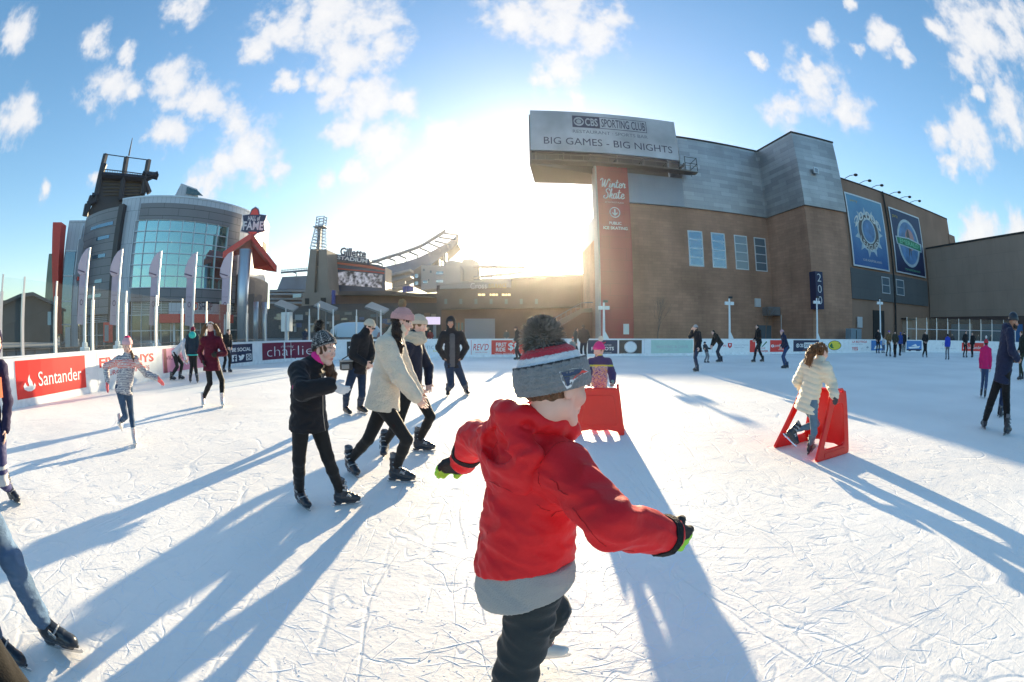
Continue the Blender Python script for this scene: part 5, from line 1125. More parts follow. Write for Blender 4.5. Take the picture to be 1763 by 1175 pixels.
def solid_obj(sdf, name, m, parent, h, col=None):
    v, t, q = sdf.mesh(h); me = bpy.data.meshes.new(name)
    faces = [tuple(x)[::-1] for x in q.tolist()] + [tuple(x)[::-1] for x in t.tolist()]
    me.from_pydata(v.tolist(), [], faces)
    if len(faces):
        f0 = me.polygons[int(np.argmax(v[q[:, 0], 2]))] if len(q) else me.polygons[0]
        if f0.normal.z < 0: me.flip_normals()
    me.polygons.foreach_set('use_smooth', [True] * len(me.polygons)); me.materials.append(m)
    if col is not None:
        c = np.ones((len(v), 4), f32); c[:, :3] = col(v); at = me.attributes.new('Col', 'FLOAT_COLOR', 'POINT'); at.data.foreach_set('color', c.ravel())
    me.update(); o = bpy.data.objects.new(name, me); COL.objects.link(o); return adopt(o, parent)
def fr(F, U):                     # frame rows: right, forward, up
    F = Vector(F).normalized(); Rt = F.cross(Vector(U)).normalized(); U2 = Rt.cross(F).normalized(); return (Rt, F, U2)
def loc(c, fm, r, f, u): return Vector(c) + fm[0] * r + fm[1] * f + fm[2] * u
def wob(P, f, sd=0.):
    x, y, z = P[:, 0] * f + sd, P[:, 1] * f + sd * 1.7, P[:, 2] * f + sd * .6
    return (np.sin(x + 1.7 * np.sin(y * .9 + 1.3 * np.sin(z * .8))) * np.sin(z + 1.5 * np.sin(x * .7)) + .5 * np.sin(2.3 * y + 1.9 * np.sin(1.7 * x + z)) * np.sin(2.1 * z + 1.4 * np.sin(1.3 * y)))
def folds(a, f=22., sd=0.): return lambda P: (a * (np.abs(wob(P * np.array([1, 1, 1.7], f32), f, sd)) - .5)).astype(f32)

SKIN = {'fair': (.72, .45, .36), 'tan': (.42, .24, .17)}
def skin_m(): return mat('skin', (.5, .3, .24), .5, attr=True, spec=.35, var=.05, vscale=30)
def cloth(name, col, rough=.85, bump=.25, bscale=120, var=.06, sheen=.1): return mat('cloth_' + name, col, rough, var=var, vscale=9, bump=bump, bscale=bscale, sheen=sheen, spec=.25)

def yawdir(D0, yaw, pitch=0):     # yaw: 0 towards the camera, 90 to the photo's right, 180 away
    r = Vector((D0.x, D0.y, 0)).normalized(); rt = Vector((r.y, -r.x, 0)); a = R(yaw)
    v = r * -math.cos(a) + rt * math.sin(a); return (v * math.cos(R(pitch)) + Vector((0, 0, math.sin(R(pitch))))).normalized()

def hand_sdf(s, w, d, n, side, k, curl, h, infl=0, spread=.12):     # wrist, direction, palm normal, thumb side vector
    X = Vector(d).normalized(); N = Vector(n); N = (N - X * N.dot(X)).normalized(); T_ = N.cross(X).normalized() * side
    s.cone(w - X * .01, .024 * k + infl, w + X * .03 * k, .026 * k + infl, N, .7, k=.012)
    s.box(w + X * .055 * k, (.042 * k + infl, .036 * k + infl, .013 * k + infl), (X, T_, N), rd=.011 * k, k=.01)
    rad = max(.0078 * k + infl, h * .8)
    for i, (y, L, a) in enumerate([(.029, .066, -.5), (.010, .076, -.1), (-.010, .072, .3), (-.028, .056, .9)]):
        p = w + X * (.090 - (.006 if i in (0, 3) else 0)) * k + T_ * y * k; dr = (X + T_ * (-spread * a)).normalized(); c = curl * (1 + .12 * i)
        seg = [L * k * .45, L * k * .32, L * k * .23]
        for j, sg in enumerate(seg):
            ang = c * (.35 + .55 * j); v = (dr * math.cos(ang) + N * math.sin(ang)); q = p + v * sg
            s.cone(p, rad * (1 - .07 * j), q, rad * (.93 - .07 * j), k=.003); p = q
    p = w + X * .030 * k + T_ * .030 * k; v1 = (X * .62 + T_ * .68 + N * (.25 + .3 * curl)).normalized(); q = p + v1 * .034 * k; v2 = (X * .85 + T_ * (.35 - .3 * curl) + N * (.3 + .4 * curl)).normalized()
    s.cone(p, rad * 1.5, q, rad * 1.15, k=.01); s.cone(q, rad * 1.15, q + v2 * .032 * k, rad * .95, k=.004)

def head_sdf(s, c, fm, k, neck=None):
    L = lambda r, f, u: loc(c, fm, r * k, f * k, u * k)
    s.ell(L(0, -.008, .028), (.073 * k, .092 * k, .086 * k), fm, k=.02)
    s.cone(L(0, .028, -.02), .060 * k, L(0, .052, -.090), .027 * k, k=.02)
    for e in (-1, 1):
        s.cone(L(e * .048, .0, -.050), .018 * k, L(e * .012, .055, -.095), .015 * k, k=.02)
        s.ell(L(e * .036, .056, -.026), (.027 * k, .026 * k, .026 * k), fm, k=.018)
        s.ell(L(e * .076, -.006, -.006), (.008 * k, .019 * k, .031 * k), fm, k=.006)
    s.cone(L(-.032, .074, .024), .014 * k, L(.032, .074, .024), .014 * k, k=.012)
    for e in (-1, 1): s.ell(L(e * .031, .096, .006), (.017 * k, .014 * k, .011 * k), fm, k=.008, mode='s')
    for e in (-1, 1): s.ell(L(e * .031, .074, .006), (.0125 * k,) * 3, fm, k=.001)
    s.cone(L(0, .080, .014), .008 * k, L(0, .103, -.027), .0115 * k, k=.008)
    for e in (-1, 1): s.ell(L(e * .012, .091, -.032), (.008 * k,) * 3, fm, k=.006)
    s.cone(L(-.019, .078, -.055), .0065 * k, L(.019, .078, -.055), .0065 * k, k=.005); s.cone(L(-.014, .078, -.066), .0075 * k, L(.014, .078, -.066), .0075 * k, k=.005)
    if neck is not None: s.cone(L(0, -.015, -.06), .052 * k, neck, .058 * k, k=.025)
def skin_col(c, fm, k, tone, cheeks=True):
    base = np.array(SKIN[tone]); M = np.array([list(v) for v in fm]); cc = np.array(list(c))
    def f(V):
        q = ((V - cc) @ M.T) / k; out = np.tile(base, (len(V), 1)); x, y, z = q[:, 0], q[:, 1], q[:, 2]; ax = np.abs(x)
        def mixin(w, col): out[:] = out * (1 - w[:, None]) + np.array(col) * w[:, None]
        near = (np.abs(z) < .14) & (y > .03) & (ax < .09)
        if cheeks: mixin(near * np.clip(1 - np.hypot(ax - .045, (z + .03)) / .028, 0, 1) * .55, (.60, .20, .16))
        mixin(near * np.clip(1 - np.hypot(x, (z + .022) * 1.0) / .02, 0, 1) * .4, (.60, .22, .18))
        mixin(near * np.clip(1.6 - np.hypot(x / .024, (z + .060) / .0095) * 1.2, 0, 1) * (y > .062) * .85, (.42, .12, .11))
        mixin(near * np.clip(1.5 - np.hypot((ax - .031) / .019, (z - .027 - .006 * np.cos((ax - .031) * 60)) / .006), 0, 1) * .7, (.16, .09, .05))
        e = near * (np.hypot((ax - .031) / .0135, (z - .006) / .0068) < 1) * (y < .0915) * (y > .07)
        mixin(e.astype(float), (.62, .60, .58)); mixin((e * (np.hypot(ax - .031, z - .006) < .0062)).astype(float), (.05, .04, .03))
        return out
    return f

# ---- skates: three kinds, modelled once, shared by every copy
_sk = {}
def skate_parts(kind, h=.006):
    if kind in _sk: return _sk[kind]
    tmp = bpy.data.objects.new('tmp', None); COL.objects.link(tmp)
    X = Vector((1, 0, 0)); Y = Vector((0, 1, 0)); Z = Vector((0, 0, 1))
    s = S(); s.cone((-.012, 0, -.035), .050, (-.002, 0, .12), .056, Y, .86); s.cone((-.035, 0, -.06), .044, (.13, 0, -.078), .040, Y, .95, k=.02); s.ell((.155, 0, -.078), (.045, .042, .036), k=.02)
    s.cone((.0, 0, .0), .048, (.10, 0, -.052), .036, Y, .9, k=.03); s.cut((0, 0, -.107), (0, 0, -1)); s.cut((0, 0, .125), (-.25, 0, 1))
    s.ell((.0, 0, .20), (.045, .036, .11), k=.004, mode='s')
    if kind == 'rental': s.rough(lambda P: (-.0035 * (np.sin(P[:, 2] * 95 + P[:, 0] * 30) > .55) * (P[:, 0] < .14)).astype(f32))
    col = {'rental': (.018, .024, .036), 'white': (.62, .60, .58), 'hockey': (.02, .02, .022)}[kind]
    boot = solid_obj(s, 'skate', mat('boot_' + kind, col, .32, bump=.08, bscale=30, var=.08), tmp, h)
    parts = []
    b = MB(); hold = mat('blade_holder', (.05, .055, .065), .4) if kind == 'rental' else (mat('blade_steel', (.6, .6, .62), .2, .9) if kind == 'white' else mat('holder_white', (.6, .6, .6), .4))
    b.prism([(-.085, -.106), (.19, -.106), (.19, -.112), (.155, -.116), (.13, -.132), (.05, -.132), (.03, -.118), (.0, -.118), (-.02, -.132), (-.075, -.132), (-.085, -.115)], lambda u, v, w: Vector((u, w - .010, v)), .020); parts.append(b.build('blade_holder', hold, None, bevel=.002))
    b = MB(); b.prism([(-.10, -.130), (.17, -.130), (.198, -.122), (.205, -.131), (.19, -.144), (.16, -.1498), (-.08, -.1498), (-.105, -.142)], lambda u, v, w: Vector((u, w - .002, v)), .004); parts.append(b.build('blade', mat('blade_steel', (.6, .6, .62), .2, .9), None))
    if kind == 'rental':
        for (x, z, a) in [(.045, .085, -.15), (.048, .035, -.2), (.085, -.025, -.75)]:
            b = MB(); b.tube([(x - .07 + (.03 if z < 0 else 0), -.050, z - .005), (x, -.048 if z > 0 else -.046, z), (x + .018, -.02, z + .012), (x + .022, .0, z + .015), (x + .018, .02, z + .012), (x, .048, z)], .0065, 6); b.box((x - .01, -.053, z), (.05, .010, .020), M=Matrix.Rotation(a * -1, 3, 'Y')); parts.append(b.build('buckle', mat('buckle_grey', (.30, .32, .34), .3, .3), None, bevel=.003))
        s = S(); s.cone((-.004, 0, .09), .050, (.0, 0, .155), .052, Y, .86); s.ell((.0, 0, .20), (.040, .032, .09), k=.004, mode='s'); s.cut((0, 0, .158), (.3, 0, 1)); parts.append(solid_obj(s, 'liner', mat('liner_grey', (.16, .17, .19), .9, bump=.3, bscale=90), tmp, .008))
    else:
        b = MB()
        for i in range(6): t = i / 5; x = .058 + .075 * (t ** 1.2); z = .10 - .145 * t; b.tube([(x - .004, -.024, z), (x + .012, 0, z + .010), (x - .004, .024, z)], .0035, 5)
        parts.append(b.build('lace', mat('lace', (.7, .7, .7) if kind == 'hockey' else (.45, .25, .3), .8), None))
    for o in [boot] + parts: o.parent = None; o.matrix_parent_inverse.identity(); COL.objects.unlink(o)
    bpy.data.objects.remove(tmp); _sk[kind] = (boot, parts); return _sk[kind]
def put_skate(kind, person_, ankle, toe, up, k, lab=None):
    boot, parts = skate_parts(kind); U = Vector(up).normalized(); F = Vector(toe); F = (F - U * F.dot(U)).normalized(); L = U.cross(F)
    M = Matrix.Translation(ankle) @ Matrix((F, L, U)).transposed().to_4x4() @ Matrix.Scale(k, 4)
    b = boot.copy(); COL.objects.link(b); b.parent = person_; b.matrix_parent_inverse = pinv(person_); b.matrix_basis = M
    if lab: b['label'] = lab
    for p in parts: c = p.copy(); COL.objects.link(c); c.parent = b
    return b

# ---- one person
def person(name_label, J, k, face, tone='fair', h=.009, hh=None, bodyyaw=None, top=None, legs=None, hat=None, hair=None, gloves=None, skate='rental', toes=None, hands=None, scarf=None, extras=None, cat='person', group=None, bw=1.0, shoe_up=None, eyes=True):
    """J: joints in metres. top/legs/hat/hair: garment descriptions."""
    hh = hh or h
    base = (J['al'] + J['ar']) / 2; root = thing('person', name_label, cat, (base.x, base.y, 0), 0, group)
    rt = (J['sr'] - J['sl']).normalized(); pel = (J['hl'] + J['hr']) / 2; chest = (J['sl'] + J['sr']) / 2
    spine = (chest - pel).normalized(); fwd = spine.cross(rt).normalized(); fa = spine.cross(rt)
    hk = J.get('hk', k) * .98 if isinstance(J.get('hk', k), float) else k
    fdir = yawdir(J['hd'], face[0], face[1]); up = Vector((0, 0, 1)); roll = face[2] if len(face) > 2 else 0
    fm = fr(fdir, up)
    if roll: q = Matrix.Rotation(R(roll), 3, fdir); fm = (q @ fm[0], fm[1], q @ fm[2])
    # body
    s = S(); nk = J.get('nk', chest + spine * .06 * k)
    s.cone(pel + spine * .02 * k, .105 * k * bw, pel + spine * (chest - pel).length * .45, .100 * k * bw, fwd, .72, k=.04); s.cone(pel + spine * (chest - pel).length * .45, .10 * k * bw, chest - spine * .10 * k, .125 * k * bw, fwd, .72, k=.04)
    s.cone(J['sl'], .045 * k, J['sr'], .045 * k, k=.04); s.cone(chest - spine * .02 * k, .06 * k, nk, .055 * k, k=.04)
    for a in 'lr':
        s.cone(J['s' + a], .044 * k, J['e' + a], .034 * k, k=.02); s.cone(J['e' + a], .034 * k, J['w' + a], .023 * k, k=.012)
        s.cone(J['h' + a], .075 * k, J['k' + a], .048 * k, k=.03); s.cone(J['k' + a], .048 * k, J['a' + a], .034 * k, k=.02)
        s.cone(J['a' + a], .034 * k, J['a' + a] + Vector((0, 0, -.02)), .03 * k, k=.01)
    head_sdf(s, J['hd'], fm, hk, nk)
    hands = hands or {}
    def hnd(s_, a, infl):
        hs = hands.get(a, {}); w = J['w' + a]; d = hs.get('d') or (w - J['e' + a]).normalized(); n = hs.get('n') or (fwd * .3 + rt * (1 if a == 'l' else -1))
        n = Vector(n)
        if abs(n.normalized().dot(Vector(d).normalized())) > .95: n = spine
        side = hs.get('side'); X = Vector(d).normalized(); N = (n - X * n.dot(X)).normalized(); T_ = N.cross(X)
        if side is None: side = 1 if T_.dot(fwd + Vector((0, 0, .2))) > 0 else -1
        hand_sdf(s_, Vector(w), d, n, side, k * hs.get('k', 1), hs.get('curl', .45), h, infl)
    for a in 'lr': hnd(s, a, 0)
    solid_obj(s, 'body', skin_m(), root, hh, skin_col(J['hd'], fm, hk, tone))
    # trousers
    if legs:
        s = S(); e = legs.get('r', .010) ; er = legs.get('rk', e); ea = legs.get('ra', e); up_ = legs.get('up', .06)
        s.cone(J['hl'] * .7 + pel * .3, .105 * k * bw + e * .5, J['hr'] * .7 + pel * .3, .105 * k * bw + e * .5, fwd, .9, k=.04); s.cone(pel, .11 * k * bw + e, pel + spine * up_ * k, .105 * k * bw + e, fwd, .78, k=.04)
        for a in 'lr':
            A, K, H = J['a' + a], J['k' + a], J['h' + a]; end = K.lerp(A, legs.get('len', .93))
            s.cone(H, .082 * k + e, K, .050 * k + er, k=.03); cf = K.lerp(A, .35)
            s.cone(K, .050 * k + er, cf, .047 * k + er, k=.02); s.cone(cf, .047 * k + er, end, .036 * k + ea, k=.02)
        am = legs.get('fold', .004)
        if am: s.rough(folds(am, legs.get('ff', 24), hash(name_label[:5]) % 7 if False else 1.3))
        solid_obj(s, legs.get('name', 'trousers'), legs['m'], root, h, legs.get('col'))
    # upper garment
    tops = top if isinstance(top, list) else ([top] if top else [])
    for tp in tops:
        s = S(); e = tp.get('r', .02); n_ = tp.get('name', 'jacket'); Ls = (chest - pel).length; wa = tp.get('waist', .118) * bw; hemd = tp.get('hem', .06); hr_ = tp.get('hemr', wa + .015)
        lo_ = pel - spine * hemd * k + tp.get('hemoff', Vector((0, 0, 0))); fl = tp.get('flat', .76)
        s.cone(chest - spine * .08 * k, .135 * k * bw + e, pel + spine * Ls * .38, wa * k + e, fwd, fl, k=.05); s.cone(pel + spine * Ls * .38, wa * k + e, lo_, hr_ * k + e, fwd, fl + .04, k=.05)
        s.cone(J['sl'], .050 * k + e, J['sr'], .050 * k + e, k=.05); s.cone(chest, .07 * k + e, nk, .058 * k + e * .6, k=.04)
        if tp.get('sleeves', True):
            wr = tp.get('wr', .030); sr_ = tp.get('sr', .052)
            for a in 'lr':
                W = J['e' + a].lerp(J['w' + a], tp.get('slen', 1.0)); s.cone(J['s' + a], sr_ * k + e, J['e' + a], (sr_ - .010) * k + e, k=.028); s.cone(J['e' + a], (sr_ - .010) * k + e, W, wr * k + e * .8, k=.015)
        if tp.get('collar'): cr = tp['collar']; s.cone(nk - spine * .02 * k, .068 * k + e * .5, nk + (J['hd'] - nk).normalized() * cr * k, .070 * k + e * .3, k=.015)
        if tp.get('hood') == 'down':
            b_ = nk - fwd * .075 * k + spine * .01 * k; s.ell(b_, (.115 * k, .075 * k, .065 * k), (rt, fwd, spine), k=.03); s.cone(nk + rt * -.085 * k, .035 * k, nk + rt * .085 * k, .035 * k, k=.04)
        if tp.get('hood') == 'up':
            s.ell(loc(J['hd'], fm, 0, -.020 * k, .018 * k), (.102 * k, .120 * k, .125 * k), fm, k=.03); s.cone(loc(J['hd'], fm, 0, -.03 * k, -.05 * k), .09 * k, nk, .09 * k, k=.04)
            s.ell(loc(J['hd'], fm, 0, .115 * k, -.012 * k), (.068 * k, .110 * k, .098 * k), fm, k=.012, mode='s')
        if tp.get('open'):    # front left open, a wedge is taken out down the middle
            w_ = tp['open']; cF = pel.lerp(chest, .45) + fwd * .19 * k; s.box(cF, (w_ * k, .10 * k, .42 * k), (rt, fwd, spine), rd=.01, k=.01, mode='s')
        for fx in tp.get('extra', []): fx(s)
        if tp.get('puff'):
            pf_ = tp['puff']; c0 = A3(pel); sp = A3(spine)
            s.rough(lambda P, pf_=pf_, c0=c0, sp=sp: (.018 * k * (np.abs(np.abs(np.sin(((P - c0) @ sp + .006 * np.sin(P[:, 0] * 25) + .006 * np.sin(P[:, 1] * 21)) * np.pi / pf_)) ** .5 - 1) - .4)).astype(f32))
        am = tp.get('fold', .006)
        if am: s.rough(folds(am, tp.get('ff', 20), tp.get('sd', .7)))
        s.cut(lo_, -spine if not tp.get('hemn') else tp['hemn'])
        solid_obj(s, n_, tp['m'], root, tp.get('h', h), tp.get('col'))
    L = lambda r, f, u: loc(J['hd'], fm, r * hk, f * hk, u * hk)
    # hair
    if hair:
        s = S()
        if hair.get('cap', True):
            s.ell(L(0, -.018, .030), (.080 * hk, .094 * hk, .093 * hk), fm, k=.02); s.ell(L(0, .088, -.035), (.066 * hk, .075 * hk, .088 * hk), fm, k=.01, mode='s')
            if hair.get('short'): s.cut(L(0, 0, -.045), -fm[2])
        for tail in hair.get('tails', []):
            pts, rs_ = tail
            for i in range(len(pts) - 1): s.cone(pts[i], rs_[i], pts[i + 1], rs_[i + 1], k=.02)
        sd = hair.get('sd', 1.); am = hair.get('amp', .004)
        s.rough(lambda P: (am * (np.sin(P[:, 0] * 190 + 5 * np.sin(P[:, 2] * 13 + sd)) * np.sin(P[:, 1] * 180 + 4 * np.sin(P[:, 2] * 11)) + .9 * wob(P, 38, sd))).astype(f32))
        hm = mat('hair_' + hair['n'], hair['c'], .5, var=.45, vscale=30, bump=.9, bscale=45, stretch=(4, 4, .5), spec=.4)
        ho = solid_obj(s, 'hair', hm, root, max(.005, h * .8))
        if hair.get('strands'):
            b = MB(); rr = random.Random(5)
            for tail in hair.get('tails', []):
                pts, rs_ = tail
                for _ in range(hair['strands']):
                    o_ = [Vector((rr.gauss(0, 1), rr.gauss(0, 1), rr.gauss(0, .5))) for _ in range(2)]; ph = rr.uniform(0, 6); ln = rr.uniform(.6, 1.12); vs = []
                    m_ = 9
                    for i in range(m_):
                        t = i / (m_ - 1) * (len(pts) - 1) * ln; ii = min(int(t), len(pts) - 2); fr_ = t - ii; p = pts[ii].lerp(pts[ii + 1], fr_) ; r_ = rs_[ii] + (rs_[ii + 1] - rs_[ii]) * min(fr_, 1)
                        p = p + (o_[0].normalized()) * r_ * 1.05 + Vector((math.sin(ph + t * 4), math.cos(ph + t * 4), 0)) * hair.get('curl', .004); vs += [p - rt * .0011, p + rt * .0011]
                    b.add(vs, [(2 * i, 2 * i + 1, 2 * i + 3, 2 * i + 2) for i in range(m_ - 1)])
            b.build('strands', hm, ho)
    # hat
    if hat:
        t = hat.get('t', .012); kn = hat.get('kind', 'beanie'); tilt = hat.get('tilt', -.25); q = (fm[2] + fm[1] * tilt).normalized(); lowp = L(0, 0, hat.get('low', .028)); qf = q.cross(fm[0]); hf = (fm[0], q.cross(fm[0]) * 1, q)
        hf = (fm[0], -(fm[0].cross(q)) * -1 if False else q.cross(fm[0]).normalized(), q)
        ec = L(0, -.010, .030); tall = hat.get('tall', 1.0)
        s = S(); s.ell(ec, ((.076 + t) * hk, (.095 + t) * hk, (.088 + t) * hk * tall), hf, k=.01); s.cut(lowp, -q)
        if kn == 'beanie' and hat.get('cuff', True):
            ch = hat.get('cuffh', .05) * hk; s2 = []
            M_ = np.array([list(v) for v in hf], f32); cc = A3(ec); lp = A3(lowp); qq = A3(q); rr_ = np.array([(.076 + t + .007) * hk, (.095 + t + .007) * hk, (.088 + t + .02) * hk * tall], f32)
            def cuff(P):
                g = (P - cc) @ M_.T; k0 = np.sqrt(((g / rr_) ** 2).sum(1)); k1 = np.sqrt(((g / (rr_ * rr_)) ** 2).sum(1)) + 1e-9; d = k0 * (k0 - 1) / k1; z = (P - lp) @ qq
                return np.maximum(d, np.maximum(z - ch, -z - .004))
            s.ops.append(('u', cuff, .004))
        rb = hat.get('rib', .0016)
        if rb:
            M2 = np.array([list(v) for v in hf], f32); c2 = A3(ec)
            s.rough(lambda P: (rb * np.sin(np.arctan2((P - c2) @ M2[0], (P - c2) @ M2[1]) * hat.get('nr', 42)) + rb * .8 * np.sin(((P - c2) @ M2[2]) * 420)).astype(f32))
        ho = solid_obj(s, 'hat', hat['m'], root, hat.get('h', min(h, .006)), (lambda V: hat['col'](V, ec, hf, hk)) if hat.get('col') else None)
        if hat.get('pom'):
            pr, pmat = hat['pom'][:2]; po = hat.get('pomoff', Vector((0, 0, 0))); pc = ec + q * ((.088 + t) * hk * tall + pr * .75) + po
            b = MB(); rr = random.Random(11); n = hat.get('pn', 500)
            b.ball(pc, pr * .72, 14, 9)
            for _ in range(n):
                d = Vector((rr.gauss(0, 1), rr.gauss(0, 1), rr.gauss(0, 1))).normalized(); a = d.cross(Vector((.3, .2, 1))).normalized() * pr * .055; e2 = (d + Vector((rr.gauss(0, .22), rr.gauss(0, .22), rr.gauss(0, .22)))).normalized(); tip = pc + e2 * pr * rr.uniform(.85, 1.12); bs = pc + d * pr * .5
                b.add([bs - a, bs + a, tip + a * .6, tip - a * .6], [(0, 1, 2, 3)])
            b.build('pompom', pmat, ho)
    if scarf:
        s = S(); c = nk + spine * .02 * k
        for lay, (dz, rr_, th) in enumerate(scarf.get('rings', [(0, .085, .035), (.035, .078, .03), (-.03, .09, .03)])):
            n = 10
            for i in range(n):
                a0, a1 = 2 * math.pi * i / n, 2 * math.pi * (i + 1) / n; g = lambda a_: c + rt * math.cos(a_) * rr_ * k + fwd * (math.sin(a_) * rr_ * k * 1.05 + .012) + spine * (dz * k - .02 * k * math.sin(a_ + lay))
                s.cone(g(a0), th * k, g(a1), th * k, k=.01)
        s.rough(folds(.006, 45, 2.)); solid_obj(s, 'scarf', scarf['m'], root, .007)
    if gloves:
        for a in 'lr':
            if a in gloves.get('skip', ''): continue
            s = S(); hnd(s, a, gloves.get('t', .004)); s.cone(J['w' + a] - (J['w' + a] - J['e' + a]).normalized() * .05 * k, .034 * k, J['w' + a], .031 * k, k=.01)
            solid_obj(s, 'glove', gloves['m'], root, max(.0045, hh * .8), (lambda V, a=a: gloves['col'](V, a)) if gloves.get('col') else None)
    if skate:
        for a in 'lr':
            t = (toes or {}).get(a, fwd); sh = (J['k' + a] - J['a' + a]).normalized(); upv = (shoe_up or {}).get(a, (Vector((0, 0, 1)) * 1.0 + sh * .0))
            put_skate(skate, root, J['a' + a], t, upv, J.get('sk', k))
    for fn in (extras or []): fn(root, J, k, fm, fwd, rt, spine, L)
    return root

# ================================================================= PEOPLE
def foot(hx, hy, tx, ty, k):      # heel and toe of a blade on the ice
    a, b_ = PG(hx, hy), PG(tx, ty); d = (b_ - a).normalized(); p = a + d * .10 * k; return Vector((p.x, p.y, .150 * k)), d
def joints(D, **kw):
    o = {}
    for n, v in kw.items(): o[n] = v if not isinstance(v, tuple) else PD(v[0], v[1], D + (v[2] if len(v) > 2 else 0))
    return o
def lim(J, name):
    ln = lambda a, b_: round((J[a] - J[b_]).length, 2)
    if 'DEBUG' in globals(): print('LIMBS', name, 'uarm', ln('sl', 'el'), ln('sr', 'er'), 'farm', ln('el', 'wl'), ln('er', 'wr'), 'thigh', ln('hl', 'kl'), ln('hr', 'kr'), 'shin', ln('kl', 'al'), ln('kr', 'ar'), 'torso', round(((J['sl'] + J['sr']) / 2 - (J['hl'] + J['hr']) / 2).length, 2), 'shw', ln('sl', 'sr'), 'hdz', round(J['hd'].z, 2), 'hipz', round(J['hl'].z, 2))
def reach(J, a, b_, c, L1, L2):  # keep the hand and shoulder where they are and bring the middle joint to true lengths
    A, B_, C_ = J[a], J[b_], J[c]; d = C_ - A; D = d.length
    if D > (L1 + L2) * .985: J[c] = C_ = A + d * ((L1 + L2) * .985 / D); d = C_ - A; D = d.length
    x = (L1 * L1 - L2 * L2 + D * D) / (2 * D); y = math.sqrt(max(L1 * L1 - x * x, 1e-6)); n = d / D; off = (B_ - A) - n * (B_ - A).dot(n)
    if off.length < 1e-4: off = Vector((0, 0, -1)) - n * n.dot(Vector((0, 0, -1)))
    J[b_] = A + n * x + off.normalized() * y
def fixlimbs(J, k, legs=True):
    for a in 'lr':
        reach(J, 's' + a, 'e' + a, 'w' + a, .29 * k, .25 * k)
        if legs:
            A, C_ = J['h' + a], J['a' + a]; L = (C_ - A).length; t = max(.44 * k, L * .5 / .985); t2 = max(.40 * k, L * .5 / .985); reach(J, 'h' + a, 'k' + a, 'a' + a, t, t2)

BLK = cloth('black', (.014, .014, .017), .8); LEG = cloth('leggings', (.011, .011, .012), .7, bump=.1); JEAN = cloth('jeans', (.045, .085, .15), .85, var=.25); JEAND = cloth('jeans_dark', (.02, .035, .07), .85, var=.2)

# ---- 1 the boy in the red jacket
k = .77
J = dict(hd=PD(955, 668, 1.12), nk=PD(918, 738, 1.17), sr=PD(968, 808, 1.05), sl=PD(872, 770, 1.27), er=PD(1066, 878, .99), wr=PD(1147, 922, 1.00), el=PD(826, 768, 1.44), wl=PD(797, 794, 1.60),
         hr=PD(930, 985, 1.10), hl=PD(880, 970, 1.20), kr=PD(880, 1150, 1.05), kl=PD(966, 1048, 1.30), al=PD(915, 1104, 1.42), ar=Vector((-.10, 1.02, .12)))
J['ar'] = Vector((J['hr'].x - .10, J['hr'].y - .06, .115)); J['al'] = Vector((J['al'].x, J['al'].y, .135)); J['hk'] = .93; J['sk'] = .76
_ar = J['ar'].copy(); fixlimbs(J, k); J['ar'] = _ar; J['kr'] = J['hr'].lerp(_ar, .52) + Vector((.0, .015, 0)); lim(J, 'boy')
def beaniecol(V, ec, hf, hk):
    z = (V - np.array(list(ec))) @ np.array(list(hf[2])) / hk; out = np.tile(np.array([.20, .21, .22]), (len(V), 1))
    out[z > .042] = (.02, .02, .025); out[z > .047] = (.70, .70, .72); out[z > .066] = (.50, .03, .05); out[z > .088] = (.03, .03, .035); out[z > .094] = (.16, .16, .17); return out
m_redj = cloth('red_shell', (.66, .012, .018), .55, bump=.35, bscale=16, var=.05, sheen=.05)
m_hat1 = mat('knit_grey', (.3, .3, .3), .9, attr=True, bump=.5, bscale=160, var=.12, vscale=60, sheen=.2)
m_pomg = mat('pom_grey', (.21, .185, .165), .9, var=.6, vscale=25, sheen=.3)
def boy_hood():
    s = S(); nk = J['nk']; rt = (J['sr'] - J['sl']); rt.z = 0; rt.normalize(); F = Vector((0, 0, 1)).cross(rt); U = Vector((0, 0, 1)); n = 12
    for i in range(n):       # rolled hood round the neck, high at the nape, crossing under the chin
        g = lambda t: nk + rt * math.cos(t) * .092 + F * (math.sin(t) * .095 + .010) + U * (.022 - .034 * math.sin(t))
        a0, a1 = 2 * math.pi * i / n, 2 * math.pi * (i + 1) / n; s.cone(g(a0), .030, g(a1), .030, k=.015)
    s.ell(nk - F * .088 - U * .070, (.135, .052, .125), (rt, F, U), k=.02)          # the hood lying down the back
    s.cone(nk - F * .085 + rt * .13 - U * .03, .024, nk - F * .10 - U * .19, .022, k=.02); s.cone(nk - F * .085 - rt * .13 - U * .03, .024, nk - F * .10 - U * .19, .022, k=.02)
    s.ell(nk - F * .118 - U * .035, (.070, .030, .050), (rt, F, U), k=.015, mode='s')
    s.rough(folds(.007, 27, 3.1)); s.rough(lambda P: (.003 * (np.abs(np.sin(P[:, 2] * 46 + P[:, 0] * 34 + 3 * np.sin(P[:, 0] * 17 + P[:, 1] * 9))) ** .5 - .7)).astype(f32)); return s
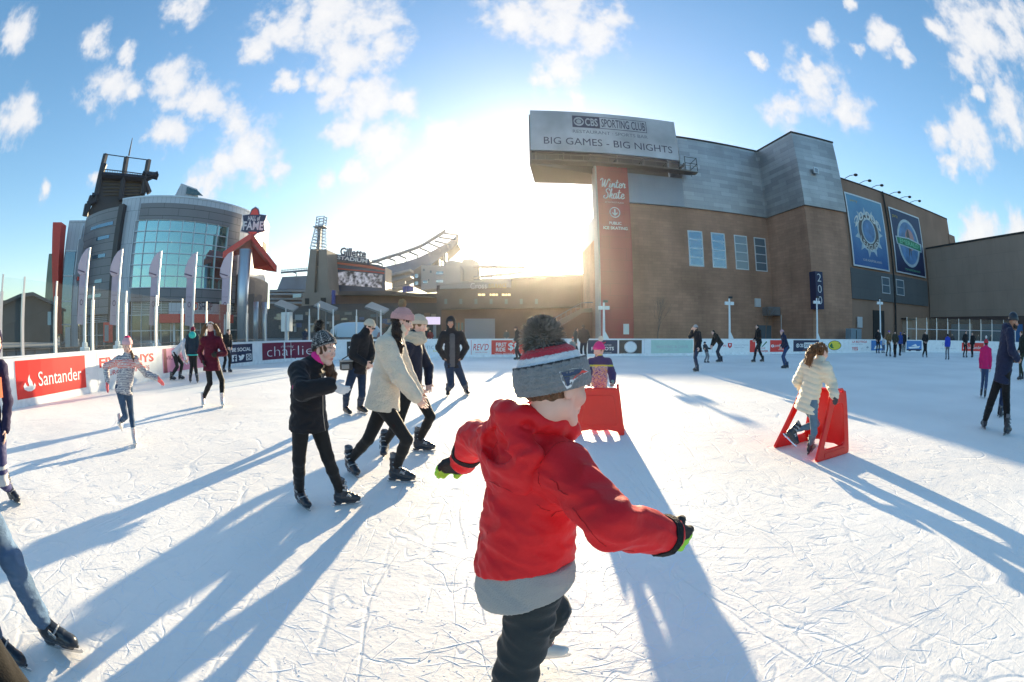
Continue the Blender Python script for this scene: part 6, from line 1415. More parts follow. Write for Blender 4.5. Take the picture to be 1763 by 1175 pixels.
def boy_extra(root, J, k, fm, fwd, rt, spine, L):
    hk = J['hk']; q = (fm[2] + fm[1] * -.28).normalized(); F = q.cross(fm[0]).normalized(); ec = L(0, -.010, .030)
    solid_obj(boy_hood(), 'hood', m_redj, [o for o in root.children if o.name.startswith('jacket')][0], .006)
    jk = [o for o in root.children if o.name.startswith('jacket')][0]
    from mathutils.bvhtree import BVHTree
    bv = BVHTree.FromPolygons([v.co.copy() for v in jk.data.vertices], [tuple(p.vertices) for p in jk.data.polygons]); MI = jk.matrix_parent_inverse
    def seam(pts, n=24, r=.0011):
        out = []
        for i in range(len(pts) - 1):
            for t in range(n): p, nn, _, _ = bv.find_nearest(pts[i].lerp(pts[i + 1], t / n)); out.append(p + nn * .0003)
        b = MB(); run = [out[0]]
        for p in out[1:] + [None]:
            if p is None or (p - run[-1]).length > .02:
                if len(run) > 5: b.tube(run, r, 5)
                run = [p]
            else: run.append(p)
        if b.v: b.build('seam', cloth('red_seam', (.42, .008, .012), .7), jk)
    pel = (J['hl'] + J['hr']) / 2; ch = (J['sl'] + J['sr']) / 2; B = -fwd
    seam([J['sl'] + B * .2 - spine * .05, ch + B * .25 - spine * .07, J['sr'] + B * .2 - spine * .05])
    seam([ch + B * .25 - spine * .07, pel + B * .3 + spine * .06])
    seam([J['sr'] - spine * .10 + rt * .1, pel + rt * .3 + spine * .06]); seam([J['sr'] + B * .1 + rt * .05, J['er'] + B * .1, J['wr'] + B * .08])
    seam([pel + spine * .075 + (rt * math.cos(t) + fwd * math.sin(t)) * .3 for t in np.linspace(0, 6.28, 20)], 3)
    sd_ = (J['sr'] - J['er']).normalized(); c_ = J['sr'] - spine * .01 + rt * .015; seam([c_ + (spine * math.cos(t) + B * math.sin(t)) * .12 for t in np.linspace(0, 6.28, 16)], 4)
    for a, u, col_n in (('l', .62, 'band'), ('r', .97, 'knit_cuff')):
        c = J['e' + a].lerp(J['w' + a], u); d = (J['w' + a] - J['e' + a]).normalized(); n1 = d.orthogonal().normalized(); n2 = d.cross(n1); b = MB()
        for q_ in (-.008, 0, .008):
            ring = []
            for t in range(21): p, nn, _, _ = bv.find_nearest(c + d * q_ + (n1 * math.cos(t * .31416) + n2 * math.sin(t * .31416)) * .06); ring.append(p + nn * .001)
            b.tube(ring, .0052, 5)
        b.build(col_n, m_gl0, jk)
    # emblem on the cuff: a flying head in profile
    def on(u, v, w):               # u across towards the front, v up; on the right-hand side of the hat
        ang = (u - .0) / .105 + .12; rz = (.088 + .018 + .02) * hk; z = v - .005; s_ = math.sqrt(max(0, 1 - (z / rz) ** 2)); rx, ry = (.076 + .019) * hk * s_, (.095 + .019) * hk * s_
        return ec + fm[0] * math.cos(ang) * (rx + w) + F * math.sin(ang) * (ry + w) + q * z
    hat_o = [o for o in root.children if o.name.startswith('hat')][0]
    def poly(name, pts, m, w):
        c = (sum(p[0] for p in pts) / len(pts), sum(p[1] for p in pts) / len(pts)); b = MB(); P2 = []
        for i in range(len(pts)):
            a, b_ = pts[i], pts[(i + 1) % len(pts)]
            for t in range(3): P2.append((a[0] + (b_[0] - a[0]) * t / 3, a[1] + (b_[1] - a[1]) * t / 3))
        b.add([on(*p, w) for p in P2], [tuple(range(len(P2)))]); bmx = b.build(name, m, hat_o); return bmx
    S_ = 1.0; out = [(-.046, .010), (-.020, .016), (.012, .019), (.046, .018), (.050, .012), (.046, .002), (.044, -.008), (.038, -.020), (.028, -.019), (.020, -.008), (.006, .000), (-.02, .004), (-.044, .004)]
    out = [(-u, v) for u, v in out]; sx = -1
    poly('emblem', [(sx * u, v) for u, v in [(-.050, .003), (-.020, .018), (.012, .022), (.050, .021), (.047, -.004), (.038, -.024), (.026, -.022), (.016, -.008), (-.01, .001), (-.05, .003)]], m_let, .0045)
    poly('emblem', [(sx * u, v) for u, v in [(-.018, .015), (.014, .019), (.046, .018), (.042, .008), (.020, .006), (-.004, .008)]], MATS['navy_sign'], .0055)
    poly('emblem', [(sx * u, v) for u, v in [(-.044, .005), (-.016, .012), (-.004, .006), (.012, .002), (.020, -.006), (.006, .000), (-.02, .004)]], m_hred, .0055)
    poly('emblem', [(sx * u, v) for u, v in [(.026, .004), (.042, .006), (.036, -.018), (.030, -.016)]], MATS['navy_sign'], .0057)
    # lime edging of the gloves
    for a in 'lr':
        w = J['w' + a]; d = (w - J['e' + a]).normalized(); b = MB(); n1 = d.orthogonal().normalized(); n2 = d.cross(n1)
        c = w + d * .012; ring = [c + (n1 * math.cos(t * .3927) + n2 * math.sin(t * .3927)) * .036 for t in range(17)]; b.tube(ring, .005, 6); b.build('cuff_trim', mat('lime', (.28, .62, .04), .6), root)
m_gl0 = cloth('cuff_black', (.014, .014, .015), .8)
m_gl = mat('glove_two_tone', (.02, .02, .02), .75, attr=True, bump=.3, bscale=60)
def glovecol(V, a):
    w = np.array(list(J['w' + a])); out = np.tile(np.array([.012, .012, .013]), (len(V), 1)); q = V - w
    d = (J['w' + a] - J['e' + a]).normalized(); al = q @ np.array(list(yawdir(J['wl'], -110, -25) if a == 'l' else d)); m_ = (al > .095) & (q[:, 2] < .0) | (q[:, 2] < -.060) if a == 'l' else (q[:, 2] < -.024); out[m_] = (.30, .66, .05); return out
pel_ = (J['hl'] + J['hr']) / 2
boy = person('boy skating past in a red hooded jacket and a grey pompom beanie', J, k, (125, -8, -8), h=.006, hh=.0045,
    top=[dict(name='shirt_hem', m=cloth('grey_marl', (.33, .33, .32), .9, bump=.3, bscale=200), r=.026, hem=.088, hemr=.160, sleeves=False, fold=.004, ff=16, flat=1.0, waist=.12, hemn=(.40, 0, -1), extra=[lambda s: (s.cone(J['hr'], .104, J['hr'].lerp(J['kr'], .45), .105, k=.03), s.cone(J['hl'], .104, J['hl'].lerp(J['kl'], .4), .10, k=.03), s.cut((J['hl'] + J['hr']) / 2 + Vector((0, 0, .062)), (0, 0, 1)))]),
         dict(name='jacket', m=m_redj, r=.032, hem=-.02, waist=.135, hemr=.172, hood='down', collar=.03, sr=.046, wr=.034, fold=.009, ff=21, flat=.88, slen=.97, hemn=(.22, -.25, -1))],
    legs=dict(m=cloth('snow_trousers', (.022, .030, .034), .7, bump=.1), r=.022, rk=.038, ra=.046, fold=.008, ff=15, len=.98, up=.05),
    hat=dict(m=m_hat1, col=beaniecol, t=.018, tall=1.02, tilt=-.28, cuffh=.078, low=.000, rib=.0014, nr=70, pom=(.060, m_pomg), pomoff=Vector((0, 0, -.040)), pn=2600, h=.004),
    gloves=dict(m=m_gl, t=.008, col=glovecol), skate='white', toes=dict(l=yawdir(J['al'], 85), r=yawdir(J['ar'], 120)), shoe_up=dict(l=Vector((-.25, 0, 1))), hair=dict(n='boy_brown', c=(.16, .09, .05), short=True, tails=[], amp=.002), extras=[boy_extra], hands=dict(l=dict(d=yawdir(J['wl'], -110, -25), curl=.5), r=dict(curl=.6)))

# ---- 2 girl in the black studded beanie
k = .86; ar_, tr_ = foot(512, 866, 549, 893, k); al_, tl_ = foot(573, 873, 617, 868, k); D = 3.25
J = joints(D, hd=(559, 603, -.02), nk=(538, 630, 0), sr=(514, 641, -.12), sl=(545, 636, .11), er=(532, 660, -.27), wr=(571, 663, -.32), el=(540, 668, .16), wl=(545, 700, .16), hr=(520, 708, -.05), hl=(541, 709, .06), kr=(513, 780, -.1), kl=(562, 785, 0), ar=ar_, al=al_); J['hk'] = .95
fixlimbs(J, k); lim(J, 'blackgirl')
def hatstud(V, ec, hf, hk):
    q = (V - np.array(list(ec))); z = q @ np.array(list(hf[2])); a = np.arctan2(q @ np.array(list(hf[0])), q @ np.array(list(hf[1]))); out = np.tile(np.array([.012, .012, .014]), (len(V), 1))
    g = (np.abs(((a * 5 / np.pi) % 1) - .5) < .09) | (np.abs(((z / .016) + np.abs(((a * 5 / np.pi) % 1) - .5) * 2.5) % 1 - .5) < .14); m_ = g & (z > .01) & (((a * 90).astype(int) + (z * 600).astype(int)) % 2 == 0); out[m_] = (.5, .5, .5)
    m2 = (z < .0) & (z > -.022) & (np.abs(((a * 7) % 1) - .5) > .2) & (((a * 110).astype(int)) % 2 == 0) & (a > -.4) & (a < 1.6); out[m2] = (.55, .55, .55); return out
m_pink = cloth('pink', (.75, .03, .25), .7)
def seams(root, J, k, fm, fwd, rt, spine, L):
    jk = [o for o in root.children if o.name.startswith('jacket')][0]
    pel = (J['hl'] + J['hr']) / 2; ch = (J['sl'] + J['sr']) / 2
    b = MB(); b.tube([ch + fwd * .125 - spine * .02, ch.lerp(pel, .5) + fwd * .135, pel + fwd * .135, pel + fwd * .15 - spine * .13], .0035, 5); b.build('zip', mat('zip_gold', (.5, .42, .35), .35, .6), jk)
    e = J['er']; d = (J['er'] - J['sr']).normalized(); n1 = d.orthogonal().normalized(); n2 = d.cross(n1); b = MB(); b.tube([e - d * .04 + (n1 * math.cos(t * .3927) + n2 * math.sin(t * .3927)) * .064 for t in range(17)], .003, 5); b.build('pink_seam', m_pink, jk)
person('girl in a black jacket and studded black beanie with a black pompom pointing forward', J, k, (50, -8, 0), h=.008, hh=.005,
    top=[dict(name='collar', m=m_pink, r=.012, sleeves=False, collar=.07, hem=0), dict(m=BLK, r=.028, hem=.155, hemr=.185, collar=.045, waist=.138, fold=.009, wr=.036, slen=.94, sr=.058)], legs=dict(m=LEG, r=.010, fold=.002),
    hat=dict(hx=1, m=mat('knit_black', (.02, .02, .02), .9, attr=True, bump=.4, bscale=150, sheen=.1), col=hatstud, t=.014, tall=1.28, tilt=-.50, cuffh=.045, low=.030, pom=(.048, mat('pom_black', (.015, .014, .014), .95, sheen=.4)), pn=900, h=.0045),
    hair=dict(n='chestnut', c=(.14, .06, .028), tails=[([PD(562, 622, D + .03), PD(568, 632, D - .02), PD(571, 645, D - .06), PD(571, 657, D - .08), PD(567, 670, D - .10)], [.022, .030, .032, .028, .012])], amp=.009, strands=110, curl=.012),
    gloves=dict(m=cloth('white_knit', (.62, .62, .64), .9), t=.004), toes=dict(l=tl_, r=tr_), hands=dict(r=dict(d=yawdir(J['wr'], 85, -25), curl=.7)), extras=[seams])

# ---- 3 woman in the cream fleece
k = .97; al_, tl_ = foot(598, 812, 642, 841, k); ar_, tr_ = foot(667, 830, 716, 832, k); D = 3.95
J = joints(D, hd=(693, 555, 0), nk=(680, 577, 0), sr=(664, 596, -.17), sl=(680, 592, .17), er=(684, 645, -.24), wr=(717, 685, -.22), el=(700, 648, .2), wl=(722, 684, .15), hr=(655, 690, -.09), hl=(664, 690, .08), kr=(692, 750, -.12), kl=(640, 755, .05), ar=ar_, al=al_)
fixlimbs(J, k); lim(J, 'fleece')
m_fl = cloth('cream_fleece', (.66, .57, .45), .95, bump=.7, bscale=55, sheen=.5)
def fl_extra(root, J, k, fm, fwd, rt, spine, L):
    MB().ball(PD(679, 562, 3.86), (.022, .018, .025)).build('scrunchie', cloth('aqua', (.15, .45, .55), .9), root, smooth=True)
    p = (J['hl'] + J['hr']) / 2; c = p + rt * .145 + fwd * .03 + spine * .09; b = MB(); b.tube([c - spine * .06 - fwd * .01, c + spine * .05 + fwd * .03], [.004, .006], 6); b.build('pocket_opening', BLK, root)
person('woman in a cream fleece jacket and a pink ribbed hat with a beige pompom', J, k, (84, -14, 0), h=.009, hh=.0055,
    top=[dict(m=m_fl, r=.036, hem=.08, hemr=.178, waist=.130, collar=.085, fold=.006, ff=13, wr=.036, sr=.062, slen=.99)], legs=dict(m=LEG, r=.008, fold=.002),
    hat=dict(m=cloth('rose_knit', (.60, .34, .33), .95, bump=.6, bscale=110), t=.014, tall=1.15, tilt=-.12, cuffh=.055, low=.030, nr=26, rib=.003, pom=(.042, cloth('pom_beige', (.42, .33, .22), .95)), pomoff=fr(yawdir(J['hd'], 84), (0, 0, 1))[1] * -.02, pn=900, h=.0045),
    hair=dict(n='dark_brown', c=(.035, .018, .012), tails=[([PD(682, 560, D - .09), PD(682, 572, D - .11), PD(684, 585, D - .13), PD(687, 598, D - .14), PD(689, 606, D - .14)], [.035, .04, .036, .03, .012])], amp=.010, strands=90, curl=.012),
    toes=dict(l=tl_, r=tr_), extras=[fl_extra])

# ---- 4 companion with the cream scarf
k = .99; al_, tl_ = foot(709, 778, 747, 778, k); D = 5.0; ar_, tr_ = foot(666, 780, 659, 794, k)
J = joints(D, hd=(721, 562, 0), nk=(712, 583, 0), sr=(700, 600, -.16), sl=(720, 598, .14), er=(700, 640, -.2), wr=(716, 665, -.18), el=(735, 636, .15), wl=(738, 660, .05), hr=(704, 664, -.07), hl=(713, 664, .08), kr=(684, 722, -.15), kl=(726, 712, 0), ar=ar_, al=al_)
fixlimbs(J, k); lim(J, 'scarf')
person('woman in a navy vest with a thick cream scarf and cream knit hat', J, k, (74, -10, 0), h=.011, hh=.0065,
    top=[dict(m=cloth('navy_vest', (.014, .017, .035), .75), r=.020, hem=.10, collar=.04, fold=.006)], legs=dict(m=LEG, r=.008, fold=.002),
    hat=dict(m=cloth('oat_knit', (.56, .48, .38), .95, bump=.6, bscale=90), t=.014, tall=1.15, tilt=-.15, cuffh=.05, low=.030, rib=.0025, h=.0055),
    hair=dict(n='sandy', c=(.22, .12, .06), tails=[]), scarf=dict(m=cloth('cream_scarf', (.55, .47, .36), .95, bump=.6, bscale=60), rings=[(0, .095, .042), (.045, .085, .034), (-.045, .10, .042)]), toes=dict(l=tl_, r=tr_))

# ---- 5 visitor with the camera bag
k = 1.0; ar_, tr_ = foot(592, 713, 608, 719, k); al_, tl_ = foot(615, 711, 634, 715, k); D = 7.45
J = joints(D, hd=(636, 563, 0), nk=(627, 575, 0), sr=(613, 584, -.12), sl=(634, 582, .12), er=(609, 608, -.18), wr=(628, 625, -.25), el=(640, 606, .1), wl=(636, 627, -.1), hr=(609, 637, -.07), hl=(623, 637, .06), kr=(601, 668, -.05), kl=(623, 669, -.03), ar=ar_, al=al_)
fixlimbs(J, k); lim(J, 'camman')
def glasses(root, J, k, fm, fwd, rt, spine, L):
    b = MB()
    for e in (-1, 1): b.box(L(e * .032, .098, .004), (.05, .006, .032), M=Matrix((fm[0], fm[1], fm[2])).transposed())
    b.tube([L(-.075, .01, .008), L(-.058, .095, .008), L(.058, .095, .008), L(.075, .01, .008)], .0035, 5); b.build('sunglasses', mat('shades', (.01, .01, .012), .15), root)
person('visitor in a black coat, cream beanie and sunglasses with a shoulder bag', J, k, (62, -22, 0), h=.013, hh=.008,
    top=[dict(m=BLK, r=.028, hem=.06, collar=.08, waist=.135, fold=.009, wr=.036)], legs=dict(m=JEAND, r=.006, rk=.012, ra=.014, fold=.003),
    hat=dict(m=cloth('oat_knit2', (.55, .48, .38), .95, bump=.6, bscale=90), t=.014, tall=1.1, tilt=-.2, cuffh=.045, low=.026, h=.007), hair=dict(n='brown_short', c=(.07, .045, .03), short=True, tails=[]), toes=dict(l=tl_, r=tr_), skate='hockey', extras=[glasses])
c = PD(596, 630, 7.25); bag = thing('camera_bag', 'black and grey camera bag hanging at the hip of the visitor in sunglasses', 'bag', c)
MB().box(c, (.22, .12, .15), .9).build('bag_body', mat('bag_black', (.03, .03, .03), .6, bump=.2), bag, bevel=.03); MB().box(c + Vector((0, 0, .08)), (.225, .125, .03), .9).build('flap', mat('bag_grey', (.25, .25, .24), .5), bag, bevel=.01)
MB().box(c + Vector((.02, -.08, -.01)), (.14, .03, .08), .9).build('pocket', MATS['bag_grey'], bag, bevel=.01); MB().tube([c + Vector((-.08, 0, .1)), PD(604, 610, 7.28), PD(612, 578, 7.40), PD(626, 574, 7.42)], .011, 6).build('strap', MATS['bag_black'], bag)

# ---- 6 hooded man facing the camera
k = 1.05; D = 9.35; ar_, tr_ = foot(772, 681, 770, 687, k); al_, tl_ = foot(800, 679, 811, 684, k)
J = joints(D, hd=(776, 556, -.02), nk=(777, 569, 0), sr=(764, 577, 0), sl=(793, 577, 0), er=(756, 598, .05), wr=(765, 616, .0), el=(801, 598, .05), wl=(793, 616, .0), hr=(773, 627, 0), hl=(785, 627, 0), kr=(775, 652, -.03), kl=(795, 651, -.03), ar=ar_, al=al_)
fixlimbs(J, k); lim(J, 'man')
person('bearded man in an open dark jacket with its hood up over a cap', J, k, (-4, -10, 0), h=.014, hh=.009, bw=1.05, tone='tan',
    top=[dict(name='sweater', m=cloth('grey_sweater', (.10, .10, .11)), r=.014, hem=.05, sleeves=False), dict(m=cloth('charcoal', (.022, .021, .024)), r=.030, hem=.08, hood='up', open=.055, fold=.009, wr=.036)], legs=dict(m=JEAND, r=.016, rk=.022, ra=.028, fold=.005, len=.98),
    hat=dict(m=cloth('cap_navy', (.02, .03, .06)), t=.004, tall=1.0, tilt=-.05, low=.034, cuff=False, rib=0, h=.009), toes=dict(l=tl_, r=tr_), skate='hockey')

# ---- 7 girl in the striped shirt
k = .86; D = 6.25; al_, tl_ = foot(233, 764, 235, 776, k)
J = joints(D, hd=(219, 596, 0), nk=(219, 612, 0), sr=(204, 621, 0), sl=(234, 621, 0), er=(190, 638, .02), wr=(185, 657, -.02), el=(251, 637, -.02), wl=(270, 651, -.08), hr=(206, 669, 0), hl=(221, 670, 0), kr=(210, 699, .05), kl=(225, 707, 0), ar=(207, 727, .30), al=al_); J['hk'] = .93
fixlimbs(J, k); lim(J, 'striped')
def stripes(V):
    z = V[:, 2]; s_ = (z / .022) % 1 > .5; out = np.where(s_[:, None], np.array([[.62, .60, .58]]), np.array([[.13, .13, .18]])); t = J['sl'].z
    up_ = (z > t - .10) & (z < t + .03); out[up_ & s_] = (.62, .60, .58); out[up_ & ~s_] = (.60, .10, .09); return out
hatpk = lambda V, ec, hf, hk: np.where((((V - np.array(list(ec))) @ np.array(list(hf[2]))) > .085)[:, None], np.array([[.8, .03, .15]]), np.array([[.72, .42, .44]]))
m_coral = cloth('coral_glove', (.78, .16, .16), .8)
person('girl in a striped shirt and jeans with coral gloves and a light pink hat', J, k, (2, -10, 0), h=.011, hh=.007,
    top=[dict(name='shirt', m=mat('striped_jersey', (.6, .6, .6), .85, attr=True, bump=.2, bscale=90), col=stripes, r=.020, hem=.075, hemr=.15, sr=.048, fold=.008)], legs=dict(m=JEAN, r=.002, fold=.003),
    hat=dict(m=mat('knit_pink', (.6, .4, .4), .9, attr=True, bump=.5, bscale=100), col=hatpk, t=.014, tall=1.18, tilt=-.08, cuffh=.05, low=.032, h=.006), hair=dict(n='light_brown', c=(.16, .09, .05), tails=[([PD(226, 606, D), PD(229, 616, D - .05), PD(230, 624, D - .06)], [.025, .025, .01])]),
    gloves=dict(m=m_coral, t=.006), toes=dict(l=tl_, r=yawdir(J['ar'], -5, -30)), shoe_up=dict(r=yawdir(J['ar'], 180, 60)), skate='white', hands=dict(r=dict(d=(PD(184, 675, D) - PD(185, 657, D)), curl=.35), l=dict(d=(PD(285, 665, D - .1) - PD(270, 651, D - .08)), curl=.15)))

# ---- 8 girl in the maroon coat
k = 1.0; D = 9.05; ar_, tr_ = foot(351, 698, 350, 704, k); al_, tl_ = foot(383, 699, 385, 706, k)
J = joints(D, hd=(362, 565, 0), nk=(363, 578, 0), sr=(350, 586, 0), sl=(377, 586, 0), er=(347, 606, .05), wr=(349, 622, -.05), el=(387, 604, 0), wl=(374, 611, -.22), hr=(358, 622, 0), hl=(370, 622, 0), kr=(357, 651, 0), kl=(377, 651, 0), ar=ar_, al=al_)
fixlimbs(J, k); lim(J, 'maroon')
def headband(root, J, k, fm, fwd, rt, spine, L):
    b = MB(); b.tube([L(.083 * math.cos(t), .02, .03 + .095 * math.sin(t)) for t in np.linspace(.1, 3.04, 14)], .008, 6); b.build('headband', m_pole, root)
person('girl with long loose hair in a maroon coat and white skates', J, k, (6, -8, 0), h=.014, hh=.009,
    top=[dict(name='coat', m=cloth('maroon_wool', (.085, .008, .022), .95, bump=.4, bscale=60), r=.026, hem=.19, hemr=.175, collar=.05, fold=.009)], legs=dict(m=LEG, r=.010, fold=.002),
    hair=dict(n='long_brown', c=(.15, .08, .035), tails=[([PD(354, 560, D), PD(350, 570, D + .02), PD(347, 582, D), PD(345, 592, D - .03)], [.04, .045, .045, .02]), ([PD(370, 560, D), PD(375, 570, D + .03), PD(380, 582, D + .02), PD(383, 590, D)], [.04, .05, .045, .02])], amp=.008, strands=50, curl=.01),
    gloves=dict(m=cloth('dark_glove', (.03, .03, .025)), t=.005), toes=dict(l=tl_, r=tr_), skate='white', extras=[headband], hands=dict(l=dict(curl=1.2)))

# ---- 9 girl in the cream puffer pushing the aid
k = .80; D = 5.15; ar_, tr_ = foot(1389, 785, 1400, 778, k)
J = joints(D, hd=(1415, 607, .02), nk=(1411, 622, 0), sr=(1421, 635, -.12), sl=(1388, 631, .08), er=(1430, 655, .05), wr=(1434, 676, -.02), el=(1372, 654, .15), wl=(1380, 668, .35), hr=(1399, 694, -.06), hl=(1383, 690, .08), kr=(1402, 727, -.08), kl=(1392, 722, .10), ar=ar_, al=(1366, 742, .05)); J['hk'] = .93; J['wr'] = PD(1437, 681, 5.0)
fixlimbs(J, k); lim(J, 'puffer')
person('girl in a cream puffer jacket with a brown ponytail leaning on a red aid', J, k, (128, -12, 0), h=.009, hh=.006,
    top=[dict(m=cloth('cream_puffer', (.68, .60, .47), .6, bump=.1, bscale=30), r=.034, hem=.13, hemr=.170, collar=.03, puff=.062, fold=.003, wr=.038, sr=.058), dict(name='neck_warmer', m=BLK, r=.006, sleeves=False, hem=-.25, collar=.055, fold=0)],
    legs=dict(m=cloth('light_jeans', (.10, .17, .24), .85, var=.2), r=.002, fold=.003, len=.88),
    hair=dict(n='auburn', c=(.17, .07, .025), tails=[([PD(1407, 598, 5.10), PD(1400, 603, 5.02), PD(1394, 612, 4.98), PD(1392, 622, 4.97), PD(1394, 630, 4.99)], [.045, .052, .052, .045, .015])], amp=.009, strands=120, curl=.012),
    gloves=dict(m=cloth('grey_glove', (.07, .065, .07)), t=.005), toes=dict(r=tr_, l=(PD(1350, 772, 5.1) - PD(1366, 742, 5.15)).normalized()), shoe_up=dict(l=(PD(1388, 722, 5.2) - PD(1366, 742, 5.15)).normalized() + Vector((0, 0, .3)), r=Vector((-.1, -.05, 1))), hands=dict(r=dict(curl=1.2), l=dict(curl=1.2)))

# ---- 10 little girl with the pink hat behind the near aid
k = .74; D = 6.45
J = joints(D, hd=(1031, 604, 0), nk=(1031, 617, 0), sr=(1019, 624, 0), sl=(1046, 624, 0), er=(1008, 642, -.05), wr=(1012, 658, -.30), el=(1056, 640, -.02), wl=(1055, 657, -.28), hr=(1024, 672, .05), hl=(1038, 672, .05), kr=(1023, 705, 0), kl=(1038, 705, 0), ar=(1020, 737, .05), al=(1040, 737, .05)); J['hk'] = .92
J['ar'].z = J['al'].z = .15 * k
fixlimbs(J, k); lim(J, 'pinkhat')
def spots(V):
    z = V[:, 2]; t = J['sl'].z; n = np.sin(V[:, 0] * 170 + 2 * np.sin(V[:, 2] * 60)) * np.sin(V[:, 2] * 150 + 2 * np.sin(V[:, 0] * 70)); out = np.tile(np.array([.50, .46, .48]), (len(V), 1)); out[n > .25] = (.10, .04, .24); out[n < -.45] = (.55, .45, .06)
    out[z > t - .035] = (.06, .03, .10); ctr = (J['sl'] + J['sr']) / 2; dx = np.hypot(V[:, 0] - ctr.x, V[:, 1] - ctr.y); out[dx > .17] = (.06, .03, .10); out[(np.abs(z - (t - .045)) < .012)] = (.6, .55, .05); return out
person('small girl in a purple spotted jacket and hot pink hat with a white pompom', J, k, (-38, -8, 0), h=.010, hh=.0065,
    top=[dict(name='collar', m=cloth('yellow_fleece', (.6, .55, .08)), r=.016, sleeves=False, collar=.065, hem=-.1), dict(m=mat('spotted', (.5, .5, .5), .7, attr=True), col=spots, r=.026, hem=.06, collar=.03, sr=.056, wr=.036)], legs=dict(m=BLK, r=.015, fold=.004),
    hat=dict(m=cloth('hot_pink', (.72, .03, .22), .95, bump=.6, bscale=90), t=.014, tall=1.25, tilt=-.1, cuffh=.045, low=.026, pom=(.045, cloth('pom_white', (.72, .68, .62), .95)), pomoff=Vector((.03, 0, 0)), pn=500, h=.0055), hair=dict(n='blonde', c=(.35, .2, .09), tails=[]),
    gloves=dict(m=cloth('teal_glove', (.20, .30, .28)), t=.006), skate='rental', toes=dict(l=yawdir(J['al'], 0), r=yawdir(J['ar'], 0)), hands=dict(l=dict(curl=1.2), r=dict(curl=1.2)))

# ---- skating aids
m_aid = mat('red_plastic', (.72, .014, .010), .28, var=.05, vscale=4, spec=.5)
def skate_aid(label, x, y, yawdeg, k=1.0):
    th_ = thing('skating_aid', label, 'skating aid', (x, y, 0), R(yawdeg), 'red plastic skating aids')
    def rp(pts, r=.05, n=4):      # round the corners
        out = []; m_ = len(pts)
        for i in range(m_):
            a, b_, c = Vector(pts[i - 1]), Vector(pts[i]), Vector(pts[(i + 1) % m_]); d1 = (a - b_).normalized(); d2 = (c - b_).normalized(); rr = min(r, (a - b_).length * .4, (c - b_).length * .4)
            for t in range(n + 1): u = t / n; p = (b_ + d1 * rr) * (1 - u) ** 2 + b_ * 2 * u * (1 - u) + (b_ + d2 * rr) * u * u; out.append((p.x, p.y))
        return out
    def panel(name, outer, inner, fn, t, lab=None):
        o = [x for x in rp(outer, .05)]; mb = MB()
        if inner:
            ii = rp(inner, .07); n = len(o)
            vs = [fn(u, v, 0) for u, v in o] + [fn(u, v, 0) for u, v in ii] + [fn(u, v, t) for u, v in o] + [fn(u, v, t) for u, v in ii]
            fs = []
            for i in range(n): j = (i + 1) % n; fs += [(i, j, n + j, n + i), (2 * n + i, 3 * n + i, 3 * n + j, 2 * n + j), (i, 2 * n + i, 2 * n + j, j), (n + i, n + j, 3 * n + j, 3 * n + i)]
            mb.add(vs, fs)
        else: mb.prism(o, fn, t)
        ob = mb.build(name, m_aid, th_, bevel=.010); ob.matrix_parent_inverse.identity(); return ob
    H = .76 * k
    for sy in (-1, 1):
        # x forward, sides lean together towards the top
        fn = lambda u, v, w, sy=sy: Vector((u, sy * ((.42 - .13 * v / .76) * k - w), v))
        p = panel('side_frame', [(-.36, .0), (.36, 0), (.30, H), (-.04, H)], [(-.22, .12), (.25, .12), (.215, H - .13), (.02, H - .13)], fn, .045)
        # stiffening rib along the lower rail
        r_ = MB(); r_.prism([(-.20, .04), (.26, .04), (.255, .09), (-.185, .09)], lambda u, v, w, fn=fn: fn(u, v, -w), .010); ro = r_.build('rib', m_aid, p, bevel=.004); ro.matrix_parent_inverse.identity()
    ff = lambda u, v, w: Vector((.352 - .055 * v / .76 - w + .008, u, v)); 
    wv = [(-.405 * k, .0), (-.33 * k, .0), (-.30 * k, .05), (-.15 * k, .075), (.0, .06), (.15 * k, .075), (.30 * k, .05), (.33 * k, 0), (.405 * k, 0), (.285 * k, H), (-.285 * k, H)]
    mb = MB(); mb.prism(wv, ff, .04); o = mb.build('front_panel', m_aid, th_, bevel=.010); o.matrix_parent_inverse.identity()
    mb = MB(); mb.prism(rp([(-.30 * k, .14), (.30 * k, .14), (.22 * k, H - .10), (-.22 * k, H - .10)], .06), lambda u, v, w: ff(u, v, -w), .010); q = mb.build('raised_field', m_aid, o, bevel=.006); q.matrix_parent_inverse.identity()
    mb = MB(); mb.tube([(.29, -.275 * k, H - .02), (.29, .275 * k, H - .02)], .026, 10); o = mb.build('top_bar', m_aid, th_, smooth=True); o.matrix_parent_inverse.identity()
    for sy in (-1, 1):
        mb = MB(); mb.tube([(.02, sy * .285 * k, H - .01), (.05, sy * .285 * k, H + .03), (.20, sy * .285 * k, H + .03), (.24, sy * .285 * k, H - .01)], .018, 8); o = mb.build('handle', m_aid, th_, smooth=True); o.matrix_parent_inverse.identity()
    return th_
skate_aid('red skating aid with an open back pushed by the girl in the cream puffer', 3.72, 4.10, 8)
c = PG(1031, 749); r_ = Vector((c.x, c.y, 0)).normalized(); skate_aid('red skating aid with its solid front before the small girl in hot pink', c.x + r_.x * .33, c.y + r_.y * .33, math.degrees(math.atan2(-r_.y, -r_.x)), .88)
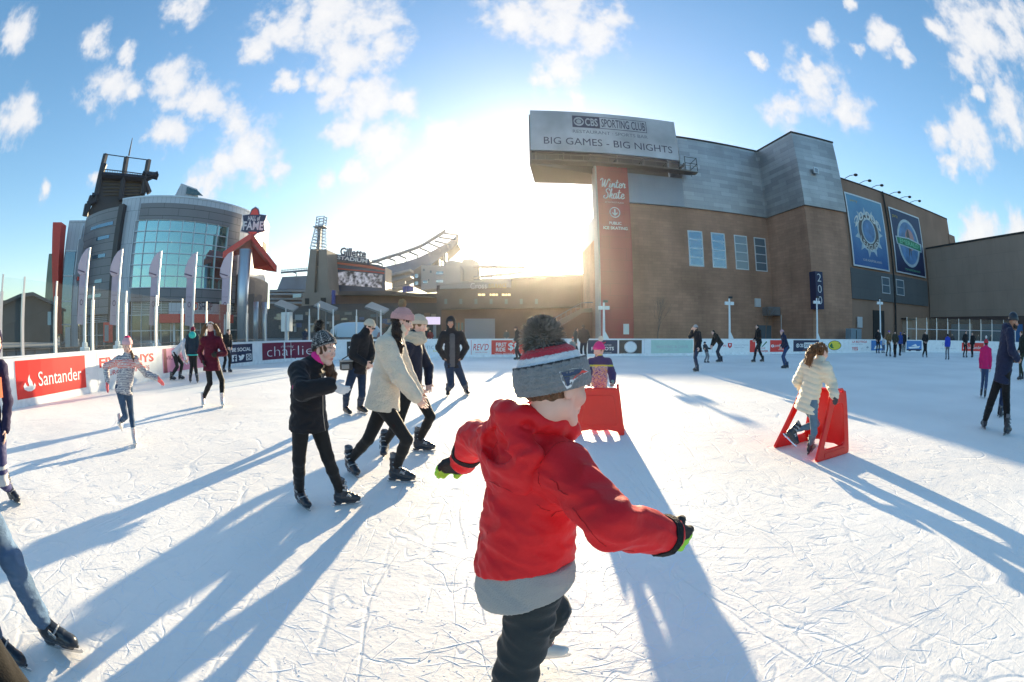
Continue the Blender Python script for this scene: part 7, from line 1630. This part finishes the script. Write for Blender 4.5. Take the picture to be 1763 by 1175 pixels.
# ---- 11 girl at the left boards in the white jacket, bending forward
k = 1.0
def far_person(label, px, gy, H, yaw, coat, legs_c, hatc=None, hairc=(.04, .025, .018), lean=6, stride=.12, arms='down', coat_hem=.07, group=None, skate='rental', h=.022, knee=.06, tilt=-8, hy=None, beanie_pom=None, hood=None, gz=None, crouch=0, legr=.012, puff=None, split=.09, swing=0, tone='fair', gl=None, D=None):
    """A whole skater in true proportions, set down where the skates meet the ice and turned to yaw."""
    k = H / 1.84; g = PG(px, gy) if D is None else Vector((*PD(px, gy, D).xy, 0)); Dd = math.hypot(g.x, g.y); F = yawdir(g, yaw); U = Vector((0, 0, 1)); Rt = F.cross(U)
    P = lambda r, f, u: g + Rt * r * k + F * f * k + U * u * k
    c = crouch; hz = .97 - c; la = R(lean); fz = lambda u, f=0: (f + math.sin(la) * u, hz + math.cos(la) * u)   # along the leaning trunk
    T_ = lambda r, u, f=0: P(r, math.sin(la) * u + f * math.cos(la), hz + math.cos(la) * u - f * math.sin(la))
    J = dict(hl=P(-.085, 0, hz), hr=P(.085, 0, hz), sl=T_(-.165, .50), sr=T_(.165, .50), nk=T_(0, .57), hd=T_(0, .70, .03) + U * 0)
    J['al'] = P(-split, stride, .15); J['ar'] = P(split, -stride, .15); J['kl'] = P(-.09, stride * .5 + knee, .53 - c * .5); J['kr'] = P(.09, -stride * .5 + knee, .53 - c * .5)
    A = {'down': [(-.23, .22, -.02), (-.22, -.02, .08)], 'front': [(-.23, .24, .02), (-.12, .10, .22)], 'out': [(-.34, .30, .05), (-.52, .18, .15)], 'pockets': [(-.25, .22, -.06), (-.17, .04, .08)], 'back': [(-.24, .24, -.10), (-.20, .06, -.20)]}
    def arm(nm, sg):
        (r, u, f), (r2, u2, f2) = A.get(nm, A['down']); e, w = T_(sg * -r, u, f + swing * sg), T_(sg * -r2, u2, f2 + swing * 2 * sg); return e, w
    if arms == 'face': J['el'], J['wl'] = arm('down', -1); J['er'], J['wr'] = T_(.22, .28, .12), T_(.07, .60, .16)
    elif arms == 'reach': J['el'], J['wl'] = T_(-.20, .32, .22), T_(-.14, .20, .42); J['er'], J['wr'] = T_(.20, .32, .22), T_(.14, .20, .42)
    else: J['el'], J['wl'] = arm(arms, -1); J['er'], J['wr'] = arm(arms, 1)
    J['hk'] = .95 + (.03 if k < .85 else 0); J['hk'] *= 1.0 if k > .85 else .94; J['hk'] = J['hk'] * (k if k > .85 else k * 1.18); J['sk'] = k * .95
    fixlimbs(J, k); nm = lambda c_, p: cloth(p + '_%d_%d_%d' % tuple(int(x * 250) for x in c_), c_, .85)
    fyaw = yaw if hy is None else hy
    hd = dict(m=nm(hatc, 'knit'), t=.014, tall=1.12, tilt=-.12, cuffh=.05, low=.028, rib=.002, h=max(.009, h * .6)) if hatc else None
    if hd and beanie_pom: hd['pom'] = (.05, nm(beanie_pom, 'pom')); hd['pn'] = 120
    return person(label, J, k, (fyaw, tilt, 0), h=h, hh=max(.010, h * .75), tone=tone, group=group, top=dict(m=nm(coat, 'coat'), r=.028, hem=coat_hem, hemr=.15 + coat_hem * .15, collar=.05, hood=hood, fold=.008, puff=puff),
                  legs=dict(m=nm(legs_c, 'legs'), r=legr, rk=legr * 1.3, ra=legr * 1.4, fold=.003), hat=hd, hair=dict(n='far_%d' % int(hairc[0] * 300), c=hairc, short=True, tails=[]), skate=skate, toes=dict(l=F, r=F), gloves=dict(m=nm(gl, 'glove'), t=.006) if gl else None)
NV = (.012, .018, .05); BK = (.018, .018, .021); JN = (.035, .06, .12)
far_person('person in a white jacket with grey hood bending forward at the left boards', 303, 655, 1.74, 82, (.62, .62, .66), (.03, .03, .032), hatc=(.18, .18, .19), lean=48, stride=.16, arms='reach', crouch=.08, h=.016, coat_hem=.06, hood='down')
o = far_person('person in a dark jacket with teal trim and a maroon pompom hat seen from behind', 334, 660, 1.72, 172, (.02, .032, .05), BK, hatc=(.20, .015, .05), beanie_pom=(.7, .68, .66), lean=8, stride=.05, split=.14, arms='down', h=.016, coat_hem=.06)
c = o.location; jf = [x for x in o.children if x.name.startswith('jacket')][0]
def torus(mb, c, rx, ry, r, dirx, z): 
    pts = [Vector((c.x, c.y, z)) + Vector((math.cos(t) * rx, math.sin(t) * ry, 0)) for t in np.linspace(0, 2 * math.pi, 22)]; mb.tube(pts, r, 6, False)
mt = cloth('teal', (.03, .42, .38), .8); mb = MB(); torus(mb, c, .19, .165, .022, 0, .84); mb.build('teal_hem', mt, jf, smooth=True)
hdp = [x for x in o.children if x.name.startswith('hat')][0]; mb = MB(); mb.ball(PD(331, 577, 12.95), (.14, .10, .10)); mb.build('teal_hood', mt, jf, smooth=True)
far_person('person with loose brown hair in black half hidden behind the maroon coat', 390, 642, 1.70, 40, BK, BK, hairc=(.12, .055, .03), lean=14, stride=.1, arms='front', h=.018)

# ---- teenager at the left edge in the navy hoodie
k = .93; D = 4.35; a_, t_ = foot(16, 861, 44, 875, k)
J = joints(D, hd=(-8, 590, .02), nk=(-14, 612, 0), sl=(3, 636, -.05), sr=(-46, 636, .10), el=(14, 690, -.02), wl=(10, 737, -.10), er=(-58, 690, .1), wr=(-52, 735, -.1), hl=(-2, 745, -.02), hr=(-26, 745, .05), kl=(3, 800, -.05), kr=(-30, 800, -.1), al=a_, ar=(-38, 850, .1))
J['ar'].z = .15 * k; fixlimbs(J, k); lim(J, 'hoodie')
def bands(V):
    z = V[:, 2]; out = np.tile(np.array([.018, .022, .10]), (len(V), 1)); out[(z > .27) & (z < .36)] = (.50, .50, .50); out[(z > .40) & (z < .425)] = (.50, .50, .50); return out
person('teenager in a navy hoodie and blue banded trousers at the left edge', J, k, (30, -8, 0), h=.010, hh=.006, top=[dict(name='hoodie', m=cloth('navy_hoodie', (.022, .018, .055)), r=.026, hem=.06, hood='up', fold=.008, wr=.034)],
    legs=dict(m=mat('banded', (.1, .1, .1), .7, attr=True), col=bands, r=.018, rk=.02, ra=.014, fold=.006), hair=dict(n='fringe', c=(.07, .04, .025), tails=[]), toes=dict(l=t_, r=yawdir(J['ar'], 40)))
mb = MB(); c = PD(-4, 668, 4.16); mb.box(c, (.05, .10, .16), .3); tag(mb.build('badge', mat('orange_print', (.6, .12, .04), .6), bpy.data.objects[[o.name for o in bpy.data.objects if o.name.startswith('hoodie')][-1]]), None)

# ---- adult in jeans at the bottom left, mostly out of frame
k = 1.06; a_, t_ = foot(78, 1108, 148, 1130, k); A = Vector((a_.x, a_.y, 0))
az_ = math.atan2(A.x, A.y); out_ = Vector((-1, -.25, 0)).normalized(); bk = Vector((-.1, -1, 0)).normalized()
H_ = PD(-60, 900, 2.45); J = dict(al=a_, kl=PD(12, 965, 2.17), hl=Vector((0, 0, 0)))
J['hl'] = J['kl'] + (J['kl'] - J['al']).normalized() * .40 * k + out_ * .10 + Vector((0, 0, .10)); J['hl'] = J['kl'] + (J['hl'] - J['kl']).normalized() * .44 * k
lr = Vector((-.35, -.94, 0)).normalized(); J['hr'] = J['hl'] + lr * .18; J['kr'] = J['hr'] + Vector((.08, -.04, -.44)); J['ar'] = Vector((J['hr'].x + .02, J['hr'].y - .1, .16))
up3 = Vector((-.05, 0, 1)).normalized(); J['sl'] = J['hl'] + up3 * .52 - lr * .09; J['sr'] = J['hr'] + up3 * .52 + lr * .09; J['nk'] = (J['sl'] + J['sr']) / 2 + up3 * .08; J['hd'] = J['nk'] + up3 * .15 + Vector((.02, 0, 0))
for a in 'lr': sg = -1 if a == 'l' else 1; J['e' + a] = J['s' + a] + lr * sg * .06 - up3 * .30; J['w' + a] = J['e' + a] - up3 * .24 + Vector((.08, 0, 0))
fixlimbs(J, k); lim(J, 'jeans')
person('adult in blue jeans whose leg and black skate reach in at the bottom left', J, k, (90, -5, 0), h=.008, hh=.008, top=[dict(m=cloth('olive_parka', (.04, .045, .03)), r=.03, hem=.05, collar=.06)], legs=dict(m=mat('denim_near', (.09, .16, .27), .9, var=.35, vscale=5, bump=.5, bscale=180), r=.020, rk=.024, ra=.034, fold=.010, ff=17, len=.86),
    hat=dict(m=BLK, t=.014, tall=1.1, tilt=-.1, h=.008), hair=dict(n='grey', c=(.2, .19, .18), short=True, tails=[]), toes=dict(l=t_, r=t_), shoe_up=dict(l=Vector((-.10, .0, 1))))
# dark trousered leg closer still
k = 1.0; c = Vector((-1.33, -.19, 0))
J = dict(hl=c + Vector((-.10, .12, .86)), hr=c + Vector((-.12, -.05, .86)), kl=c + Vector((.12, .15, .50)), kr=c + Vector((.06, -.08, .50)), al=c + Vector((.0, .13, .15)), ar=c + Vector((-.12, -.10, .15)))
J.update(sl=c + Vector((-.18, .20, 1.36)), sr=c + Vector((-.20, -.14, 1.36)), nk=c + Vector((-.18, .03, 1.44)), hd=c + Vector((-.15, .03, 1.60)), el=c + Vector((-.22, .26, 1.08)), er=c + Vector((-.24, -.2, 1.08)), wl=c + Vector((-.10, .24, .88)), wr=c + Vector((-.1, -.2, .88)))
fixlimbs(J, k)
person('person in dark trousers cut by the bottom left corner', J, k, (90, 0, 0), h=.012, hh=.010, top=[dict(m=BLK, r=.03, hem=.05, collar=.06)], legs=dict(m=cloth('dark_brown', (.010, .009, .008)), r=.02, rk=.03, ra=.03, fold=.006), hat=dict(m=cloth('plain_navy', (.02, .03, .07)), t=.014, tall=1.1, h=.01), hair=dict(n='far_dark', c=(.05, .03, .02), short=True, tails=[]), toes=dict(l=Vector((1, .1, 0)), r=Vector((1, -.1, 0))))

# ---- big man in navy with the dark helmet on the right
k = 1.05; D = 7.7; ar_ = PG(1731, 750); al_ = PG(1694, 739)
J = joints(D, hd=(1745, 555, 0), nk=(1737, 566, 0), sr=(1739, 576, -.18), sl=(1730, 576, .17), er=(1746, 600, -.22), wr=(1752, 617, -.20), el=(1737, 600, .2), wl=(1745, 618, .15), hr=(1731, 645, -.10), hl=(1722, 644, .08), kr=(1733, 682, -.05), kl=(1709, 683, 0), ar=(1730, 735), al=(1695, 727))
J['ar'] = Vector((ar_.x, ar_.y, .155)); J['al'] = Vector((al_.x, al_.y, .155)); fixlimbs(J, k); lim(J, 'big')
person('tall man in a navy hooded jacket, black trousers and dark helmet near the right edge', J, k, (84, -6, 0), h=.014, hh=.009, tone='tan', bw=1.12,
    top=[dict(m=cloth('navy_jacket', (.013, .020, .055), .75), r=.040, hem=.12, hemr=.17, hood='down', fold=.010, waist=.15)], legs=dict(m=cloth('black_pants', (.012, .012, .014)), r=.026, rk=.03, ra=.028, fold=.007),
    hat=dict(m=mat('helmet_dark', (.02, .025, .035), .3), t=.022, tall=1.08, tilt=-.1, low=.022, cuff=False, rib=0, h=.009), hair=dict(n='beard_dark', c=(.03, .02, .015), cap=False, tails=[([PD(1747, 562, D - .06), PD(1750, 563, D - .02)], [.035, .03])]), toes=dict(l=yawdir(J['al'], 200), r=yawdir(J['ar'], 150)))
far_person('small child in a hot pink hooded jacket and striped hat seen from behind', 1692, 684, 1.42, 172, (.62, .02, .14), (.05, .08, .16), hatc=(.55, .05, .07), beanie_pom=(.7, .7, .7), lean=4, stride=.10, split=.10, arms='down', hood='down', h=.014, D=12.1)
far_person('child in jeans skating half hidden behind the tall man', 1720, 722, 1.35, 150, (.02, .03, .06), (.03, .05, .11), hatc=(.05, .05, .06), stride=.08, arms='front', h=.016, D=9.4)
far_person('person in dark green trousers and black coat at the far right edge', 1758, 655, 1.75, -60, (.02, .025, .02), (.035, .045, .03), hairc=(.15, .07, .03), stride=.14, arms='front', h=.018)
# ---- skaters in the shade of the brick building
far_person('woman in a long black coat and grey beanie with a hand to her face', 1200, 640, 1.80, -55, (.015, .014, .02), (.03, .045, .09), hatc=(.34, .35, .38), coat_hem=.22, stride=.08, split=.14, arms='face', h=.018)
far_person('man in a dark brown jacket bending over the child in grey', 1240, 624, 1.84, -70, (.028, .024, .022), (.025, .035, .06), lean=34, stride=.1, arms='reach', crouch=.06, h=.02, legr=.014)
far_person('small child in grey held up by the bending man', 1216, 625, 1.05, 60, (.03, .035, .05), (.20, .21, .23), hatc=(.03, .04, .08), lean=-18, stride=.1, arms='out', h=.016)
far_person('man all in black striding left past the red banner', 1306, 624, 1.95, -62, (.010, .010, .012), (.014, .016, .024), stride=.30, arms='front', h=.02, hairc=(.02, .015, .012), legr=.014)
far_person('woman in a navy jacket and jeans with a pale pink hat leaning forward', 1353, 635, 1.74, -72, (.018, .024, .06), (.04, .07, .16), hatc=(.50, .30, .34), lean=18, stride=.10, arms='front', knee=.12, crouch=.05, h=.018)
G_ = 'skaters gathered near the dark doorway'
for (px, gy, H, yaw, cc, lc, hc, st, arm, lab) in [
    (1511, 609, 1.95, 20, BK, BK, None, .06, 'pockets', 'tall person in black leftmost of the group by the doorway'),
    (1520, 608, 1.30, 60, (.45, .47, .52), (.10, .11, .14), None, .1, 'front', 'child in white next to the tall person in black'),
    (1529, 614, 1.80, 30, (.16, .10, .05), (.09, .09, .10), (.20, .10, .42), .16, 'front', 'person in a brown coat with a purple hat'),
    (1541, 616, 1.78, -20, (.05, .048, .035), (.014, .014, .016), (.02, .02, .02), .10, 'pockets', 'person in a dark olive coat right of the brown coat'),
    (1549, 613, 1.70, 150, (.03, .07, .26), (.02, .02, .03), (.05, .12, .4), .08, 'down', 'person in a royal blue coat behind the dark olive coat'),
    (1556, 607, 1.80, 10, BK, (.02, .02, .03), (.02, .02, .02), .06, 'down', 'slim person in black right of the blue coat'),
    (1563, 606, 1.50, -30, (.02, .03, .06), (.04, .06, .10), (.70, .06, .14), .08, 'front', 'child in navy with a bright coral hat')]:
    far_person(lab, px, gy, H, yaw, cc, lc, hatc=hc, stride=st, arms=arm, h=.026, group=G_)
far_person('person all in black standing alone before the blank white boards', 1592, 616, 1.82, 15, BK, BK, stride=.04, split=.16, arms='front', h=.024, legr=.022)
far_person('boy in a bright blue jacket and grey trousers seen from behind', 1631, 620, 1.62, 200, (.03, .06, .42), (.13, .14, .17), hatc=(.02, .02, .03), stride=.12, arms='down', h=.024)
far_person('man in black left of the far red bank banner', 1661, 616, 1.90, 35, BK, BK, stride=.10, arms='pockets', h=.024)
far_person('person in black before the middle of the far red bank banner', 1674, 616, 1.80, -30, BK, BK, stride=.08, arms='down', h=.024)
# ---- skaters near the middle, against the sun
far_person('man in a dark jacket and cap gliding behind the grey pompom', 893, 620, 1.80, -75, (.035, .03, .032), (.02, .022, .03), hatc=(.10, .05, .06), stride=.12, arms='front', lean=10, h=.020)
far_person('broad man in a dark jersey and black beanie with his back to the camera', 1005, 622, 1.88, 195, (.03, .022, .026), (.02, .022, .03), hatc=(.015, .015, .015), stride=.08, arms='pockets', h=.020)
far_person('woman with brown hair beside the broad man in the jersey', 989, 620, 1.74, 90, (.05, .05, .055), (.03, .03, .04), hairc=(.10, .05, .03), stride=.05, arms='down', h=.022)
far_person('toddler in grey with a coral pompom hat beside the woman', 985, 622, 1.15, 30, (.20, .24, .25), (.06, .06, .08), hatc=(.30, .27, .30), beanie_pom=(.8, .2, .12), stride=.05, arms='front', h=.018)
# ---- spectators outside the boards
far_person('onlooker in a navy coat outside the boards behind the black beanie', 524, 607, 1.78, 140, NV, BK, hairc=(.3, .2, .09), stride=.03, lean=12, arms='reach', h=.022, skate=None, D=25.5)
for i, (px, D_, yaw, cc, lab) in enumerate([(766, 34, 10, (.03, .05, .12), 'onlooker in a dark blue coat beyond the boards right of the lilac screen'), (795, 38, 40, BK, 'onlooker in black beyond the boards by the hooded man'), (741, 36, -20, (.25, .05, .05), 'onlooker in red beyond the boards below the lilac screen'), (655, 32, 30, (.35, .18, .18), 'onlooker in faded pink behind the glass near the tent'), (872, 40, 0, (.12, .12, .13), 'onlooker in grey beyond the boards left of the stairs')]):
    far_person(lab, px, 600, 1.72, yaw, cc, (.03, .03, .04), stride=.04, arms='pockets', h=.03, skate=None, D=D_)

for i, (px, D_, yaw, cc, lab) in enumerate([(1706, 50, 20, (.06, .05, .05), 'onlooker in brown behind the right hand glass left of the tall man'), (1640, 46, -30, (.03, .03, .05), 'onlooker in dark blue behind the far right glass'), (1683, 52, 60, (.12, .10, .09), 'onlooker in tan behind the glass above the far red banner')]):
    far_person(lab, px, 600, 1.75, yaw, cc, (.03, .03, .04), stride=.04, arms='pockets', h=.035, skate=None, D=D_)
# ---- pieces that do not touch become parts of their own
def split_islands(names):
    for o in [x for x in bpy.data.objects if x.type == 'MESH' and x.name.split('.')[0] in names]:
        me = o.data; n = len(me.vertices); par = list(range(n))
        def fd(a):
            while par[a] != a: par[a] = par[par[a]]; a = par[a]
            return a
        for p in me.polygons:
            v = p.vertices; a = fd(v[0])
            for b_ in v[1:]: par[fd(b_)] = a
        gr = {}
        for p in me.polygons: gr.setdefault(fd(p.vertices[0]), []).append(p)
        if not 1 < len(gr) <= 40 or o.children: continue
        for i, ps in enumerate(gr.values()):
            ids = sorted({v for p in ps for v in p.vertices}); ix = {v: j for j, v in enumerate(ids)}
            m2 = bpy.data.meshes.new(me.name); m2.from_pydata([me.vertices[v].co[:] for v in ids], [], [tuple(ix[v] for v in p.vertices) for p in ps])
            for m_ in me.materials: m2.materials.append(m_)
            m2.update(); c = o.copy(); c.data = m2; COL.objects.link(c)
        bpy.data.objects.remove(o)
split_islands({'strip_window', 'mullion', 'transom', 'louvre', 'lit_window', 'window', 'door', 'support_pier', 'opening', 'concourse_deck', 'concrete_slab', 'red_line', 'pale_panel', 'blue_sign', 'wall', 'open_deck'} )
# ---- haze volume added to imitate the veil of glare around the sun
hz = MB(); hz.bx(-1600, 1600, -650, 2600, -1.1, 62)
m_haze = bpy.data.materials.new('haze'); m_haze.use_nodes = True; _n = m_haze.node_tree.nodes; _n.remove(_n['Principled BSDF'])
pv = _n.new('ShaderNodeVolumePrincipled'); pv.inputs['Color'].default_value = (1, .97, .93, 1); pv.inputs['Density'].default_value = .00017; pv.inputs['Anisotropy'].default_value = .84
m_haze.node_tree.links.new(pv.outputs[0], _n['Material Output'].inputs['Volume'])
tag(hz.build('haze', m_haze), 'thin haze added for the veil of glare around the sun', 'haze', kind='stuff')
